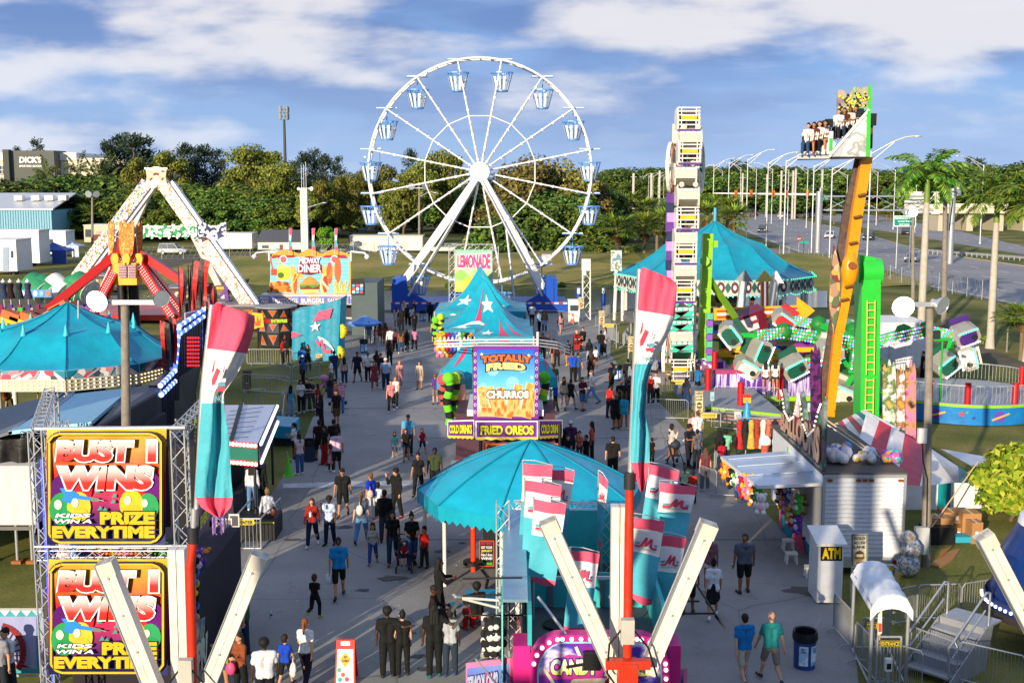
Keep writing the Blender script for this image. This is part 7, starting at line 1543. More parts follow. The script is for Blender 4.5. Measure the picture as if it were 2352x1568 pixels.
b.bd('drum',t); b=MB(); b.la(c,[(1.25,1.84),(1.28,2.16)],mt('9a1a1c',.4),n=20); b.la(c,[(1.55,2.9),(1.55,3.0),(0,3.1)],mt('8f8f92',.5),n=20); b.bd('collar',t); b=MB(); q=Q(c+V((-.1,-1.32,2.13)),c+V((1.0,-1.05,2.13)),c+V((1.0,-1.05,1.88)),c+V((-.1,-1.32,1.88))); b.tx('ENTERPRISE',q,0,0,1,1,mt('a8d83a',.4,emit=.3),.05,bold=.04); b.bd('lettering',t)
b=MB(); q=Q.px(578,717,606,756,80); b.sl([q.p(0,0),q.p(.1,1),q.p(1,.85),q.p(.9,.08)],-q.n*.05,mt('e6b01c',.4)); q.pg(b,[(.3,.8),(.25,.5),(.4,.6),(.45,.2),(.6,.55),(.75,.35),(.7,.8)],mt('d8541a'),.02); b.cy(gz(q.p(.5,1),0),q.p(.5,.9),.06,BK); tag(b.bd('flame_sign',loc=gz(q.p(.5,1),0)),'yellow sign with painted orange flames left of the drum ride','sign')
t=thg('clothing_stall','dark clothing stall with dresses on white mannequins at the far left','market stall',gz(W(35,735,80),0)); b=MB(); b.box(gz(W(30,735,82),1.3),(4.5,4,2.6),mt('1c1a20',.9)); b.bd('body',t)
for i,px in enumerate((8,24,44,64)):
 p=W(px,668,79.5); b=MB(); b.la(p,[(.1,.55),(.24,.45),(.16,.1),(.3,-.5)],mt(['2a3a5a','2a1618','243038','3a3a58'][i],.9,var=.5,sc=9),n=10); b.ball(p+Z(.62),.16,WH,n=8,sc=(1,.7,.6)); b.cy(p+Z(.5),p+Z(.8),.05,WH); b.cy(gz(p,0),p,.04,GV); b.bd('mannequin',t)
for i in range(14): p=W(4+i*7,712+(i%3)*7,78.5); b=MB(); b.box(p,(.22,.2,.7),mt(['8a2a5a','2a2a3a','c07a2a','5a3a8a','a8a0a0','d8b02a'][i%6],.9,var=.5,sc=8)); b.cy(gz(p,0),p,.02,GV); b.bd('hanging_garment',t)
Y=46; a=W(1030,965,Y);c_=W(1291,1005,Y); cx=(a.x+c_.x)/2; t=thg('churros_stand','purple framed totally fried churros stand in the middle of the midway','food stand',(cx,Y,0))
q=Q.px(1087,796,1237,962,Y-.1); b=MB(); q.bo(b,mt('7a2aa0',.4),.25); b.bd('sign_panel',t)
b=MB(); q.rect(b,.06,.035,.94,.965,grad('churro_sky_print',[(0,'e0a040'),(.3,'8ad0e6'),(.55,'5ab8e6'),(1,'1c5ac8')]),.02)
for u,v,r in((.3,.32,.09),(.75,.3,.06),(.6,.5,.1),(.15,.55,.06)): q.el(b,u,v,r,r*.9,mt('8ad4ee',.4),.025)
CH=pa('churro_print',['e07a2c','ee9a48','f6bc74','d86a24'],5,.5,'noise',(1,1,.4))
for u0,v0,u1,v1,w_ in((.2,.95,.12,.55,.3),(.36,.9,.24,.55,.3),(.42,.95,.42,.56,.3),(.62,.9,.7,.52,.3),(.78,.92,.88,.5,.3),(.55,.95,.6,.6,.28),(.12,.88,.6,.93,.3),(.3,.8,.9,.94,.3),(.85,.9,.9,.6,.28)): q.line(b,[(u0,v0),(u1,v1)],w_*1.12,mt('f4d8a0'),.03); q.line(b,[(u0,v0),(u1,v1)],w_,CH,.034)
for i in range(9):
 for u in(.03,.97): q.el(b,u,.1+.1*i,.02,.024,mt('e6e0ea'),.02); q.el(b,u,.1+.1*i,.013,.017,mt('7a2aa0'),.024)
for u,v in((.13,.1),(.85,.12),(.9,.42)): q.star(b,u,v,.03,WHV,.03)
b.bd('print',t); b=MB(); DK=mt('2a1420')
b.tx('TOTALLY',q,.12,.1,.9,.2,mt('e06a34',.4),.06,DK,.09,.07,arc=.03); b.tx('FRIED',q,.2,.21,.8,.31,mt('ecd88a',.4),.06,DK,.09,.07,arc=.025); b.tx('CHURROS',q,.2,.6,.85,.71,mt('f2ead8',.4),.06,DK,.09,.06); b.bd('lettering',t)
b=MB();
q1=Q.px(1092,966,1236,1008,Y-1.0); qL=Q(W(1029,966,Y+.4),W(1090,964,Y-.95),W(1090,1006,Y-.95),W(1029,1004,Y+.4)); qR=Q(W(1237,964,Y-.95),W(1291,964,Y+.4),W(1291,1003,Y+.4),W(1237,1006,Y-.95)); PV=vn('7a2c9c'); YT=mt('dcd83a',.4)
for qq,s in((q1,'FRIED OREOS'),(qL,'COLD DRINKS'),(qR,'COLD DRINKS')):
 qq.bo(b,PV,.05); qq.line(b,[(.0,.02),(1,.02)],.05,WHV,.02); qq.line(b,[(.01,0),(.01,.9)],.05,WHV,.02); qq.line(b,[(.99,0),(.99,.9)],.05,WHV,.02); qq.pg(b,[(0,.88)]+[(i/12,1.0+.06*(i%2)) for i in range(13)]+[(1,.88)],mt('d8c24a'),.02)
 b.tx(s,qq,.08,.24,.93,.76,YT,.035,DK,.06,.05)
b.bd('awning_banner',t)
b=MB(); b.box((cx,Y+1.9,3.0),(3.0,3.4,.25),mt('dfe2e0',.5)); b.box((cx,Y+1.6,3.95),(2.5,2.6,.35),mt('d9d5c8',.5)); b.bd('roof',t)
b=MB(); b.box((cx,Y+1.8,1.5),(3.9,3.0,2.9),mt('4a2a3a',.7)); b.box((cx,Y+.1,.55),(4.0,1.4,1.1),mt('d8541c',.5)); b.box((cx,Y-.4,1.12),(4.2,.8,.06),GV); b.bd('body',t)
b=MB(); qq=Q.px(1112,1018,1290,1062,Y-.75); qq.bo(b,mt('d86a2a',.5),.04); b.tx('HOT DOGS',qq,.05,.2,.95,.85,mt('ece040',.4),.02,DK,.06,.05); b.bd('menu_board',t)
for px in(1104,1286): b=MB(); p=W(px,1000,Y-.95); b.cy(gz(p,0),gz(p,2.8),.07,BK); b.bd('post',t)
b=MB();
for yy,dz in((783,0),(790,.0),(797,.0)): b.tb([W(1002,yy,Y+3),W(1105,yy-3,Y+.5),W(1235,yy-3,Y+.5),W(1280,yy+3,Y+1.5),W(1308,yy+14,Y+2.5)],.035,WH,n=5)
b.cy(W(1235,762,Y+.5),W(1235,800,Y+.5),.05,WH); b.bd('rail',t)
for x0,x1,xa,ya,yb,l in((1003,1085,1083,772,870,0),(1240,1279,1240,808,866,0)):
 b=MB(); Yt=Y+4; e0,e1=W(x0,yb,Yt),W(x1,yb,Yt); pk=W(xa,ya,Yt+1)
 b.add([e0,e1,pk],[(0,1,2)],TEAL); b.add([e0,pk,e0+V((0,2.5,0))],[(0,1,2)],TEAL); b.sl([e0,e0-Z(.45),e1-Z(.45),e1],(0,.02,0),vn('22a0b4')); b.add([e0.lerp(pk,.25)+V((.3,-.04,0)),e0.lerp(pk,.6)+V((.4,-.04,-.1)),e0.lerp(pk,.8)+V((.1,-.04,0))],[(0,1,2)],PINK); b.bd('side_awning',t)
gSn='long green and black snake prizes hanging on the stalls'
def snake(px,y0,y1,Y,cols,label):
 b=MB(); n=7
 for i in range(n): f=i/n; y=y0+(y1-y0)*f; b.cy(W(px+4*sin(i*1.3),y,Y),W(px+4*sin((i+1)*1.3),y0+(y1-y0)*(i+1)/n,Y),.17,mt(cols[i%len(cols)],.8),n=10)
 b.ball(W(px,y0,Y),.26,mt(cols[0],.8),n=8); tag(b.bd('snake_toy',loc=W(px,y1,Y)),label,'plush toy')
snake(1030,868,975,48.5,['6ad02a','151515'],'green and black snake prize left of the churros sign')
snake(1045,868,955,49,['b8d82a','151515','4aa83a'],'lime green snake prize beside the churros sign')
snake(1018,872,930,49.2,['d84a5a','151515'],'red and black snake prize at the left end of the churros stall')
snake(1250,866,960,48.5,['5ac82a','151515','c8d82a'],'green and black snake prize right of the churros sign')
snake(1012,728,765,77,['b8d82a','151515'],'lime snake prize under the middle starred tent'); snake(1000,735,780,77,['6ad02a','151515'],'green snake prize at the left edge of the middle starred tent')
b=MB();
for i in range(16):
 k=ks[(i*5)%9]; PL[k].put(W(1012+ (i%8)*9,805+14*(i//8),52+.1*i),0,1.3,f'{k} plush prize hanging under the starred tent behind the churros stand','prizes under the starred tents '+k)
p=W(1050,905,49.5); b=MB(); b.ball(p,.65,mt('d89a84',.8),n=12,sc=(.6,.5,1.2)); b.ball(p+V((.05,-.05,.7)),.35,mt('4a8a9a',.8,var=.4,sc=9)); tag(b.bd('plush_figure',loc=p),'large pink plush figure hanging between the green snakes','plush toy')
for px,y0,y1,l in((787,745,776,'upper yellow banana prize on the edge of the teal curtain booth'),(781,795,826,'lower yellow banana prize on the edge of the teal curtain booth')):
 b=MB(); Y=78; pts=[W(px+6*sin(i/6*3.1)-3,y0+(y1-y0)*i/6,Y) for i in range(7)]
 for i,(p,q_) in enumerate(zip(pts[:-1],pts[1:])): r=.1+.16*sin((i+.5)/6*3.14); b.cy(p,q_,.1+.16*sin(i/6*3.14),mt('dcc41c',.6),.1+.16*sin((i+1)/6*3.14),n=8)
 tag(b.bd('banana_toy',loc=pts[-1]),l,'plush toy')
Y=22.5; x0,x1=W(1222,1500,Y).x,W(1530,1500,Y).x; cx=(x0+x1)/2; t=thg('candy_stand','pink and teal candy apples stand with a rounded bulb lit sign at the bottom centre','food stand',(cx,Y,0))
q=Q.px(1216,1458,1538,1700,Y-.05); PKG=mt('d82a86',.35); b=MB(); rnd_=[(0,1),(1,1),(1,.3)]+[(1-.22*(1-cos(a)),.3-.3*sin(a)) for a in[.2,.5,.8,1.1,1.4]]+[(.78,0),(.22,0)]+[(.22*(1-cos(a)),.3-.3*sin(a)) for a in[1.4,1.1,.8,.5,.2]]+[(0,.3)]
b.sl([q.p(u,v) for u,v in rnd_[::-1]][::-1],-q.n*.3,PKG); b.bd('sign_frame',t)
b=MB(); ins=[(.5+(u-.5)*.88,.06+(v)*.94) for u,v in rnd_]; b.poly([q.p(u,v,.02) for u,v in ins],pa('candy_swirl',['3a2a9a','6a3ac0','c83a9a','e8d8f4','4a3ab0','8a2a8a'],.55,.35,'noise',(1,1,2.2)))
q.line(b,ins+[ins[0]],.03,mt('8ad4ea'),.03)
q.pg(b,[(.14,.24),(.28,.17),(.45,.2),(.6,.16),(.86,.24),(.86,.38),(.14,.41)],mt('d03a9a',.4),.04)
q.el(b,.42,.45,.13,.08,mt('e8d8b0',.6,var=.3,sc=8),.03); q.el(b,.66,.46,.13,.1,mt('b01c20',.2),.03); q.line(b,[(.1,.3),(.2,.5)],.06,mt('e6dcc0'),.04); q.line(b,[(.33,.1),(.38,.25)],.06,mt('e6dcc0'),.035); q.el(b,.66,.47,.05,.03,mt('e6b0b0',.3),.04)
b.bd('print',t); b=MB()
for i in range(len(rnd_)-1):
 (u0,v0),(u1,v1)=rnd_[i],rnd_[i+1]; L_=hypot((u1-u0)*2.65,(v1-v0)*2.0); n=max(1,int(L_/.17))
 for k in range(n): f=k/n; u=u0+(u1-u0)*f; v=v0+(v1-v0)*f; b.ball(q.p(.5+(u-.5)*.945,.03+v*.965,.04),.045,led('fff2ec',1.3),n=8)
b.bd('bulb_string',t)
b=MB(); b.tx('CANDY',q,.15,.21,.49,.36,grad('yellow_white_letter',[(0,'e8d81c'),(1,'f6f4ea')]),.08,mt('2c3a8a'),.07,.06,shear=.02); b.tx('APPLES',q,.53,.22,.87,.37,MC[('g','yellow_white_letter')],.08,mt('2c3a8a'),.07,.06); b.bd('lettering',t)
b=MB(); b.bm(q.p(.26,.28,.1),q.p(.44,.24,.1),.05,.05,BK); b.box(q.p(.44,.2,.2),(.34,.16,.34),BK); b.bd('floodlight',t)
zr=2.5; TLn=6.3; b=MB(); b.box((cx,Y+.3+TLn/2,zr/2),(x1-x0+.3,TLn,zr),mt('d8d4d0',.5)); b.bd('body',t)
b=MB(); b.box((cx,Y+.3+TLn/2,zr+.02),(x1-x0+.2,TLn,.04),mt('4a5258',.6,dirt=.3)); b.cy((cx-.75,Y+2.2,zr+.05),(cx-.75,Y+2.2,zr+.1),.3,BK,n=16); b.bd('roof',t)
TQ=mt('35b4b6',.5,dirt=.15); TQ2=mt('7ad4cc',.5); b=MB()
b.box((cx,Y+TLn+.2,zr+.7),(x1-x0,.1,1.4),TQ); b.box((cx,Y+3.4,zr+.35),(x1-x0-.2,.08,.7),TQ)
for s in(-1,1):
 xx=cx+s*(x1-x0)/2; b.sl([(xx,Y+.3,zr),(xx,Y+.3,zr+1.0),(xx,Y+TLn,zr+1.3),(xx,Y+TLn,zr)],(s*.08,0,0),TQ)
qq=Q.px(1372,1315,1432,1400,Y+5.4); b.sl([qq.p(0,1),qq.p(1,1),qq.p(1,.4),qq.p(.8,.1),qq.p(.4,0),qq.p(0,0)],(0,.08,0),TQ2)
for u in(.18,.42,.62,.86): xx=x0+(x1-x0)*u; b.box((xx,Y+3.33,zr+.38),(.12,.05,.6),mt('6a7478',.5));
b.bm((x0,Y+3.0,zr+.85),(x1,Y+3.0,zr+.85),.06,.06,mt('cfd4d4')); b.bd('roof_wall',t)
b=MB(); xl=W(1184,1480,Y+.2).x
b.box((xl+.12,Y+.6,1.5),(.34,.7,2.75),PKG);
b.bd('side_column',t); b=MB()
for s in(1,): b.box((cx+(x1-x0)/2+.2,Y+.5,1.6),(.24,.6,2.6),PKG)
b.sl([(xl-.25,Y+.6,zr+1.15),(xl+.25,Y+.6,zr+1.15),(xl+.25,Y+TLn,zr+1.4),(xl-.25,Y+TLn,zr+1.4)],(0,0,.06),me_('8fb4c8',.4)); b.sl([(xl-.25,Y+.6,zr+1.1),(xl-.25,Y+TLn,zr+1.35),(xl-.25,Y+TLn,1.0),(xl-.25,Y+.6,1.0)],(-.03,0,0),TQ2); b.bd('side_column',t)
for fl,(px0,px1,py0,py1,Y2) in((False,(1070,1172,1510,1600,23.2)),(True,(1535,1570,1535,1620,23.6))):
 qq=Q(W(px0,py0+12,Y2+.9),W(px1,py0,Y2),W(px1,py1,Y2),W(px0,py1+6,Y2+.9)); b=MB(); qq.bo(b,mt('e07aa8',.4),.08); qq.rect(b,.04,.14,.98,1,grad('sno_print',[(0,'6a2a8a'),(.5,'4a4ab8'),(1,'7a9ad8')]),.015); qq.pg(b,[(.1,.75),(.05,.55),(.2,.45),(.5,.32),(.75,.3),(.75,.6),(.4,.8)],mt('c03a8a'),.02);
 b.tx('SNO-KONES',qq,.06,.36,.76,.78,mt('a8b4d0',.4),.04,mt('2a2a6a'),.05,.06,flip=True,grow=.3)
 qq.pg(b,[(.82,.5),(.9,.95),(.96,.5)],mt('e6e2ee'),.03); qq.el(b,.89,.42,.07,.16,mt('6a7ac8'),.035)
 b.cy(gz(qq.p(.5,1,-.1),0),qq.p(.5,.9,-.1),.05,GV); b.bd('side_wing',t)
b=MB(); b.cy(W(1092,1512,22.6),W(1150,1580,22.6),.02,GV); b.cy(W(1236,1370,Y+.6),W(1300,1455,Y),.03,ST_); b.cy(W(1400,1370,Y+1.5),W(1450,1310,Y+3),.03,ST_); b.bd('strut',t)
t=thg('light_bracket','black rods with folding grey plates sticking out left of the candy stand','light bracket',gz(W(1150,1450,24),0)); b=MB(); PLT=mt('4a4a46',.5)
for (x0_,y0_,x1_,y1_) in((1200,1326,1062,1328),(1205,1364,1062,1368),(1222,1412,1068,1412)): b.cy(W(x0_,y0_,24),W(x1_,y1_,24),.022,BK,n=6)
for (x0_,y0_,x1_,y1_) in((1058,1332,1040,1362),(1058,1372,1038,1402),(1064,1412,1040,1442)): b.bm(W(x0_,y0_,24),W(x1_,y1_,24),.1,.06,PLT)
b.tb([W(1040,1362,24),W(1046,1370,23.9),W(1058,1372,24)],.03,ST_); b.tb([W(1062,1374,24),W(1145,1395,24.4)],.03,WH); b.tb([W(1062,1372,24),W(1145,1378,24.4)],.03,WH); p=W(1148,1390,24.5); b.cy(gz(p,0),p+Z(.6),.04,GV); b.cy(p,W(1205,1364,24),.02,BK); b.bd('rod',t)
t=thg('light_bracket','black rods with folding plates sticking out right of the candy stand','light bracket',gz(W(1590,1480,24),0)); b=MB()
for (x0_,y0_,x1_,y1_) in((1540,1380,1606,1380),(1545,1408,1640,1408)): b.cy(W(x0_,y0_,24),W(x1_,y1_,24),.022,BK,n=6)
b.bm(W(1592,1330,24),W(1650,1420,24),.07,.04,PLT); b.bm(W(1642,1412,24),W(1668,1445,24),.07,.05,PLT); p=W(1545,1400,24.2); b.cy(gz(p,0),p+Z(.4),.04,GV); b.bd('rod',t)
t=thg('target_stall','white water gun stall with red hand painted sign in silver trusses behind the flags','game stall',gz(W(1300,1380,30),0)); b=MB()
for px,yt,yb,Y in((1155,1152,1500,27.5),(1182,1150,1480,29.5),(1396,1160,1400,28.5),(1406,1162,1380,29.5)): x=W(px,yt,Y).x; b.tr(V((x,Y,0)),V((x,Y,W(px,yt,Y).z)),.3,ST_,r=.022,up=(0,1,0))
b.tr(W(1180,1160,29.5),W(1400,1165,29.5),.2,ST_,r=.018); b.bd('truss',t)
b=MB(); q=Q.px(1288,1192,1372,1250,29.2); q2=Q.px(1185,1168,1375,1195,29.3); q2.bo(b,mt('dfe2e6',.5),.08); q3=Q.px(1275,1190,1378,1330,29.4); q3.bo(b,mt('d9d0c4',.6,dirt=.3),.08); q.bo(b,mt('d8cdbc',.6,dirt=.3),.05); q.line(b,[(.0,.02),(1,.02),(1,.98),(0,.98)],.06,mt('9a4a2a'),.02); b.tx("WATERIN' HOLE",q,-.62,.22,.96,.75,mt('c02416',.4),.03,bold=.05,grow=.15);
for i in range(3): b.poly([W(1300+16*i+(14 if k in(1,2) else 0),1275+(10 if k>1 else 0),29) for k in range(4)],mt('d8702a'))
b.bd('sign_panel',t); b=MB(); b.box((W(1290,1300,31).x,31,1.3),(2.4,2,2.6),mt('8a3a3c',.6)); b.bd('body',t)
b=MB(); b.box((W(1205,1300,30).x,30,2.0),(.5,.1,2.4),pa('red_white_scrawl',['d8d0c8','c02a24','e0d8d0','d8503a'],3,.5,'vor')); b.cy((W(1205,1300,30).x,30.1,0),(W(1205,1300,30).x,30.1,2),.04,GV); b.bd('side_panel',t)
g=G(1087,1312); t=thg('hoop_stand','black basketball hoop game with a printed ball and striped umbrella on a red orange pole','game stand',g); b=MB(); OR=gl('e0401c'); b.cy(g,gz(g,2.1),.09,OR,n=10); b.cy(gz(g,.25),gz(g,.35),.32,BK,n=12); b.bd('pole',t)
b=MB(); c=gz(g,1.95)+V((-.2,-.1,.2)); b.ball(c,.42,mt('cfc9ba',.5,var=.35,sc=6),n=16);
for a in(.3,1.6): pts=[c+V((sin(k)*.43*cos(a),sin(k)*.43*sin(a)-.02,cos(k)*.43)) for k in[i*.42 for i in range(16)]]; b.tb(pts,.014,BK,n=4)
b.bd('ball',t); b=MB(); n=10
for i in range(n): a0,a1=6.283*i/n,6.283*(i+1)/n; u=gz(g,2.75)+V((.12,0,0)); b.add([u,u+V((cos(a0)*.25,sin(a0)*.25,-.9)),u+V((cos(a1)*.25,sin(a1)*.25,-.9))],[(0,1,2)],vn('2aa0ac') if i%2 else WHV)
b.bd('umbrella',t); b=MB(); bx=g+V((.75,.6,0)); b.box(gz(bx,1.2),(.9,.8,2.4),BK); q=Q.px(1101,1240,1135,1300,bx.y-.45); q.bo(b,mt('16121e'),.03); q.line(b,[(.02,.02),(.98,.02),(.98,.98),(.02,.98),(.02,.02)],.03,mt('c84a2a'),.01)
for s,v,h in(('HOT SHOT','.06','d82a34'),('GET YOUR',.22,'e6e6ec'),('JERSEY',.36,'e6d83a'),('Make 3 Shots',.5,'e6e6ec'),('WINS!',.64,'f2f2f6'),('ONE WINNER',.84,'6ac83a')): v=float(v); b.tx(s,q,.12,v,.88,v+.1,mt(h,.4),.015,bold=.03)
b.bd('game_board',t)
g=G(1122,1425); t=thg('picnic_table','teal picnic table with attached round seats left of the candy stand','table',g); b=MB(); b.box(gz(g,.74),(1.25,.8,.05),mt('2a94b4',.4)); b.bd('tabletop',t); b=MB()
for s in(-1,1): b.tb([g+V((s*.3,0,.72)),g+V((s*.3,0,.08)),g+V((s*.9,.0,.08)),g+V((s*.95,0,.44))],.03,DARK)
b.bd('leg',t)
for s in(-1,1): b=MB(); b.cy(g+V((s*.95,0,.44)),g+V((s*.95,0,.48)),.2,mt('2aa6b4',.4),n=14); b.bd('seat',t)
b=MB(); b.cy(gz(g,.765)+V((.3,.05,0)),gz(g,.9)+V((.3,.05,0)),.04,mt('e0e6ea'),.05,n=8); tag(b.bd('paper_cup',loc=gz(g,.765)),'pale paper cup on the teal picnic table','cup')
for i,(px,py) in enumerate(((1140,1478),(1141,1502),(1128,1480),(1128,1503))):
 p=W(px,py,23.6); PL['black'].put(p,0,.95,'black and white penguin plush prize hung beside the pink column','penguin prizes')
b=MB()
rr=random.Random(4)
for i in range(46): p=W(1118+rr.uniform(-7,7),1412+i*2.5,24.6); b.ball(p,rr.uniform(.07,.12),mt(['d9d4c8','8a8a86','efe9dc','5a5a5c'][i%4],.6),n=5)
b.cy(gz(W(1118,1500,24.7),0),W(1118,1405,24.7),.04,GV); tag(b.bd('plush_strand',loc=gz(W(1118,1500,24.6),0)),'hanging strand of grey and white plush prizes beside the sno cone wing','plush strand')
b=MB(); g=G(1060,1312); b.tb([G(1105,1310)+Z(.03),G(1120,1330)+Z(.03),G(1115,1350)+Z(.03),G(1130,1375)+Z(.03),G(1150,1390)+Z(.03)],.03,BK); tag(b.bd('power_cable',loc=G(1120,1330)),'black power cable lying on the pavement behind the table','cable')
STL=me_('b3b6ba',.38)
t=thg('entrance_gate','steel entrance gate with a white plastic covered roof at the bottom right','gate',G(2010,1590)); g0=G(2006,1590); b=MB()
X0,X1=W(2004,1400,27.3).x,W(2087,1400,27.3).x; B0,B1=W(1962,1330,29.6).x,W(2045,1330,29.6).x
for x,y in((X0,27.3),(X1,27.3),(B0,29.6),(B1,29.6)): b.cy((x,y,0),(x,y,2.1),.045,STL,n=8)
for z in(2.05,.1): b.tb([(X0,27.3,z),(X1,27.3,z),(B1,29.6,z),(B0,29.6,z),(X0,27.3,z)],.03,STL)
b.bd('frame',t); b=MB(); WP_=mt('e2e6ea',.35,bump=.5,sc=4); n=8; vs=[]
for j in range(n+1):
 f=j/n; xa,xb=X0+(B0-X0)*f,X1+(B1-X1)*f; y=27.2+2.5*f; wv=.05*sin(j*2.4)
 for k in range(7): u=k/6; vs.append(V((xa-.08+(xb-xa+.16)*u,y,2.08+.28*sin(pi*u)**.6+wv*(1 if 0<k<6 else 0)-.12*(k in(0,6)))))
b.add(vs,[(j*7+k,j*7+k+1,(j+1)*7+k+1,(j+1)*7+k) for j in range(n) for k in range(6)],WP_,True); b.add([vs[k] for k in range(7)]+[vs[k]-V((0,0,.35 if k not in(0,6) else .25)) for k in range(7)],[(k,k+7,k+8,k+1) for k in range(6)],WP_); b.bd('roof_cover',t)
for txt,x0_,y0_,x1_,y1_,Y2,top in(('EXIT',1989,1428,2027,1444,29.0,1418),('ENTRANCE',2022,1470,2067,1484,27.2,1462)):
 q=Q.px(x0_,y0_,x1_,y1_,Y2); b=MB(); q.bo(b,mt('161614',.5),.03); b.tx(txt,q,.05,.18,.95,.84,mt('d8c23a',.4),.012,bold=.03); q.line(b,[(.01,.04),(.99,.04),(.99,.96),(.01,.96),(.01,.04)],.012,mt('c8b43a'),.01)
 o=b.bd('gate_sign',t); b=MB(); e0,e1=q.p(-.1,-.5,-.04),q.p(1.1,-.5,-.04); b.tb([gz(e0,.05),e0,e1,gz(e1,.05)],.03,STL);
 for k in range(1,7): p=e0.lerp(e1,k/7); b.cy(gz(p,.1),V((p.x,p.y,q.p(.5,1.05).z)),.012,STL,n=5)
 b.bd('gate_leaf',t)
b=MB(); p=W(2040,1525,27.0); b.box(p,(.16,.12,.3),WH); b.cy(p,gz(p,0),.03,STL); b.box(p+V((.0,-.07,-.02)),(.1,.02,.14),BK); b.bd('card_reader',t)
b=MB(); q=Q.px(2016,1395,2026,1495,27.8); q.bo(b,mt('d9d6d0',.5),.03); q.rect(b,.1,.35,.9,.55,mt('c8402a'),.01); q.rect(b,.1,.6,.9,.85,mt('d8a83a'),.01); b.bd('rules_board',t)
t=thg('metal_stairs','diamond plate metal steps with bent tube handrails at the bottom right','stairs',G(2180,1570)); b=MB(); DP=me_('a9acb0',.45); base=G(2120,1568); d=(G(2262,1490)-base); d.z=0; d=d.normalized(); s=V((d.y,-d.x,0)); n_=4
for i in range(n_): c=base+d*(.35+.42*i)+V((0,0,.22*(i+1))); b.box(c,(.42,1.15,.05),DP,rz=atan2(d.y,d.x)); b.box(c+d*.21+Z(.1),(.03,1.15,.2),DP,rz=atan2(d.y,d.x))
tp=base+d*(.35+.42*n_)
for sg in(1,-1): o=base+s*.6*sg; b.sl([o,o+d*1.9,o+d*2.2+Z(1.05),o+d*1.8+Z(1.05),o+Z(.12)],s*(.03*sg),DP)
b.box(tp+d*.25+Z(1.05),(.8,1.2,.05),DP,rz=atan2(d.y,d.x)); b.bd('step',t)
b=MB()
for sg in(.55,-.55):
 o=base+s*sg; b.tb([o+d*.2+Z(.2),o+d*.1+Z(1.0),o+d*.4+Z(1.15),o+d*1.9+Z(1.95),o+d*2.1+Z(1.9),o+d*2.1+Z(1.05)],.028,STL); b.tb([o+d*.3+Z(.7),o+d*1.9+Z(1.5)],.022,STL)
b.bd('handrail',t)
def bin_(px,py,label,h='1f4a86',print_=True,s=1.0):
 g=G(px,py,.02); t=thg('litter_bin',label,'litter bin',g); b=MB(); b.la(g,[(.26*s,0),(.28*s,.7*s),(.3*s,.72*s)],mt(h,.5),n=18); b.bd('body',t); b=MB(); b.la(g,[(.3*s,.7*s),(.32*s,.78*s),(.3*s,.95*s),(.26*s,.93*s),(.25*s,.7*s)],mt('15161a',.35,bump=.4),n=18); b.bd('liner',t)
 if print_:
  b=MB();
  for a0 in(-2.3,-1.25): P=lambda a,z:g+V((cos(a)*.287*s,sin(a)*.287*s,z*s)); pts=[P(a0+.16*i,z) for z in(.62,.12) for i in range(6)]; b.add(pts,[(i,i+6,i+7,i+1) for i in range(5)],pa('bin_wrap',['c8dcea','9ac4e0','e6eef4','7aa8d0'],3,.4)); q=Q(P(a0+.1,.58),P(a0+.7,.58),P(a0+.7,.46),P(a0+.1,.46)); b.tx('KEEP IT',q,.1,0,.9,.45,mt('3a5a9a'),.02,bold=.03); b.tx('CLEAN',q,.15,.55,.85,1,mt('3a5a9a'),.02,bold=.03)
  b.bd('wrap_print',t)
bin_(1847,1530,'blue wrapped litter bin with black liner in the bottom right of the midway'); bin_(836,810,'blue litter bin beside the diner queue barriers'); bin_(1417,873,'blue litter bin next to the lane sign arch left of the tall flag'); bin_(971,737,'pale blue litter bin by the wheel deck','3a6a9a'); bin_(1076,1060,'plain blue barrel left of the churros stand','1c5a8c',False,1.1); bin_(711,1058,'dark blue barrel behind two people by the left grass','22344e',False); bin_(1287,760,'small bin by the wheel ticket gate','2a4a7a',False,.9); bin_(762,912,'navy litter bin by the pink stroller','20304c',False)
def mk_barrier():
 t=thg('crowd_barrier','x','barrier',(0,0,0)); b=MB(); b.tb([(-1.1,0,.12),(-1.1,0,.95),(-.98,0,1.06),(.98,0,1.06),(1.1,0,.95),(1.1,0,.12),(-1.1,0,.12)],.021,STL,n=6); b.bd('frame',t); b=MB()
 for i in range(1,19): x=-1.1+2.2*i/19; b.cy((x,0,.12),(x,0,1.06),.0085,STL,n=4,cap=False)
 b.bd('bar',t); b=MB()
 for x in(-.85,.85): b.tb([(x,-.28,.0),(x,-.2,.1),(x,0,.13),(x,.2,.1),(x,.28,0)],.02,STL,n=5)
 b.bd('foot',t); return Proto(t)
BAR=mk_barrier()
def bar_row(px,label,group=None):
 pts=[G(x,y,.02) for x,y in px]
 for p,q in zip(pts[:-1],pts[1:]):
  L_=(q-p).length; n=max(1,round(L_/2.25)); k=L_/n/2.2
  for i in range(n): c=p.lerp(q,(i+.5)/n); BAR.put((c.x,c.y,.0),atan2(q.y-p.y,q.x-p.x),(k,1,1),label,group or label)
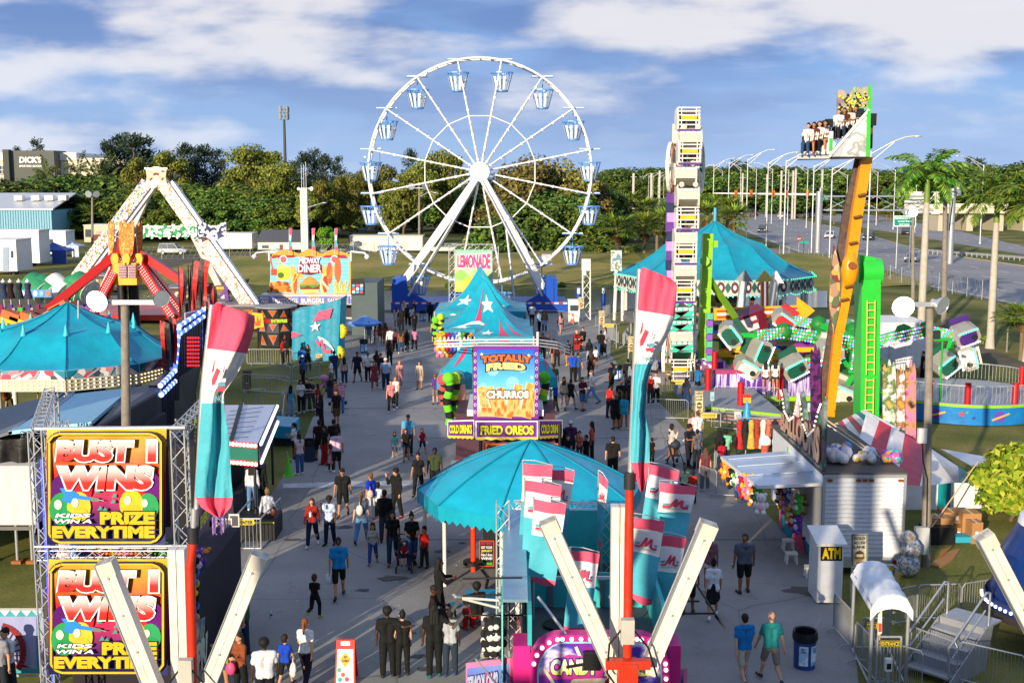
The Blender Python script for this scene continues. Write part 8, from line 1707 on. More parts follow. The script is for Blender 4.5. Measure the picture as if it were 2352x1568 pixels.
for px,l in [([(568,838),(672,838)],'steel crowd barrier in the back row of the left queue by the drum ride'),([(560,872),(620,870),(668,880)],'steel crowd barrier in the second row of the left queue'),([(555,900),(665,905)],'steel crowd barrier in the third row of the left queue'),([(560,940),(655,948)],'steel crowd barrier in the row nearest the white awning'),([(674,950),(732,944)],'steel crowd barrier with people leaning on it along the left of the pavement'),([(655,950),(650,1000)],'steel crowd barrier beside the teal skirted step'),([(672,880),(735,868)],'steel crowd barrier under the parchment sign on the left'),
 ([(792,802),(868,806)],'steel crowd barrier in front of the diner queue'),([(868,806),(856,770)],'steel crowd barrier at the end of the diner queue'),([(1217,741),(1282,741)],'steel crowd barrier along the wheel deck'),([(1282,741),(1318,748)],'steel crowd barrier by the traffic cone at the wheel gate'),([(1368,752),(1455,742)],'steel crowd barrier in front of the teal carousel on the right'),([(1392,775),(1420,790)],'steel crowd barrier by the zipper queue'),([(1436,870),(1470,880)],'steel crowd barrier under the lane sign by the bin'),([(1500,905),(1600,892)],'steel crowd barrier in the row in front of the zipper'),([(1494,962),(1580,965)],'long steel barrier across the gate beside the tall flag'),
 ([(1606,1128),(1645,1142)],'steel crowd barrier left of the balloon stall awning'),([(1646,1141),(1690,1143)],'steel crowd barrier in front of the balloon stall awning'),([(1640,1090),(1660,1112)],'steel crowd barrier behind the queue by the balloon stall'),([(1580,1010),(1612,1060)],'steel crowd barrier by the person in white tee at the fence'),
 ([(1914,1446),(1956,1494)],'steel crowd barrier left of the entrance gate with a small blue notice'),([(1962,1516),(2020,1580)],'steel crowd barrier slanting toward the entrance gate'),([(2022,1565),(2116,1592)],'steel crowd barrier right under the entrance sign'),([(2090,1530),(2195,1572)],'steel crowd barrier in front of the metal stairs'),([(2197,1566),(2352,1605)],'steel crowd barrier along the bottom right edge'),([(2050,1440),(2104,1428)],'steel crowd barrier behind the entrance gate'),([(2106,1427),(2204,1424)],'steel crowd barrier on the grass behind the stairs'),([(2207,1424),(2316,1406),(2420,1398)],'steel crowd barrier on the grass beside the blue ride'),
 ([(1640,985),(1700,990)],'steel railing barrier along the green edged ride platform'),([(1640,930),(1790,935)],'steel barrier on the spinning ride platform'),([(1690,905),(1790,905)],'steel barrier at the back of the spinning ride platform'),([(1430,800),(1450,770)],'steel crowd barrier beside the zipper queue gate'),([(1385,700+30),(1410,720)],'steel barrier by the wheel ticket booth')]: bar_row(px,l)
for px,l in(([(240,706),(440,702)],'white ride railing in front of the flame tower legs'),([(455,700),(590,706)],'steel railing on the red swing ride deck')): bar_row(px,l)
a,c=G(1618,965),G(1800,985); b=MB(); b.sl([a,c,c+V((0,8,0)),a+V((-.5,8,0))][::1],(0,0,.72),mt('8b9096',.6)); b.bm(a+V((0,-.06,.68)),c+V((0,-.06,.68)),.1,.12,LIME,up=(0,0,1))
for z in(.12,.3,.48): b.bm(a+V((0,-.05,z)),c+V((0,-.05,z)),.06,.08,mt('4a3a38',.7) if z!=.3 else mt('8a2a34'),up=(0,0,1))
tag(b.bd('ride_deck',loc=a),'grey ride deck with a lime green edge and striped side','ride deck')
for i,(px,py) in enumerate(((1625,925),(1686,912),(1700,962),(1792,925),(1640,880))): b=MB(); p=G(px,py); b.cy(gz(p,.2),gz(p,1.9),.17,mt('b8141c',.45),n=10); tag(b.bd('padded_post',loc=p),'red padded post on the spinning ride deck','post','red padded posts on the spinning ride deck')
for px,py,w_,h,l in((1716,905,18,'d8c02a','red and yellow notice on the railing of the spinning ride'),(1636,900,9,'9ac8c8','pale green notice on the railing of the spinning ride'),(1695,942,16,'e6e6e4','white notice board on the railing of the spinning ride'),(1862,925,14,'a8d0d0','pale blue notice behind the balloon stall wall')):
 q=Q.px(px-w_/2,py,px+w_/2,py+20,58); b=MB(); q.bo(b,mt(h,.5),.03)
 if h=='d8c02a': q.rect(b,0,0,1,.4,mt('c02a24'),.01)
 for k in range(3): q.rect(b,.15,.5+.13*k,.85,.55+.13*k,mt('6a6a6a'),.012)
 b.cy(gz(q.p(.5,1,-.05),0),q.p(.5,1,-.05),.02,STL); tag(b.bd('notice',loc=gz(q.p(.5,1),0)),l,'notice')
g=G(568,1262); t=thg('enter_gate','small steel gate with a yellow ENTER plate left of the midway','gate',g); b=MB(); x0_,x1_=G(540,1260).x,G(600,1262).x; y=g.y; b.tb([(x0_,y,.05),(x0_,y,1.05),(x1_,y,1.05),(x1_,y,.05),(x0_,y,.05)],.03,STL); [b.cy((x0_+(x1_-x0_)*k/7,y,.05),(x0_+(x1_-x0_)*k/7,y,1.05),.012,STL,n=5) for k in range(1,7)]; b.tb([(x1_,y,.05),(x1_+.2,y+2.4,.05),(x1_+.2,y+2.4,1.1),(x1_,y,1.05)],.03,STL); b.tb([(x0_,y,.05),(x0_+.1,y+2.4,.05),(x0_+.1,y+2.4,1.1),(x0_,y,1.05)],.03,STL); b.bd('frame',t); b=MB(); q=Q(V((x0_+.2,y-.04,1.03)),V((x1_-.2,y-.04,1.03)),V((x1_-.2,y-.04,.85)),V((x0_+.2,y-.04,.85))); q.bo(b,mt('c9b83a',.5),.02); b.tx('ENTER',q,.08,.18,.92,.84,mt('1c1c18'),.01,bold=.03); b.bd('gate_sign',t)
b=MB(); b.box((x0_+.45,y+1.6,.35),(1.4,1.4,.7),mt('17171a')); b.box((x0_+.45,y+.88,.66),(1.4,.05,.06),mt('a8a83a')); tag(b.bd('step_platform',loc=(x0_+.4,y+1.6,0)),'black step platform with yellow edge behind the ENTER gate','platform')
p0,p1=G(612,1025),G(670,1030); b=MB(); b.sl([gz(p0,1.0),gz(p0,.45),gz(p1,.45),gz(p1,1.0)],(0,2.2,0),vn('1490b0')); b.box(((p0.x+p1.x)/2,p0.y+1.1,.25),(1.1,1.9,.5),DARK); tag(b.bd('loading_platform',loc=((p0.x+p1.x)/2,p0.y,0)),'raised loading platform with a teal vinyl skirt beside the white awning','platform')
g=G(663,1094); b=MB(); b.box(gz(g,.03),(.42,.42,.05),mt('6ad81c')); b.cy(gz(g,.05),gz(g,.86),.16,mt('5ae01c',.5),.03,n=14); b.cy(gz(g,.86),gz(g,1.05)+V((-.05,0,0)),.015,GV); tag(b.bd('safety_cone',loc=g),'bright green safety cone on the left edge of the pavement','cone')
g=G(1315,744); b=MB(); b.box(gz(g,.03),(.5,.5,.06),BK); b.cy(gz(g,.06),gz(g,.9),.2,mt('e05a1c',.5),.04,n=12); b.cy(gz(g,.45),gz(g,.65),.128,WHV,.09,n=12); tag(b.bd('safety_cone',loc=g),'orange traffic cone with a white band by the wheel gate','cone')
g=G(795,1566); t=thg('sandwich_board','red framed sandwich board with a yellow diamond print at the bottom edge','sandwich board',g); q=Q(W(780,1503,g.y-.25+.12),W(813,1503,g.y-.25+.12),W(815,1600,g.y-.35),W(776,1600,g.y-.35)); q=Q(g+V((-.22,.05,1.05)),g+V((.22,.05,1.05)),g+V((.25,-.22,0)),g+V((-.25,-.22,0))); b=MB(); q.bo(b,mt('c8281c',.5),.03); q.rect(b,.08,.2,.92,.95,mt('cfe0dc',.5),.01); q.pg(b,[(.5,.26),(.22,.42),(.5,.6),(.8,.42)],mt('dfb02a'),.015); b.tx('GO',q,.42,.34,.6,.4,BK,.02,bold=.05); b.tx('GOBBLE',q,.32,.42,.7,.48,BK,.02,bold=.03)
for u,v,h in((.2,.65,'4aa07a'),(.4,.75,'d85a4a'),(.7,.7,'e6e6e2'),(.6,.85,'c83a3a'),(.25,.86,'3a9aa0')): q.el(b,u,v,.1,.05,mt(h),.016)
q.rect(b,.25,.03,.75,.12,WHV,.012); b.bd('board',t); b=MB(); q2=Q(g+V((-.22,.07,1.05)),g+V((.22,.07,1.05)),g+V((.25,.35,0)),g+V((-.25,.35,0))); q2.bo(b,mt('c8281c',.5),.03); b.bd('back_leg',t)
for i,(px,py) in enumerate(((1810,1262),(1817,1292),(1862,1324))):
 g=G(px,py,.02); b=MB(); b.box(gz(g,.34),(.36,.3,.05),WH); [b.bm(g+V((sx_*.16,sy*.13,0)),g+V((sx_*.13,sy*.1,.33)),.05,.05,WH) for sx_ in(-1,1) for sy in(-1,1)]; tag(b.bd('plastic_stool',loc=g),['white plastic stool nearest the awning along the teal counter','white plastic stool in the middle along the teal counter','white plastic stool nearest the ATM booth'][i],'stool')
for (px0,px1,y0,y1,Y,l) in((2133,2187,1190,1233,39,'large brown carton left of the light pole pile'),(2168,2210,1176,1211,39.5,'brown taped carton on top of the pile'),(2183,2214,1212,1240,39.4,'brown carton under the taped one'),(2212,2252,1179,1237,39.3,'tall brown carton at the right end of the pile'),(2232,2256,1200,1232,38.8,'small opened brown carton in front of the tall one')):
 a,c=W(px0,y0,Y),W(px1,y1,Y); b=MB(); CB=mt('a87a4c',.85,var=.15,sc=3); zb=.5 if px0==2168 else 0; b.box(((a.x+c.x)/2,Y+.3,(a.z+zb)/2),(c.x-a.x,.6,a.z-zb),CB,rz=R.uniform(-.08,.08)); b.box(((a.x+c.x)/2,Y+.3,a.z+.002),(.06,.62,.006),mt('d8c8a0')); b.box((c.x-.2,Y-.03,(a.z+zb)/2),(.1,.01,.14),WHV)
 tag(b.bd('carton',loc=((a.x+c.x)/2,Y,zb)),l,'box')
g=G(2170,1290); b=MB(); b.sl([G(2135,1300),G(2165,1275),G(2205,1262),G(2190,1285),G(2160,1305)],(0,0,.06),mt('a87a4c',.85)); b.sl([G(2150,1290),G(2165,1275),G(2185,1272)+Z(.25),G(2160,1285)+Z(.3)],(0,0,.02),mt('96693f',.85)); tag(b.bd('flattened_carton',loc=g),'flattened brown cardboard lying on the grass by the pole','cardboard')
g=G(2085,1322); b=MB(); CLR=pa('clear_bag',['9aa0aa','c8ccd4','6a6e78','e0e2e6','b89a7a'],4,.2); [b.ball(gz(g,z)+V((dx,0,0)),r,CLR,n=10,sc=(1,.8,1)) for z,r,dx in((.35,.38,0),(.85,.34,.05),(1.2,.25,-.05))]; tag(b.bd('plastic_bag',loc=g),'tall clear plastic rubbish bag leaning on the trailer corner','bag')
g=G(2150,1245); b=MB(); b.box(gz(g,.3),(1.0,.6,.6),BK); b.box(gz(g,.35)+V((.95,.1,-.22)),(.7,.5,.2),mt('2a9ab0')); tag(b.bd('storage_crate',loc=g),'black crate with a teal lid beside it below the cartons','crate')
c=gz(W(2440,1400,30),0); t=thg('blue_dome','dark blue domed ride top with a white cap and light band at the right edge','ride',c); b=MB(); b.la(c,[(1.85,1.15),(1.75,1.6),(1.55,2.5),(1.15,3.25)],gl('12306e'),n=28); b.bd('dome',t); b=MB(); b.la(c,[(1.2,3.22),(1.15,3.4),(.0,3.6)],mt('dfe2e4',.5,bump=.4),n=24); b.bd('cap',t); b=MB(); b.la(c,[(1.9,1.05),(1.95,1.2),(1.9,1.35)],mt('1c2c5a'),n=28); [b.ball(c+V((cos(-1.0-.09*i-1.2)*1.97,sin(-1.0-.09*i-1.2)*1.97,1.2)),.05,led('cfe0ff',1.6),n=5) for i in range(16)]; b.bd('light_band',t); b=MB(); b.la(c,[(.6,0),(.5,1.2)],DARK,n=14); b.la(c,[(2.0,.9),(1.9,1.05)],mt('2a2018'),n=28); b.bd('base',t)
LC=mk_tree('leafy_tree','small round tree with large yellow green leaves at the right edge',41,2.6,1.75,.28,20,4600,.18,LF7,.8,low=-.02,tr=.03); LC.put(gz(W(2322,1195,41.5),0),0,1.05)
g=G(1712,1060); t=thg('folded_umbrella','folded bright blue patio umbrella above the clothes rack','umbrella',g); b=MB(); top=W(1716,922,g.y); b.cy(g,top,.03,GV); b.bd('pole',t); b=MB(); b.la(gz(g,0)+V((top.x-g.x,0,0)),[(.05,top.z),(.16,top.z-.5),(.3,top.z-1.25),(.24,top.z-1.3)],vn('2a9ad8'),n=9); b.bd('canopy',t)
t=thg('clothes_rack','rack of colourful dresses and white mannequin torsos behind the balloon stall awning','clothes rack',G(1745,1065)); b=MB(); g=G(1745,1065); b.cy(g+V((-1.0,0,0)),g+V((-1.0,0,2)),.03,STL); b.cy(g+V((1.2,0,0)),g+V((1.2,0,2)),.03,STL); b.cy(g+V((-1.0,0,2)),g+V((1.2,0,2)),.03,STL); b.bd('frame',t)
for i in range(9): b=MB(); p=g+V((-.95+.25*i,.1*(i%2)-.25,1.35)); b.la(p,[(.06,.62),(.14,.5),(.1,.1),(.2,-.6)],mt(['c02a2c','1a2a2c','c8a84a','a83a2a','e6ded2','d8705a','20242a','b85a4a','dcd6cc'][i],.9,var=.5,sc=10),n=9); b.bd('garment',t)
for px,h in((1757,'c85a4a'),(1787,'2a2c30')): b=MB(); p=W(px,1020,g.y-.6); b.ball(p+Z(.1),.3,WH,n=10,sc=(.9,.5,1)); b.la(p,[(.2,0),(.15,-.3),(.28,-.75)],mt(h,.9,var=.4,sc=12),n=10); b.cy(gz(p,0),p,.03,STL); b.bd('mannequin',t)
for px,yt,yb,l in((1347,595,735,'white lattice power tower beside the big wheel'),):
 g=G(px,yb); t=thg('power_tower',l,'tower',g); b=MB(); b.tr(g,W(px,620,g.y),.65,WH,r=.05); b.bd('lattice',t); b=MB(); b.box(W(px-1,608,g.y),(.75,.6,1.0),WH); b.box(W(px-5,624,g.y-.2),(.3,.4,.6),WH); b.bd('cabinet',t)
for px,yt,yb in((1329,660,725),(1386,660,722)): g=G(px,yb); b=MB(); b.cy(g,W(px,yt,g.y),.2,BLUE,n=8); b.box(W(px,668,g.y-.2),(.25,.2,.5),mt('d8dce0')); tag(b.bd('blue_post',loc=g),['left','right'][px>1350]+' bright blue post beside the lattice power tower','post')
g=G(1318,738); b=MB(); b.box(gz(g,.9),(1.0,.8,1.8),WH); b.box(gz(g,1.86),(1.1,.9,.12),mt('cfd2d4')); b.box(gz(g,1.2)+V((0,-.41,0)),(.7,.03,.5),GLASS); tag(b.bd('ticket_box',loc=g),'white ticket box by the orange cone at the wheel gate','ticket booth')
g=G(1385,780);
for px,yb,l in((1411,735,'white carousel ticket post with patterned boards left of the teal roof'),):
 g=G(px,yb); t=thg('carousel_sign','patterned scalloped sign board on white posts left of the teal carousel','sign',g); b=MB(); q=Q.px(1403,575,1428,622,g.y); q.bo(b,pa('carousel_sign_print',['d8d8b0','4a6a5a','e6e2d0','6a8a9a'],1.6,.5),.1); b.bd('panel',t); b=MB(); b.cy(g,W(1416,620,g.y),.16,gl('e6e2d6')); b.bd('post',t)
g=G(838,790); t=thg('patio_umbrella','open sky blue patio umbrella in front of the diner queue','umbrella',g); b=MB(); tp=W(838,724,g.y); b.cy(g,tp,.03,GV); b.bd('pole',t); b=MB(); n=8; c=gz(tp,0)
for i in range(n): a0,a1=6.283*i/n,6.283*(i+1)/n; P=lambda a,r,z:V((tp.x+cos(a)*r,tp.y+sin(a)*r,z)); b.add([tp,P(a0,1.3,tp.z-.55),P(a1,1.3,tp.z-.55)],[(0,1,2)],vn('4a8ad8' if i%2 else '6aa4e6')); b.add([P(a0,1.3,tp.z-.55),P(a0,1.3,tp.z-.7),P(a1,1.3,tp.z-.7),P(a1,1.3,tp.z-.55)],[(0,1,2,3)],vn('3a7ac8'))
b.bd('canopy',t)
SK={'l':'d09a78','t':'b47c56','m':'8f5a38','d':'4a2c1c'}
def seg(b,p,q,r0,r1,m): b.cy(p,q,r0,m,r1,n=8); b.ball(p,r0,m,n=8); b.ball(q,r1,m,n=8)
def joints(pose,sex):
 hw,sw=(.095,.185) if sex=='m' else (.1,.155); J={}
 lg={'stand':((3,3),(-4,-4)),'walk':((24,14),(-16,-38)),'walk2':((-16,-38),(24,14)),'run':((30,-10),(-12,-85)),'sit':((82,2),(84,-4)),'hold':((4,4),(-6,-8)),'face':((6,4),(-8,-12)),'phone':((4,2),(-5,-7)),'around':((3,0),(-3,-3)),'push':((18,8),(-14,-34)),'lean':((10,6),(-10,-14))}[pose]
 for s,(a,b_) in zip((-1,1),lg):
  a,b_=radians(a),radians(b_); h=V((s*hw,0,.93)); k=h+V((s*.012,-sin(a)*.43,-cos(a)*.43)); e=k+V((s*.01,-sin(b_)*.42,-cos(b_)*.42)); J['hip',s],J['knee',s],J['ank',s]=h,k,e; f=max(-.6,min(.3,b_ if b_<0 else 0)); J['toe',s]=e+V((s*.03,-.17*cos(f),-.06+.17*sin(f)))
 for s in(-1,1):
  sh=V((s*sw,.0,1.42));
  if pose in('hold','push'): el=sh+V((s*.07,-.06,-.27)); wr=el+V((-s*.08,-.22,.05 if pose=='hold' else -.02))
  elif pose=='phone': el=sh+V((s*.06,-.08,-.26)) ; wr=el+(V((-s*.12,-.17,.12)) if s>0 else V((-.0,-.08,-.24)))
  elif pose=='face': el=sh+(V((s*.08,-.14,-.22)) if s<0 else V((s*.06,.02,-.28))); wr=el+(V((.02,-.08,.25)) if s<0 else V((s*.02,-.08,-.24)))
  elif pose=='around': el=sh+(V((-.19,.13,-.12)) if s<0 else V((s*.06,.02,-.28))); wr=el+(V((-.13,-.02,.02)) if s<0 else V((s*.01,-.05,-.25)))
  elif pose=='run': el=sh+(V((s*.08,.2,-.2)) if s<0 else V((s*.08,-.12,-.25))); wr=el+V((-s*.05,-.18,.12))
  elif pose=='sit': el=sh+V((s*.06,-.1,-.25)); wr=el+V((-s*.06,-.24,.0))
  elif pose=='lean': el=sh+V((s*.06,-.16,-.24)); wr=el+V((-s*.1,-.2,.04))
  else:
   k={'walk':1,'walk2':-1}.get(pose,.15)*s*.13; el=sh+V((s*.06,k*.7,-.28)); wr=el+V((s*.015,k*.9-.04,-.25))
  J['sh',s],J['el',s],J['wr',s]=sh,el,wr
 lo=min(J['toe',s].z-.03 for s in(-1,1)); dz=-lo
 for k in J: J[k]=J[k]+Z(dz)
 J['dz']=dz; return J
RM={}
def remesh(b,name,vox,smooth=3):
 o=b.bd(name); m=o.modifiers.new('r','REMESH'); m.mode='VOXEL'; m.voxel_size=vox; m2=o.modifiers.new('s','SMOOTH'); m2.iterations=smooth; m2.factor=.5
 dg=bpy.context.evaluated_depsgraph_get(); me=bpy.data.meshes.new_from_object(o.evaluated_get(dg)); old=o.data; bpy.data.objects.remove(o); bpy.data.meshes.remove(old)
 me.polygons.foreach_set('use_smooth',[True]*len(me.polygons)); return me
PM=mt('808080',.8,name='figure_base'); EYE=mt('1c1210',.4)
def torso(b,J,sex,g,m,arm=None,low=.0):
 d=Z(J['dz']); f=sex!='m'; w=.075 if f else .095
 ch=1.27; wa=1.08
 for s in(-1,1):
  seg(b,V((s*w,.01,ch))+d,V((s*w*.72,.0,wa))+d,.105+g if not f else .095+g,.095+g if not f else .08+g,m)
  seg(b,V((s*w*.72,.0,wa))+d,V((s*.075,.01,.94-low))+d,.095+g if not f else .08+g,.105+g,m)
  seg(b,V((0,.01,1.44))+d,J['sh',s],.075+g,.06+g,m); seg(b,J['sh',s],V((s*w,.01,1.25))+d,.065+g,.1+g,m)
  if f: b.ball(V((s*.065,-.075,1.27))+d,.062+g,m,n=8)
def body_mesh(pose,sex):
 k=('body',pose,sex)
 if k in RM: return RM[k]
 J=joints(pose,sex); b=MB(); d=Z(J['dz']); torso(b,J,sex,0,PM)
 seg(b,V((0,.01,1.42))+d,V((0,-.01,1.56))+d,.058,.052,PM)
 hc=V((0,-.02,1.655))+d; hs=1.32 if sex=='c' else 1.0; hc.z+=.03*(hs-1)*3
 b.ball(hc+V((0,.015,.015)),.098*hs,PM,n=14,sc=(.82,1.0,1.12)); b.ball(hc+V((0,-.035,-.05))*hs,.066*hs,PM,n=12,sc=(.86,.9,1.0)); b.ball(hc+V((0,-.105,-.018))*hs,.02*hs,PM,n=6,sc=(.8,1,1.4))
 for s in(-1,1):
  b.ball(hc+V((s*.085,.01,-.012))*hs,.024*hs,PM,n=6,sc=(.5,.8,1.3))
  th=1.0 if sex!='m' else 1.03
  seg(b,J['hip',s],J['knee',s],.088*th,.056,PM); seg(b,J['knee',s]+V((0,.01,-.1)),J['ank',s],.056,.036,PM); seg(b,J['knee',s],J['knee',s]+V((0,.012,-.12)),.054,.057,PM); seg(b,J['ank',s]+V((0,.03,-.02)),J['toe',s],.036,.03,PM)
  seg(b,J['sh',s],J['el',s],.05,.038,PM); seg(b,J['el',s],J['wr',s],.04,.026,PM)
  w_=J['wr',s]; h=(w_-J['el',s]).normalized(); sd_=h.cross(V((0,1,0)) if abs(h.y)<.8 else Z(1)).normalized(); pl=h.cross(sd_)
  seg(b,w_,w_+h*.055,.026,.03,PM); seg(b,w_+h*.06+pl*.02,w_+h*.08-pl*.02,.024,.024,PM)
  for i in range(4): o=pl*(-.03+.02*i); l=(.055,.068,.064,.05)[i]; p=w_+h*.085+o; q=p+h*l*.6+sd_*.008; seg(b,p,q,.0105,.0095,PM); seg(b,q,q+h*l*.35+sd_*.022,.0095,.008,PM)
  p=w_+h*.03-pl*.03; seg(b,p,p+h*.03-pl*.025,.013,.011,PM); seg(b,p+h*.03-pl*.025,p+h*.06-pl*.02,.011,.009,PM)
 me=remesh(b,'body',.0125,2)
 e=MB()
 for s in(-1,1): e.ball(hc+V((s*.034,-.088,.012))*hs,.0125*hs,EYE,n=6,sc=(1.2,.6,.8))
 e.ball(hc+V((0,-.098,-.062))*hs,.016*hs,mt('7a3a34',.6),n=6,sc=(1.6,.5,.4))
 o=e.bd('x'); import bmesh; bm=bmesh.new(); bm.from_mesh(me); n=len(bm.faces); bm.from_mesh(o.data); bm.faces.ensure_lookup_table()
 for i,f in enumerate(bm.faces): f.material_index=0 if i<n else 1; f.smooth=True
 bm.to_mesh(me); bm.free(); me.materials.clear(); me.materials.append(PM); me.materials.append(EYE); od=o.data; bpy.data.objects.remove(o); bpy.data.meshes.remove(od)
 RM[k]=me; return me
def cloth_mesh(kind,pose,sex):
 k=(kind,pose,sex)
 if k in RM: return RM[k]
 J=joints(pose,sex); b=MB(); d=Z(J['dz']); g=.018; mid=lambda a,c,t:a.lerp(c,t)
 if kind in('tee','long','tank','polo','dress','hoodie'):
  torso(b,J,sex,g if kind!='hoodie' else .032,PM,low=.02)
  for s in(-1,1):
   if kind in('tee','polo','dress'): seg(b,J['sh',s],mid(J['sh',s],J['el',s],.62),.062,.066,PM)
   if kind in('long','hoodie'): seg(b,J['sh',s],J['el',s],.066,.056,PM); seg(b,J['el',s],mid(J['el',s],J['wr',s],.93),.056,.044,PM)
  if kind=='hoodie': b.ball(V((0,.09,1.5))+d,.1,PM,n=8,sc=(1.2,.8,.8))
  if kind in('dress',):
   for s in(-1,1): seg(b,V((s*.06,.0,.95))+d,mid(J['hip',s],J['knee',s],.75)+V((s*.02,0,0)),.115,.125,PM)
   seg(b,Z(.95)+d,mid(J['knee',1],J['knee',-1],.5)+Z(.12),.12,.14,PM)
 if kind in('jeans','shorts','wide','legg'):
  for s in(-1,1):
   gg={'jeans':.03,'shorts':.03,'wide':.04,'legg':.024}[kind]
   seg(b,V((s*.06,.01,.97))+d,J['hip',s]+V((-s*.02,.012,-.03)),.105,.102+gg*.4,PM)
   if kind=='shorts': seg(b,J['hip',s],mid(J['hip',s],J['knee',s],.93),.09+gg*.6,.075+gg*.4,PM)
   else: seg(b,J['hip',s],J['knee',s],.088+gg*.7,.06+gg,PM); seg(b,J['knee',s],mid(J['knee',s],J['ank',s],.96),.056+gg,.042+gg*(1 if kind!='wide' else 2),PM)
 if kind=='hot':
  for s in(-1,1): seg(b,V((s*.06,.01,.97))+d,J['hip',s]+V((-s*.02,.012,-.03)),.105,.11,PM); seg(b,J['hip',s],mid(J['hip',s],J['knee',s],.3),.1,.1,PM)
 if kind=='skirt':
  seg(b,V((0,.01,.98))+d,mid(J['knee',1],J['knee',-1],.5)+Z(.05),.135,.17,PM)
  for s in(-1,1): seg(b,V((s*.06,.01,.96))+d,mid(J['hip',s],J['knee',s],.9),.11,.12,PM)
 if kind=='shoe':
  for s in(-1,1): a=J['ank',s]; t=J['toe',s]; h=a+V((0,.045,-.045)); seg(b,h,t+V((0,-.01,.0)),.046,.04,PM); seg(b,a+Z(.0),h,.044,.046,PM)
  RM[k]=remesh(b,kind,.014,2); return RM[k]
 RM[k]=remesh(b,kind,.016,3); return RM[k]
def hair_mesh(kind,pose,sex):
 k=('hair',kind,pose if kind!='x' else '',sex)
 if k in RM: return RM[k]
 J=joints(pose,sex); d=Z(J['dz']); hs=1.32 if sex=='c' else 1.0; hc=V((0,-.02,1.655))+d; hc.z+=.03*(hs-1)*3; b=MB(); P=lambda x,y,z:hc+V((x,y,z))*hs
 b.ball(P(0,.026,.04),.104*hs,PM,n=12,sc=(.86,1.0,1.03)); b.ball(P(0,.055,.0),.085*hs,PM,n=10,sc=(.95,.75,1.1))
 if kind=='long':
  for s in(-1,0,1): seg(b,P(s*.06,.06,.0),V((s*.07,.09,1.33))+d,.05,.045,PM);
  for s in(-1,1): seg(b,P(s*.075,.02,.02),V((s*.1,.03,1.42))+d,.028,.025,PM)
 if kind=='pony': b.ball(P(0,.12,.05),.04*hs,PM,n=8); seg(b,P(0,.13,.04),V((0,.13,1.42))+d,.038,.022,PM)
 if kind=='bun': b.ball(P(0,.07,.14),.052*hs,PM,n=10)
 if kind=='afro': b.ball(P(0,.02,.05),.118*hs,PM,n=12)
 if kind=='cap': b=MB(); b.ball(P(0,.01,.055),.108*hs,PM,n=12,sc=(.86,1.02,.85)); b.cy(P(0,-.07,.065),P(0,-.075,.075),.075*hs,PM,n=12); b.box(P(0,-.13,.06),(.13,.1,.014),PM)
 if kind=='bcap': b=MB(); b.ball(P(0,.01,.055),.108*hs,PM,n=12,sc=(.86,1.02,.85)); b.box(P(0,.13,.04),(.13,.1,.014),PM)
 if kind=='bald': b=MB(); b.ball(P(0,.045,-.01),.085*hs,PM,n=10,sc=(1.0,.7,.75))
 RM[k]=remesh(b,'hair',.014,2); return RM[k]
def part(me,name,m,parent):
 o=bpy.data.objects.new(name,me); COL.objects.link(o)
 if not me.materials: me.materials.append(PM)
 o.material_slots[0].link='OBJECT'; o.material_slots[0].material=m; o.parent=parent; return o
ZN={'6':(588,569.6,.25779),'7':(1176,569.6,.25779),'A':(514.5,771.75,.19925),'B':(1433.25,845.25,.21094),'C':(1231.1,698.25,.21094),'d':(569.6,964.7,.21875),'E':(569.6,1240.3,.25782),'F':(1561.9,918.75,.33594),'G':(1561.9,1194.4,.33594),'H':(1010.6,992.25,.26562),'I':(1561.9,569.6,.33594),'J':(395,1157.6,.26197),'K':(0,1164,.27344),'2':(0,882,.27344),'.':(0,0,1),'M':(1818.9,165.4,.17585)}
FACE={'f':0,'b':180,'l':-90,'r':90,'fl':-35,'fr':35,'bl':-140,'br':140}
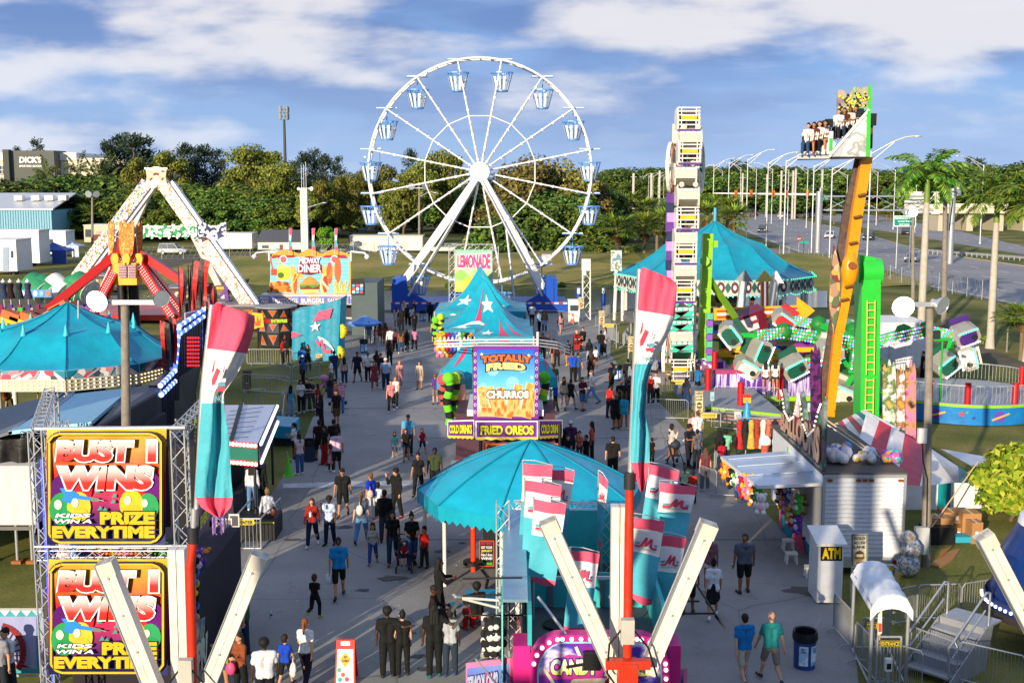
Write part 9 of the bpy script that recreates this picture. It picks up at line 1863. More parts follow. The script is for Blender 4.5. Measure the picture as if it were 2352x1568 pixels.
PPL="""
d,545,570|w stand bl tank cdb8b8 jeans 3c5c8c pony 1a1412 m e6e2da|in pale strappy top and blue jeans standing by the green cone
d,490,430|w hold l tee dcd8cc jeans 1c1c20 pony 1a1412 t c8c8c8|in cream blouse and black trousers reading a phone beside the grass
d,755,420|m stand b tee 2a1018 shorts 141416 short 14100e m 1a1a1a|in maroon tee and black shorts at the back of a group of five
d,815,470|w stand fl tank 141416 wide a01c22 long 14100e m 7a3a2a|in black vest and wide red trousers
d,908,430|m stand b tee 121318 shorts 141416 short 100e0e m 1a1a1a|in black tee behind the pink shirted man by the left grass
d,935,548|m stand b tee cdb0c4 shorts 15161c short 100c0c d e6e6e6|in pale pink shirt and dark shorts with white trainers
d,872,535|c stand br dress c89aa0 legg 15161c bun 14100e m e0d8d8|small child in pink dress and black leggings beside the pink shirt
d,1000,1012|m walk f tee 101114 shorts 121214 cap 14100e t 141414|in black tee and black knee shorts standing alone on the slab joint
d,680,1322|w walk f long 8c2a26 jeans 1d2a40 long 4a2a1c l e6e2da|in red plaid shirt and ripped jeans drinking from a white cup
d,860,1312|w face f tee b4c4d8 jeans 16243c afro 120d0c d 14100e|in pale blue tie dye tee sipping a drink beside the plaid shirt
d,1195,1288|w walk b tee 4c525c jeans 5a86b4 pony 6a4a30 l 14141a|in grey tee and light jeans wearing a small white backpack
d,1295,1045|w stand bl tee 1c34a8 jeans e0dcdc bun 6a4424 t d8d8d8|in royal blue tee and white jeans with a pink handbag
d,1368,1035|c stand b tee cfd4dc shorts 3a3a34 short 14100e d c03030|boy in white tee beside the white jeans
d,1440,1282|m stand b long 15161c jeans 3a3c44 short 100e0e m 1c1c22|in black sweatshirt and charcoal trousers with back to camera
d,1560,1030|m face fl hoodie 121318 jeans 121318 afro 100e0e l a01c22|in black hooded top rubbing his face wearing red shoes
d,1790,795|w walk f tee 121318 jeans 15151a bun 14100e t 141418|in black tee and ripped black jeans walking left of the teal canopy
d,1965,760|m stand f tee 3c4630 jeans 1c1e22 short 100c0c d 141414|in olive green tee half hidden behind the teal canopy
d,1660,425|w walk f tee 14161a hot 3a4c66 long 2a1a14 t 1a1a1a|in black print tee and denim shorts between two small children
d,1685,372|m stand f tee 5aa8d0 jeans 2a3240 bcap 4a4a50 t 2a2a2a|in light blue shirt and cap walking behind the black print tee
d,1542,385|c walk f tee 7ac4bc hot e6e6e6 long 1c1412 t d8d8d8|small child in mint tee and white shorts holding a hand
d,1832,348|c walk2 fr tee b02838 shorts 1c2a4c long 1c1412 t c85a5a|small child in red heart tee and navy shorts
E,1115,208|c walk f tee a8a49c jeans 2a4a8c long 140f0e t 8a5a3a|girl in grey tee and blue jeans left of the pushchair
E,1292,210|w walk f tee 101114 jeans 24344a long 140f0e t a01c22|in black tee and dark jeans with a pale mask left of the pushchair
E,1462,238|w push f tee 121318 jeans 2a4a84 bun 140f0e t 1a1a1a|in black tee with pink logo pushing the black pushchair
E,1572,240|c stand fl tee c41c18 jeans 2c2e30 short 140f0e t 1a1a1a|boy in bright red tee right of the pushchair
E,815,520|m walk b polo 1c86c0 shorts 14161a short 14100e t 26282c|in bright blue polo and black shorts carrying a white bag
E,600,700|c run b tee 101114 legg 101114 short 4a2e1c l b8b020|boy in all black running with a yellow shoe sole raised
E,338,1310|c walk b tee 1c44b0 shorts 101116 short 2c1a12 l 1a1a20|boy in blue tee and black shorts holding a white bag at the bottom edge
E,520,1290|w walk2 b tee dcdad8 jeans 141e30 pony 8a4a1e l 20242c|in white tee and dark jeans with a ginger ponytail at the bottom edge
E,160,1560|m stand b tee dcdcdc jeans 1c1e24 afro 100c0a d 1a1a1a|in white tee with short black hair cut off by the bottom edge
E,1248,1212|m around b tee 16171c jeans 131318 afro 100c0a d 101010|in black tee and red striped trousers with an arm round a partner
E,1382,1210|w stand b tank 14141a legg 101014 bun 100c0c l 2a2420|in black open backed top holding a water bottle
E,1660,1215|m around b tee 101114 jeans 121216 long 0e0c0c d 0f5a60|in black tee and white striped trousers with teal shoes
E,1805,1205|w stand b tee a8aab0 jeans 2c3844 bun 1a1412 d 24346a|in grey print tee and slate jeans under the folding light bracket
E,1705,745|m lean r long 141416 jeans 15151a long 0e0c0c d 141414|in black top with dreadlocks leaning on the teal picnic table
E,1655,850|m sit r long 2a1a16 jeans 2a1a16 cap 141414 d 141414|in dark brown clothes and cap seated at the left of the picnic table
E,2040,832|m sit bl tee 16161a jeans a01414 afro 0e0c0c d b01818|in black tee and red trousers seated at the right of the picnic table
J,648,1300|m stand l tee 2c5a3c jeans 24344c short 8a5a2c l 1c1c1c|in green patterned shirt and jeans behind the left white beam
J,405,1070|m walk l tee 131418 shorts 4a4a4a bcap 4a5058 l 14161a|in black tee grey shorts and grey cap beside the dart booth
J,610,1720|w hold fl long 8c4a2c legg 14141a long 1a1210 l 2a2020|in orange floral top holding a pink bag at the bottom edge
J,480,1690|w phone l tank a8c03c hot 3c5468 pony 4a2c1c t d8d8d8|in lime green top and denim shorts behind the left white beam
K,75,1620|m phone fl tee d8d8d6 jeans 2c3038 short 2a1c16 l 2c2c2c|bearded in white tee at the bottom left corner
K,10,1660|m stand f tee 8a8a90 jeans 2c3038 bald 9a948c l 2c2c2c|grey haired in the very bottom left corner
2,2255,1275|w walk b long d8dae0 jeans 16181e bun a88a5a l d0ccc8|in white shirt and black trousers with a brown shoulder bag by the ENTER gate
2,2125,1060|w stand b long c8ccd8 jeans 5a7ca8 long 100e0e m d8d8d8|long black hair over white sleeves and pale jeans on the step platform
2,2185,1035|m stand b long 15151a jeans 15151a short 100e0e d 1a1a1a|all in black standing beside the awning stall
A,1540,528|m walk f tee 16233c shorts 1c1d22 short 120e0c m 3a1c1c|in navy tee and dark shorts standing in front of the curtain booth
A,1390,560|w stand b tank b89a84 jeans 20344c long 100c0c t e0e0e0|long black hair pale top and blue jeans right of the teal curtain
A,1240,595|w push l tee dcdad8 shorts 6c6660 pony 100c0c t 2c2c2c|in white tee and grey shorts pushing a pink pushchair
A,1275,500|m stand b tee 1c3a6c jeans 2a4668 short 120e0c m 1a2a3a|in navy blue tee close behind the white tee and pink pushchair
A,1352,888|w stand bl tee cd90a0 jeans 4a78a8 short 8a8078 l 2a2420|in pink tee and faded jeans with short grey hair
A,1300,1040|m stand bl tee 131418 shorts 6a4a2c cap 14141a t 1a1a1e|in black tee and brown shorts near the left barriers
A,1125,1085|m hold l tee 121216 jeans 121216 long 0f0d0d d c8c8cc|long haired all in black near the left barriers
A,1085,915|w stand l tee a81c2c jeans 1a2236 long 100c0c t 2a2a2a|in red tee with long black hair next to the barrier
A,1290,885|m stand l tee cc7a58 jeans 2a2c32 cap 1a1a1e t 2a2a2a|in peach tee with a dark cap beside the pink tee
A,890,885|w hold fr tee d0d0ce jeans 14141a long 120e0e t d0d0d0|in white tee and black trousers leaning on the left barrier
A,960,870|m lean f tee 141519 jeans 1c2230 short 3a2418 l 2a2a2a|in black tee behind the left barrier
A,1012,860|w lean f tee 3e4044 jeans 1a1b20 short 4a2a34 l c8c8c8|in charcoal tee smiling at the left barrier
A,778,930|w stand b tank 5aa0c8 jeans 8aa4c4 long 120e0e m d8d8d8|in sky blue strapless top and pale jeans inside the left queue
A,912,560|m stand l tee 1c5aa8 jeans 16181e cap d8d8dc d 1a1a1a|in blue tee and white cap inside the left queue
A,905,440|m stand b tee 1c68b0 jeans 1c1c22 short 120e0e d 1a1a1a|in bright blue tee under the parchment sign arch
A,970,400|w phone f tank 1a1a1c jeans 1a1a1e long 14100e t 1a1a1a|in black vest behind the parchment sign by the teal curtain
A,720,330|m stand b tee 14161e jeans 14161e short 120e0e d 1a1a1a|in dark navy by the drum ride
A,690,330|w stand bl tee a81c24 jeans 1c1c22 short 120e0e d 1a1a1a|in red tee by the drum ride
6,1000,1188|m phone f tee d4d4d2 jeans 15161a cap 3a4a5c m 1a1a1a|in white tee and black trousers looking down at a phone
6,1078,1150|w stand b tee 2a1a1c jeans 1c1c22 long 14100e t 1a1a1a|in dark top with long hair behind the white tee and phone
6,1112,1195|m walk b tee 26262a shorts 2c2c30 short 14100e t d8d8d8|in charcoal tee and shorts with white trainers
6,1058,1262|w walk f dress 7a3440 legg 7a5040 long 3a2018 l c88a8a|in maroon patterned playsuit and white face mask
6,1158,1255|m stand f tee 9cb0c8 jeans 26344c cap dcdce0 t 1c1c24|broad in pale blue tee and jeans wearing a white cap
6,1282,1255|w walk f tee c88a8c jeans c88e90 long a87848 l d8c0b8|blonde in a pink jumpsuit with a black crossbody strap
6,1205,1460|w walk f tank c87c80 legg 131318 pony 3a241a l e6e2de|in pink top and black leggings walking at the front of the crowd
6,1245,1420|w walk2 f tank d8d4d0 legg 141418 long 8a6038 l d8d8d8|in white vest and black leggings just behind the pink top
6,1458,1258|w stand f dress c4b49c legg a87850 long 241814 l 2a2420|in cream dress and white mask standing alone
6,1598,1392|w phone b tee 5c3a88 shorts 7a7668 bun 7a4a2a l 2a2624|in purple tee and khaki shorts left of the churros stand
6,1100,692|w walk b tank b87a58 jeans 24406c bun 3a2418 t 2a2a2a|bare shouldered in blue jeans carrying a pink bag near the pond
6,1252,700|w stand b dress d8ccc0 legg b08060 long 7a1c24 l 2a2424|red haired in a white dress at the back of the midway
6,1320,650|w stand b tank d8c8b8 jeans 3a4a60 long b89458 l d8d8d8|blonde in pale top in the group by the wheel deck
6,1352,690|m stand b tee 2c2c30 jeans 1c1e24 short 1a1412 m 1a1a1a|in dark grey tee in the group by the wheel deck
6,1390,700|w stand b tee d0d2d6 jeans 20283c pony 1a1412 m d8d8d8|in white tee in the group by the wheel deck
6,1412,650|m stand l tee 14161a jeans 1c1e24 short 8a6a3c l 1a1a1a|in black with a backpack at the right of the wheel deck group
6,1295,745|m stand b tee 101114 jeans 101114 short 120e0e d 1a1a1a|in black print tee at the front of the wheel deck group
6,1412,760|m walk b tee 16181c shorts 1c1c20 short 120e0e d 1a1a1a|in black with a backpack right behind the pink shirt
6,1412,920|w walk b tee d07a9c jeans 14141a bun 120e0e d c8c8c8|in pink shirt and black trousers walking away
6,1345,928|w walk2 b long 16161a jeans 1a2030 long 2a1810 l 1a1a1a|with long brown hair all in dark clothes walking away
6,1292,942|w walk b tank 8a6040 jeans 2c4c70 long 1c1410 m d8d8d8|in tan top and blue jeans walking away
6,1198,925|m walk b long dadada jeans 4a4a44 short 3a241a l 2a2a2a|in white long sleeved shirt walking away
6,1242,925|w stand b long 6a3440 jeans 1c1c22 short 120e0e d 1a1a1a|in mauve top beside the white long sleeved shirt
6,1555,662|m stand b hoodie 131317 jeans 131317 short 120e0e d 1a1a1a|in black hood at the left edge of the rear starred tent
6,1008,865|m stand b tee 5a6a8a shorts 6a7280 short 120e0e m d0d0d0|in navy and white striped tee by the patio umbrella
6,1066,850|c stand b tee a83a40 jeans 2a2c34 short 120e0e m d0d0d0|child in red striped tee beside the navy striped tee
6,1105,870|w walk b tank 7a3c34 hot 16161a long 2a1810 t d0d0d0|in rust top and black shorts by the queue end
6,1155,868|w walk b dress 7a4a38 legg 8a5a3c long 3a2014 t a88a6a|in brown dress near the litter bin
6,1190,1050|w stand f tank 2a1a22 jeans 1c1e28 long 120e0e d 1a1a1a|in black vest partly behind the pale blue tee
6,1585,840|w stand b tee a8b02c shorts 2a3a5a short 6a4424 l d8d8d8|in lime top at the edge of the middle starred tent
C,35,302|w stand bl tee 8aaed4 jeans 15161a bun 120e0e t 1a1a1a|in light blue shirt and black trousers by the wheel deck
C,92,305|m stand b long 16161a jeans 26406c short 120e0e d e0e0e0|in black top and blue jeans by the wheel deck
7,178,690|m stand b tee cfd2d8 shorts 1c2234 short 120e0e d a87850|in white tee and dark shorts by the wheel leg
7,118,680|w stand b tee 5a2c2c jeans 2a3c5c long 120e0e d 1a1a1a|in dark red top behind the teal tent corner
C,272,318|w stand bl tank c09088 hot 3a1c34 long 2a1810 l b08868|in pink top and purple shorts near the orange cone
C,440,500|m sit fr tee a01820 shorts 7a1820 bald 8a6a50 l 2a2a2a|in red tee riding a black mobility scooter
C,512,470|m sit fl long 16161a jeans 16161a short 4a2c1c l 1a1a1a|in black jacket seated beside the mobility scooter
C,705,578|m push b tee 14151a jeans 2c5488 short 120e0e m 2a2a2a|in black tee and blue jeans pushing a buggy by the zipper queue
C,755,505|w stand l tank cfc8c4 hot 5a7ca8 long 2a1810 l e6e6e6|in white vest and denim shorts at the zipper queue
C,578,645|w walk b long 131317 jeans 8aa0b8 long 0f0c0c t 1a1a1a|in long black top and pale jeans walking away
C,650,678|c stand b tee dadada shorts 2c303c short 120e0e m 1a1a1a|boy in white tee and dark shorts walking away
C,135,540|c stand b tee 7a6a78 shorts 3a3440 short 7a4a24 l d0d0d0|child in mauve tee behind the churros rails
C,192,655|w stand b tee 16161a hot 16161a long 120e0e t 1a1a1a|in black top and shorts behind the churros rails
C,228,675|w stand b tee 3a1620 jeans 1c1418 long 1a1210 m 1a1a1a|in maroon top beside the black top behind the churros rails
C,345,675|w walk b tee 16161a hot 141418 short 120e0e t c8b830|in black print top and bright yellow shoes
C,70,600|m stand b tee 111216 jeans 14141a short 120e0e d 1a1a1a|broad in black beside the churros side awning
C,402,850|m stand b tee 1c4cb8 jeans 16181e short 120e0e m 2a2a2a|in royal blue tee with back to camera right of the churros stand
C,455,848|m phone br tee 34507c jeans 26303c short 1a1412 l 2a2a2a|in slate blue tee looking at a phone
C,595,805|w walk b dress 3a2018 legg 3a2018 long 3a1c10 t 2a2a2a|with very long auburn hair in brown
C,605,1080|m walk l tee dcdcda jeans 6a90b8 short 5a5048 l 16161a|in white tee and pale jeans striding to the left
C,505,1160|m hold fr tee 4c1a24 shorts 42648c short 3a2418 l 121216|in maroon tee and denim shorts with black shoes
C,380,1162|w walk br tank 131318 hot 131318 pony 3a2014 t 16161a|in black vest and black shorts with hair tied up
C,305,1135|w stand b tank b8b49c hot 3c3a3e long 4a2a16 l e0e0e0|with waist long hair in pale top and grey shorts
C,160,1045|w stand b tee a8c4ac jeans c0ccdc bun 120e0e m d8d8d8|in mint tee and white jeans beside the green snake prize
C,192,1000|m stand b tee 15151a jeans 1c2838 short 120e0e d 1a1a1a|in black tee beside the mint tee
C,210,1180|m lean l polo 12429a jeans 14161e cap 121216 d 1a1a1a|in blue polo and black cap leaning by the churros stand
C,820,970|m stand bl tee 121216 shorts 121216 short 120e0e m 1a1a1a|in black tee and shorts wearing a dotted backpack
C,800,1240|w stand br tee b82c2c jeans 26344c short 14100e t 1a1a1a|in red tee holding a pale green cup
C,925,1200|m stand b tee 141416 shorts 1c1c22 bald 5a3a28 m 1a1a1a|bald in black tee at the back of the group by the tall flag
C,870,1362|m stand b tee 1c1c22 shorts 14141a bald 5a4238 m 2a2a2a|balding in dark tee and long black shorts by the tall flag
C,892,1345|w stand b tank 98a83c hot 16161c pony 2a1810 l 8a6a5a|in lime vest beside the turquoise tee
C,958,1368|w stand b tee 1c98b4 hot 1c98b4 short 120e0e m c8a890|in turquoise tee dress near the tall flag
C,1000,1190|m stand b tee 2c2e30 shorts 26282c short 14100e m d8d8d8|in charcoal tee holding a white and black bag
C,998,930|m stand b long 16182a jeans 14182a short 120e0e m 1a1a1a|in navy top behind the tall flag
C,1042,935|w stand b long 84868c jeans 16223c long 120e0e m 1a1a1a|in grey sweatshirt with a red logo behind the tall flag
C,1285,860|w stand b hoodie 8a8c98 jeans 1c202c short 120e0e t 1a1a1a|in pale grey hooded top at the zipper fence
C,1302,1092|m hold fl tee dcdcda jeans 15151a short 4a2414 l c8c8c8|in white tee and black trousers folding arms by the barrier
C,1244,1095|w stand f tee 8c1c24 jeans 3a3c40 short 1a1210 l c8c8c8|in dark red tee beside the white tee by the barrier
C,1400,720|m stand br tee 1650a8 jeans 16181e short 120e0e d 1a1a1a|ride operator in royal blue tee at the zipper car
H,1128,250|m stand f tee 4a2c54 shorts 26282e cap c8d0dc m 1a1a1a|in purple tee and pale cap behind the teal canopy
H,1035,260|m stand f hoodie 15151a jeans 15151a short 120e0e t 1a1a1a|in black hood and white mask behind the teal canopy
H,1105,290|c stand f tee 1a1a1e jeans 1a1a1e short 1a1412 l 1a1a1a|boy in dark tee behind the teal canopy
H,1205,250|c stand f tee d07058 shorts 3a3a44 short 3a2418 l d8d8d8|child in peach tee behind the teal canopy
H,1262,290|c stand fl tee 15151a jeans 1c1c22 short 120e0e m 1a1a1a|child in black with dark hair beside the peach tee
H,1312,248|w stand l tee cc5448 jeans 16161a long 1c1210 m 1a1a1a|in coral tee and black trousers with long dark hair
H,1492,420|m stand b tee 131318 jeans 16181e short 1a1412 l 1a1a1a|in black concert tee beside the teal canopy right edge
B,515,1045|w face r hoodie bcb6a8 hot 3a5270 long 120e0e m d8d8d8|in cream hooded top and denim shorts holding a phone to the ear
B,705,1080|m lean fr tee 23252e jeans 1c1e26 afro 120e0e m 1a1a1a|in charcoal tee behind the narrow metal fence end
B,790,1095|w stand b tee 5a5e68 jeans 20242c short 120e0e m 1a1a1a|in grey floral shirt in the balloon stall queue
B,880,1335|w stand b tank 6a3440 jeans 161a28 long 5a3a28 l d8d8d8|with long fair hair in maroon top in the balloon stall queue
B,655,1430|c stand b tee a8c8a0 jeans 16161a pony 0f0c0c d 1a1a1a|child in mint tee with a plait behind the banner flags
B,745,1478|c stand b tee c83a24 jeans 2a1c18 short 0f0c0c d b82c24|child in bright orange red tee behind the banner flags
B,795,905|m stand b tee cfd2d4 jeans 5a84b4 short 5a3a20 l d8d8d8|in white tee and pale jeans at the lane sign arch
B,745,880|w stand b tee c89a94 jeans 3a4a64 short 6a4a30 l d8d8d8|in pale pink top beside the white tee at the arch
B,675,450|w stand b tee 2a3850 jeans 26406c long 0f0c0c m 1a1a1a|long black hair and denim shirt at the ride steps
B,800,320|m lean r tee 1672b4 jeans 16181e short 120e0e d 1a1a1a|in cyan blue tee leaning on the ride fence
B,1250,1430|w stand b tee d8a02c jeans 2a4468 short 1a1210 t a87850|in yellow top and jeans under the balloon stall awning
B,300,1045|c stand b tee 16161a jeans 16161a pony 14100e t d8d8d8|small child in black beside the tall flag
B,1035,1120|w stand b tee 16161a jeans 16161a long 100c0c d 1a1a1a|with long black hair in the crowd above the awning
B,1095,1110|m stand b tee 7ac0a0 jeans 2a3a4c short 100c0c d 1a1a1a|in pale green tee in the crowd above the awning
B,1060,1130|c stand b tee b01c34 jeans 1c1c24 short 100c0c d 1a1a1a|child in crimson tee in the crowd above the awning
I,582,985|w stand b tee dcdad6 hot 16161a long 100c0c t b08868|in white tee and black shorts on the spinning ride deck
I,648,985|w stand b tee d8d4d0 hot 2a2c34 long 14100e t b08868|in white top with long dark hair on the spinning ride deck
I,1655,905|m stand l tee 16181c jeans 16181c short 120e0e l 1a1a1a|in black leaning on the trailer behind the spinning ride
G,435,496|m stand b tee 565a64 shorts 121319 short 14100e m 26262a|heavy in grey tee and black shorts holding a bright green cup
G,200,488|w stand b tee 7c5460 hot d4ccc8 bun 120e0e m d8d8d8|in mauve tee and white shorts behind the right white beam
G,222,672|w walk b tee d8dade skirt 101115 bun 100c0c t d8d8d8|in white tee and black skirt by the right light bracket
G,55,640|m stand b tee a8161c shorts 2a2a24 short 120e0e m 2a2420|in red tee beside the right white beam
G,432,1115|m walk b tee 1678b8 shorts b0a898 short 2c1c14 l 1c3048|in bright blue tee and pale shorts walking away on the right
G,615,1108|m walk2 b tee 2a8a86 shorts 8a8070 bald 5c5c5e l 26344a|grey haired in teal print tee and khaki shorts
"""
def person(spec,desc,zoff=.02):
 z,xx,yy=spec[0].split(','); ox,oy,k=ZN[z]; g=G(ox+float(xx)*k,oy+float(yy)*k,zoff)
 sex,pose,fc,top_,tc,bot,bc,hr,hcol,sk,shoe=spec[1]
 sx='c' if sex=='c' else sex
 h={'m':1.0,'w':.945,'c':.72}[sex]*R.uniform(.97,1.03); bw=1.0
 if any(w_ in desc for w_ in('broad','heavy','balding','lime vest')): bw=1.2
 if 'small child' in desc: h*=.84
 if 'tee' in desc and sex=='m' and bw==1: bw=R.uniform(1.0,1.1)
 o=bpy.data.objects.new('person',body_mesh(pose,'c' if sex=='c' else ('m' if sex=='m' else 'f'))); COL.objects.link(o)
 SX='c' if sex=='c' else ('m' if sex=='m' else 'f')
 o.material_slots[0].link='OBJECT'; o.material_slots[0].material=mt(SK[sk],.55,0,.08,6,spec=.35)
 o.location=g if pose!='sit' else g; o.rotation_euler=(0,0,radians(FACE[fc]+R.uniform(-14,14))); o.scale=(h*bw,h*bw,h)
 tag(o,('person '+desc),'person')
 part(cloth_mesh(top_,pose,SX),{'tee':'shirt','long':'shirt','tank':'top','polo':'polo_shirt','dress':'dress','hoodie':'hoodie'}[top_],cloth(tc),o)
 part(cloth_mesh(bot,pose,SX),{'jeans':'trousers','wide':'trousers','legg':'leggings','shorts':'shorts','hot':'shorts','skirt':'skirt'}[bot],cloth(bc),o)
 part(cloth_mesh('shoe',pose,SX),'shoes',mt(shoe,.6),o)
 part(hair_mesh(hr,pose,SX),'cap' if 'cap' in hr else 'hair',mt(hcol,.75,0,.25,20),o)
 return o
PEO={}
for ln in PPL.strip().split('\n'):
 a,b_,c=ln.split('|'); PEO[c]=person((a,b_.split()),c,.75 if 'ride deck' in c else .7 if 'step platform' in c else .02)
def find(s): return next(o for k,o in PEO.items() if s in k)
def at(o,x,y,z):
 M=Matrix.Translation(o.location)@Matrix.Rotation(o.rotation_euler.z,4,'Z')@Matrix.Diagonal((*o.scale,1)); return M@V((x,y,z))
for i,(dx,dy,h,pc,sk) in enumerate([(0,0,'d8d4d0','2c4a68','l'),(1,0,'5a2c20','8a3a2c','t'),(2,0,'c8c4c0','1c1c20','l'),(3,0,'3a3a40','b08060','t'),(0,1,'d8d6d4','26282e','l'),(1,1,'4a2a20','26344a','t'),(2,1,'c8b8b0','1c1c20','m'),(3,1,'2a2c34','26344a','t')]):
 p=W(1858+13*dx,350-2*dx,52-2.75) if dy==0 else W(1928+13*dx,316-2.5*dx,52-1.4)
 o=bpy.data.objects.new('person',body_mesh('sit','m')); COL.objects.link(o); o.material_slots[0].link='OBJECT'; o.material_slots[0].material=mt(SK[sk],.55,0,.08,6,spec=.35)
 o.location=p-V((0,-.2,.12)); o.rotation_euler=(0,0,radians(-30)); o.scale=(.92,.92,.92)
 tag(o,'person '+['leftmost on the front bench of the raised seat platform','second from the left on the front bench of the raised platform','third from the left on the front bench of the raised platform','rightmost on the front bench of the raised platform in dark top','leftmost on the upper bench of the raised platform','second on the upper bench of the raised platform','third on the upper bench of the raised platform','last on the upper bench beside the triangular panel'][i],'person','riders on the raised platform')
 part(cloth_mesh('tee','sit','m'),'shirt',cloth(h),o); part(cloth_mesh('shorts' if i in(1,3) else 'jeans','sit','m'),'trousers',cloth(pc),o); part(cloth_mesh('shoe','sit','m'),'shoes',mt(['e6e6e6','b01c24','d8d8d8','efefef'][i%4],.6),o); part(hair_mesh(['short','long','short','bun'][i%4],'sit','m'),'hair',mt(['2a1a12','1a1210','4a2e1c','120e0e'][i%4],.75),o)
for (px,py,Y_,z_,lab,c1,hr,sk) in [(1864,1225,37.6,.5,'in blue tee serving behind the balloon stall counter','1a8ab0','short','m'),(22,985,44,.35,'in black tee and sunglasses leftmost at the carousel fence','16161a','short','l'),(34,988,44,.35,'in black tee and dark glasses second at the carousel fence','1a1a1e','short','t'),(78,980,45,.35,'blonde in dark top standing apart at the carousel fence','201a1c','long','l')]:
 x=W(px,py,Y_).x; o=bpy.data.objects.new('person',body_mesh('hold','m')); COL.objects.link(o); o.material_slots[0].link='OBJECT'; o.material_slots[0].material=mt(SK[sk],.55,0,.08,6,spec=.35); o.location=(x,Y_,z_ if z_>.4 else 2.2 if 0 else z_); o.rotation_euler=(0,0,radians(20 if px<100 else -60)); tag(o,'person '+lab,'person')
 for nm,me,m_ in(('shirt',cloth_mesh('tee','hold','m'),cloth(c1)),('trousers',cloth_mesh('jeans','hold','m'),cloth('1c1e24')),('shoes',cloth_mesh('shoe','hold','m'),mt('1a1a1a',.6)),('hair',hair_mesh(hr,'hold','m'),mt('1a1210' if hr=='short' else 'b08a50',.75))): part(me,nm,m_,o)
def bag(o,x,y,z,h,name,label,cat,sz=(.13,.07,.16)):
 b=MB(); c=at(o,x,y,z); b.ball(c,1,mt(h,.5,bump=.3),n=8,sc=sz); b.tb([c+Z(sz[2]*.8),c+Z(sz[2]+.09)],.012,mt(h,.5)); tag(b.bd(name,loc=c),label,cat)
bag(find('bright blue polo'),.27,-.02,.58,'dfe3ea','carrier_bag','white carrier bag held by the person in bright blue polo','bag',(.13,.09,.2))
bag(find('boy in blue tee and black'),-.25,-.05,.62,'e2e0dc','carrier_bag','small white carrier bag held by the boy in blue tee','bag',(.09,.06,.2))
bag(find('royal blue tee and white jeans'),.14,.12,1.05,'d0b0a8','handbag','pale pink handbag on the person in white jeans','bag')
bag(find('brown shoulder bag'),-.22,.02,.95,'5a2a1c','shoulder_bag','brown leather shoulder bag on the person in white shirt','bag',(.14,.08,.17))
bag(find('small white backpack'),0,.19,1.22,'cfcfcc','backpack','small white and black backpack on the person in grey tee','backpack',(.13,.08,.19))
bag(find('dotted backpack'),0,.2,1.25,'20263a','backpack','dark dotted backpack on the person in black tee','backpack',(.16,.1,.22))
bag(find('right behind the pink'),0,.2,1.25,'15171c','backpack','black backpack on the person right behind the pink shirt','backpack',(.16,.1,.22))
bag(find('pink bag at the bottom'),.0,-.3,.95,'d84a7a','handbag','hot pink handbag held by the person in orange floral top','bag')
bag(find('white and black bag'),.26,-.05,.62,'c8ccd0','carrier_bag','white and black carrier bag held by the person in charcoal tee','bag')
bag(find('carrying a pink bag'),-.25,-.05,.62,'d8a0b8','carrier_bag','pale pink bag held by the bare shouldered person','bag')
def cup(o,x,y,z,h,label):
 b=MB(); c=at(o,x,y,z); b.cy(c,c+Z(.14),.035,mt(h,.4),.045,n=10); b.cy(c+Z(.14),c+Z(.2),.006,mt('e6e6e6')); tag(b.bd('drink_cup',loc=c),label,'cup')
cup(find('red plaid'),.0,-.3,1.18,'e6e6e4','white drink cup in the hand of the person in red plaid'); cup(find('tie dye'),-.1,-.28,1.4,'e6e6e4','white drink cup at the mouth of the person in tie dye'); cup(find('bright green cup'),.27,-.08,.72,'3ac83a','bright green cup held by the person in grey tee'); cup(find('pale green cup'),-.22,-.06,.72,'b8e0c0','pale green cup held by the person in red tee')
for c,l in((at(find('open backed'),.24,-.04,.66),'clear water bottle held by the person in open backed top'),(G(623,1418,.02),'clear plastic water bottle standing alone on the pavement')):
 b=MB(); b.la(c,[(.0,0),(.035,.0),(.035,.14),(.015,.2),(.015,.23),(0,.23)],mt('c8d8e6',.1),n=10); b.cy(c+Z(.06),c+Z(.12),.037,mt('2a5ab8',.4),n=10); tag(b.bd('water_bottle',loc=c),l,'bottle')
def stroller(px,py,h,label,rz=0,hood=True):
 g=G(px,py,.02); t=thg('pushchair',label,'pushchair',g); K=DARK; r=Matrix.Rotation(rz,3,'Z'); P=lambda x,y,z:g+r@V((x,y,z))
 b=MB()
 for s in(-.22,.22): b.tb([P(s,-.35,.1),P(s,.1,.55),P(s,.45,1.0)],.018,K); b.tb([P(s,.4,.1),P(s,-.05,.5)],.018,K)
 b.cy(P(-.22,.45,1.0),P(.22,.45,1.0),.02,K); b.bd('frame',t); b=MB(); b.sl([P(-.2,-.2,.42),P(.2,-.2,.42),P(.2,.12,.4),P(-.2,.12,.4)],(0,0,.05),mt(h,.8)); b.sl([P(-.2,.12,.4),P(.2,.12,.4),P(.2,.3,.9),P(-.2,.3,.9)],r@V((0,.04,0)),mt(h,.8)); b.bd('seat',t)
 if hood: b=MB(); b.ball(P(0,.12,.88),.26,mt(h,.7),n=12,sc=(.95,1,.75)); b.bd('hood',t)
 for s in(-.24,.24):
  for y in(-.35,.4): b=MB(); b.cy(P(s-.02,y,.1),P(s+.02,y,.1),.1,BK,n=12); b.bd('wheel',t)
stroller(930,1307,'1c1c22','black pushchair carrying a toddler in dark red',0,False); stroller(741,903,'c07aa0','pink hooded pushchair beside the left queue arch',-.9); stroller(1552,1068,'2a3240','dark navy pushchair by the balloon stall queue',.3); stroller(775,930,'26282e','black hooded pushchair by the peach tee',-.6); stroller(1385,822,'1c1c20','black buggy being pushed by the zipper queue',3.1)
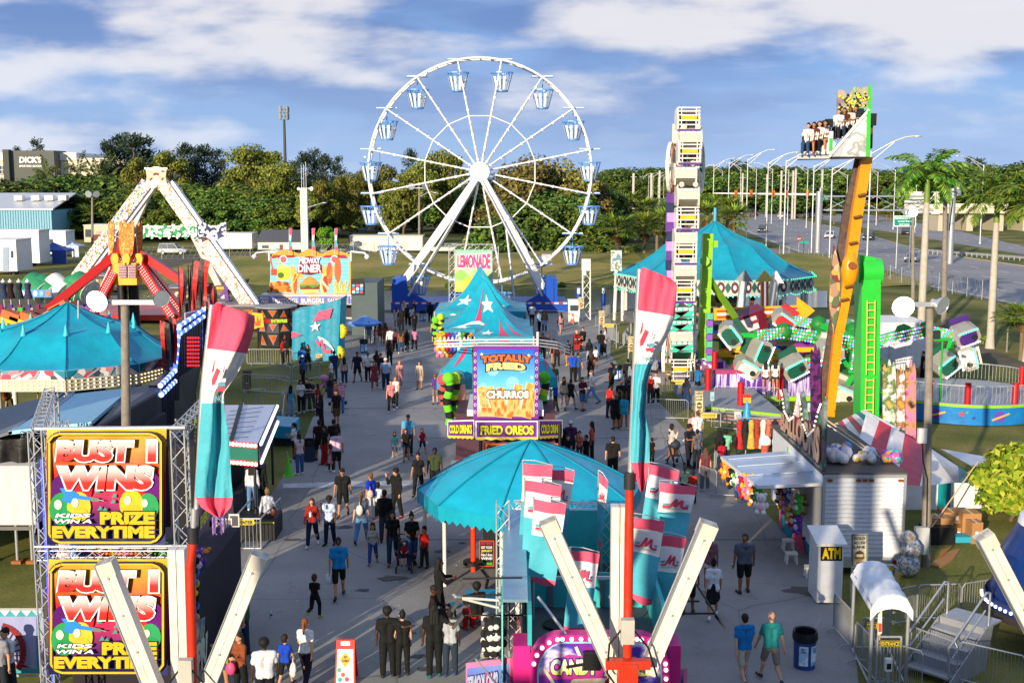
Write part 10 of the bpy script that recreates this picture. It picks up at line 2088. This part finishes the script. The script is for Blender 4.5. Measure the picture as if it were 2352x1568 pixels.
g=G(930,1307,.02); o=bpy.data.objects.new('person',body_mesh('sit','c')); COL.objects.link(o); o.material_slots[0].link='OBJECT'; o.material_slots[0].material=mt(SK['l'],.55,0,.08,6,spec=.35); o.location=g+V((0,-.02,.19)); o.scale=(.5,.5,.5); tag(o,'person toddler in dark red sitting in the black pushchair','person')
part(cloth_mesh('tee','sit','c'),'shirt',cloth('8c1c2c'),o); part(cloth_mesh('shorts','sit','c'),'shorts',cloth('1c2034'),o); part(hair_mesh('short','sit','c'),'hair',mt('1a1210',.75),o); part(cloth_mesh('shoe','sit','c'),'shoes',mt('2a2a30',.6),o)
g=G(1324,806,.02); t=thg('mobility_scooter','black mobility scooter with a red body ridden by the person in red','mobility scooter',g); b=MB(); b.box(gz(g,.3),(.55,1.1,.18),mt('14141a',.4)); b.box(gz(g,.5)+V((0,.15,0)),(.5,.45,.12),BK); b.box(gz(g,.8)+V((0,.4,0)),(.48,.1,.5),BK); b.tb([gz(g,.35)+V((0,-.5,0)),gz(g,1.0)+V((0,-.4,0))],.04,BK); b.tb([gz(g,1.0)+V((-.25,-.38,0)),gz(g,1.0)+V((.25,-.38,0))],.025,BK); b.box(gz(g,.4)+V((0,-.55,0)),(.4,.15,.35),mt('a0141c',.4)); b.bd('body',t)
for x in(-.25,.25):
 for y in(-.45,.45): b=MB(); p=g+V((x,y,.14)); b.cy(p-V((.05,0,0)),p+V((.05,0,0)),.14,BK,n=12); b.bd('wheel',t)
o=find('riding a black'); o.location=g+V((0,.12,.07))
b=MB(); rr=random.Random(12)
for _ in range(60): p=G(rr.uniform(640,1500),rr.uniform(830,1540),.032); b.box(p,(rr.uniform(.03,.09),rr.uniform(.02,.06),.004),mt(rr.choice(['e0e0dc','b8b4aa','3a3a3c','c8b89a']),.8),rz=rr.uniform(0,3))
tag(b.bd('litter'),kind='stuff',label='scraps of litter scattered over the concrete',cat='litter')
OCC=[(-3.5,-14,27,4,11.4,'long unseen block added behind the viewpoint to cast shade'),(-24,-6,8,10,6.5,'unseen block added at the left behind the viewpoint to cast shade'),(-25,31,3,12,9.5,'unseen block added off to the left of the view to cast shade')]  # unseen blocks added and sized only to shade the fairground
t=thg('shade_slabs','three tall unseen slabs added beside the viewpoint to cast shade stripes','amusement ride',(-9.1,-3,0))  # unseen slabs added to throw striped shade on the game trailer
for x in(-10.2,-9.15,-8.1): b=MB(); b.box((x,-3,7.6),(.62,.5,15.2),PURP); b.bd('shade_slab',t)
for (x,y,w_,d_,h_,l) in OCC:
 b=MB(); b.box((x,y,h_/2),(w_,d_,h_),mt('b9b4a8',.7)); b.sl([(x-w_/2-.3,y-d_/2-.3,h_),(x+w_/2+.3,y-d_/2-.3,h_),(x+w_/2+.3,y+d_/2+.3,h_),(x-w_/2-.3,y+d_/2+.3,h_)],(0,0,.3),TEAL); tag(b.bd('game_stall',loc=(x,y,0)),l,'game stall')  # plain shade-casting blocks out of view, not actual stalls
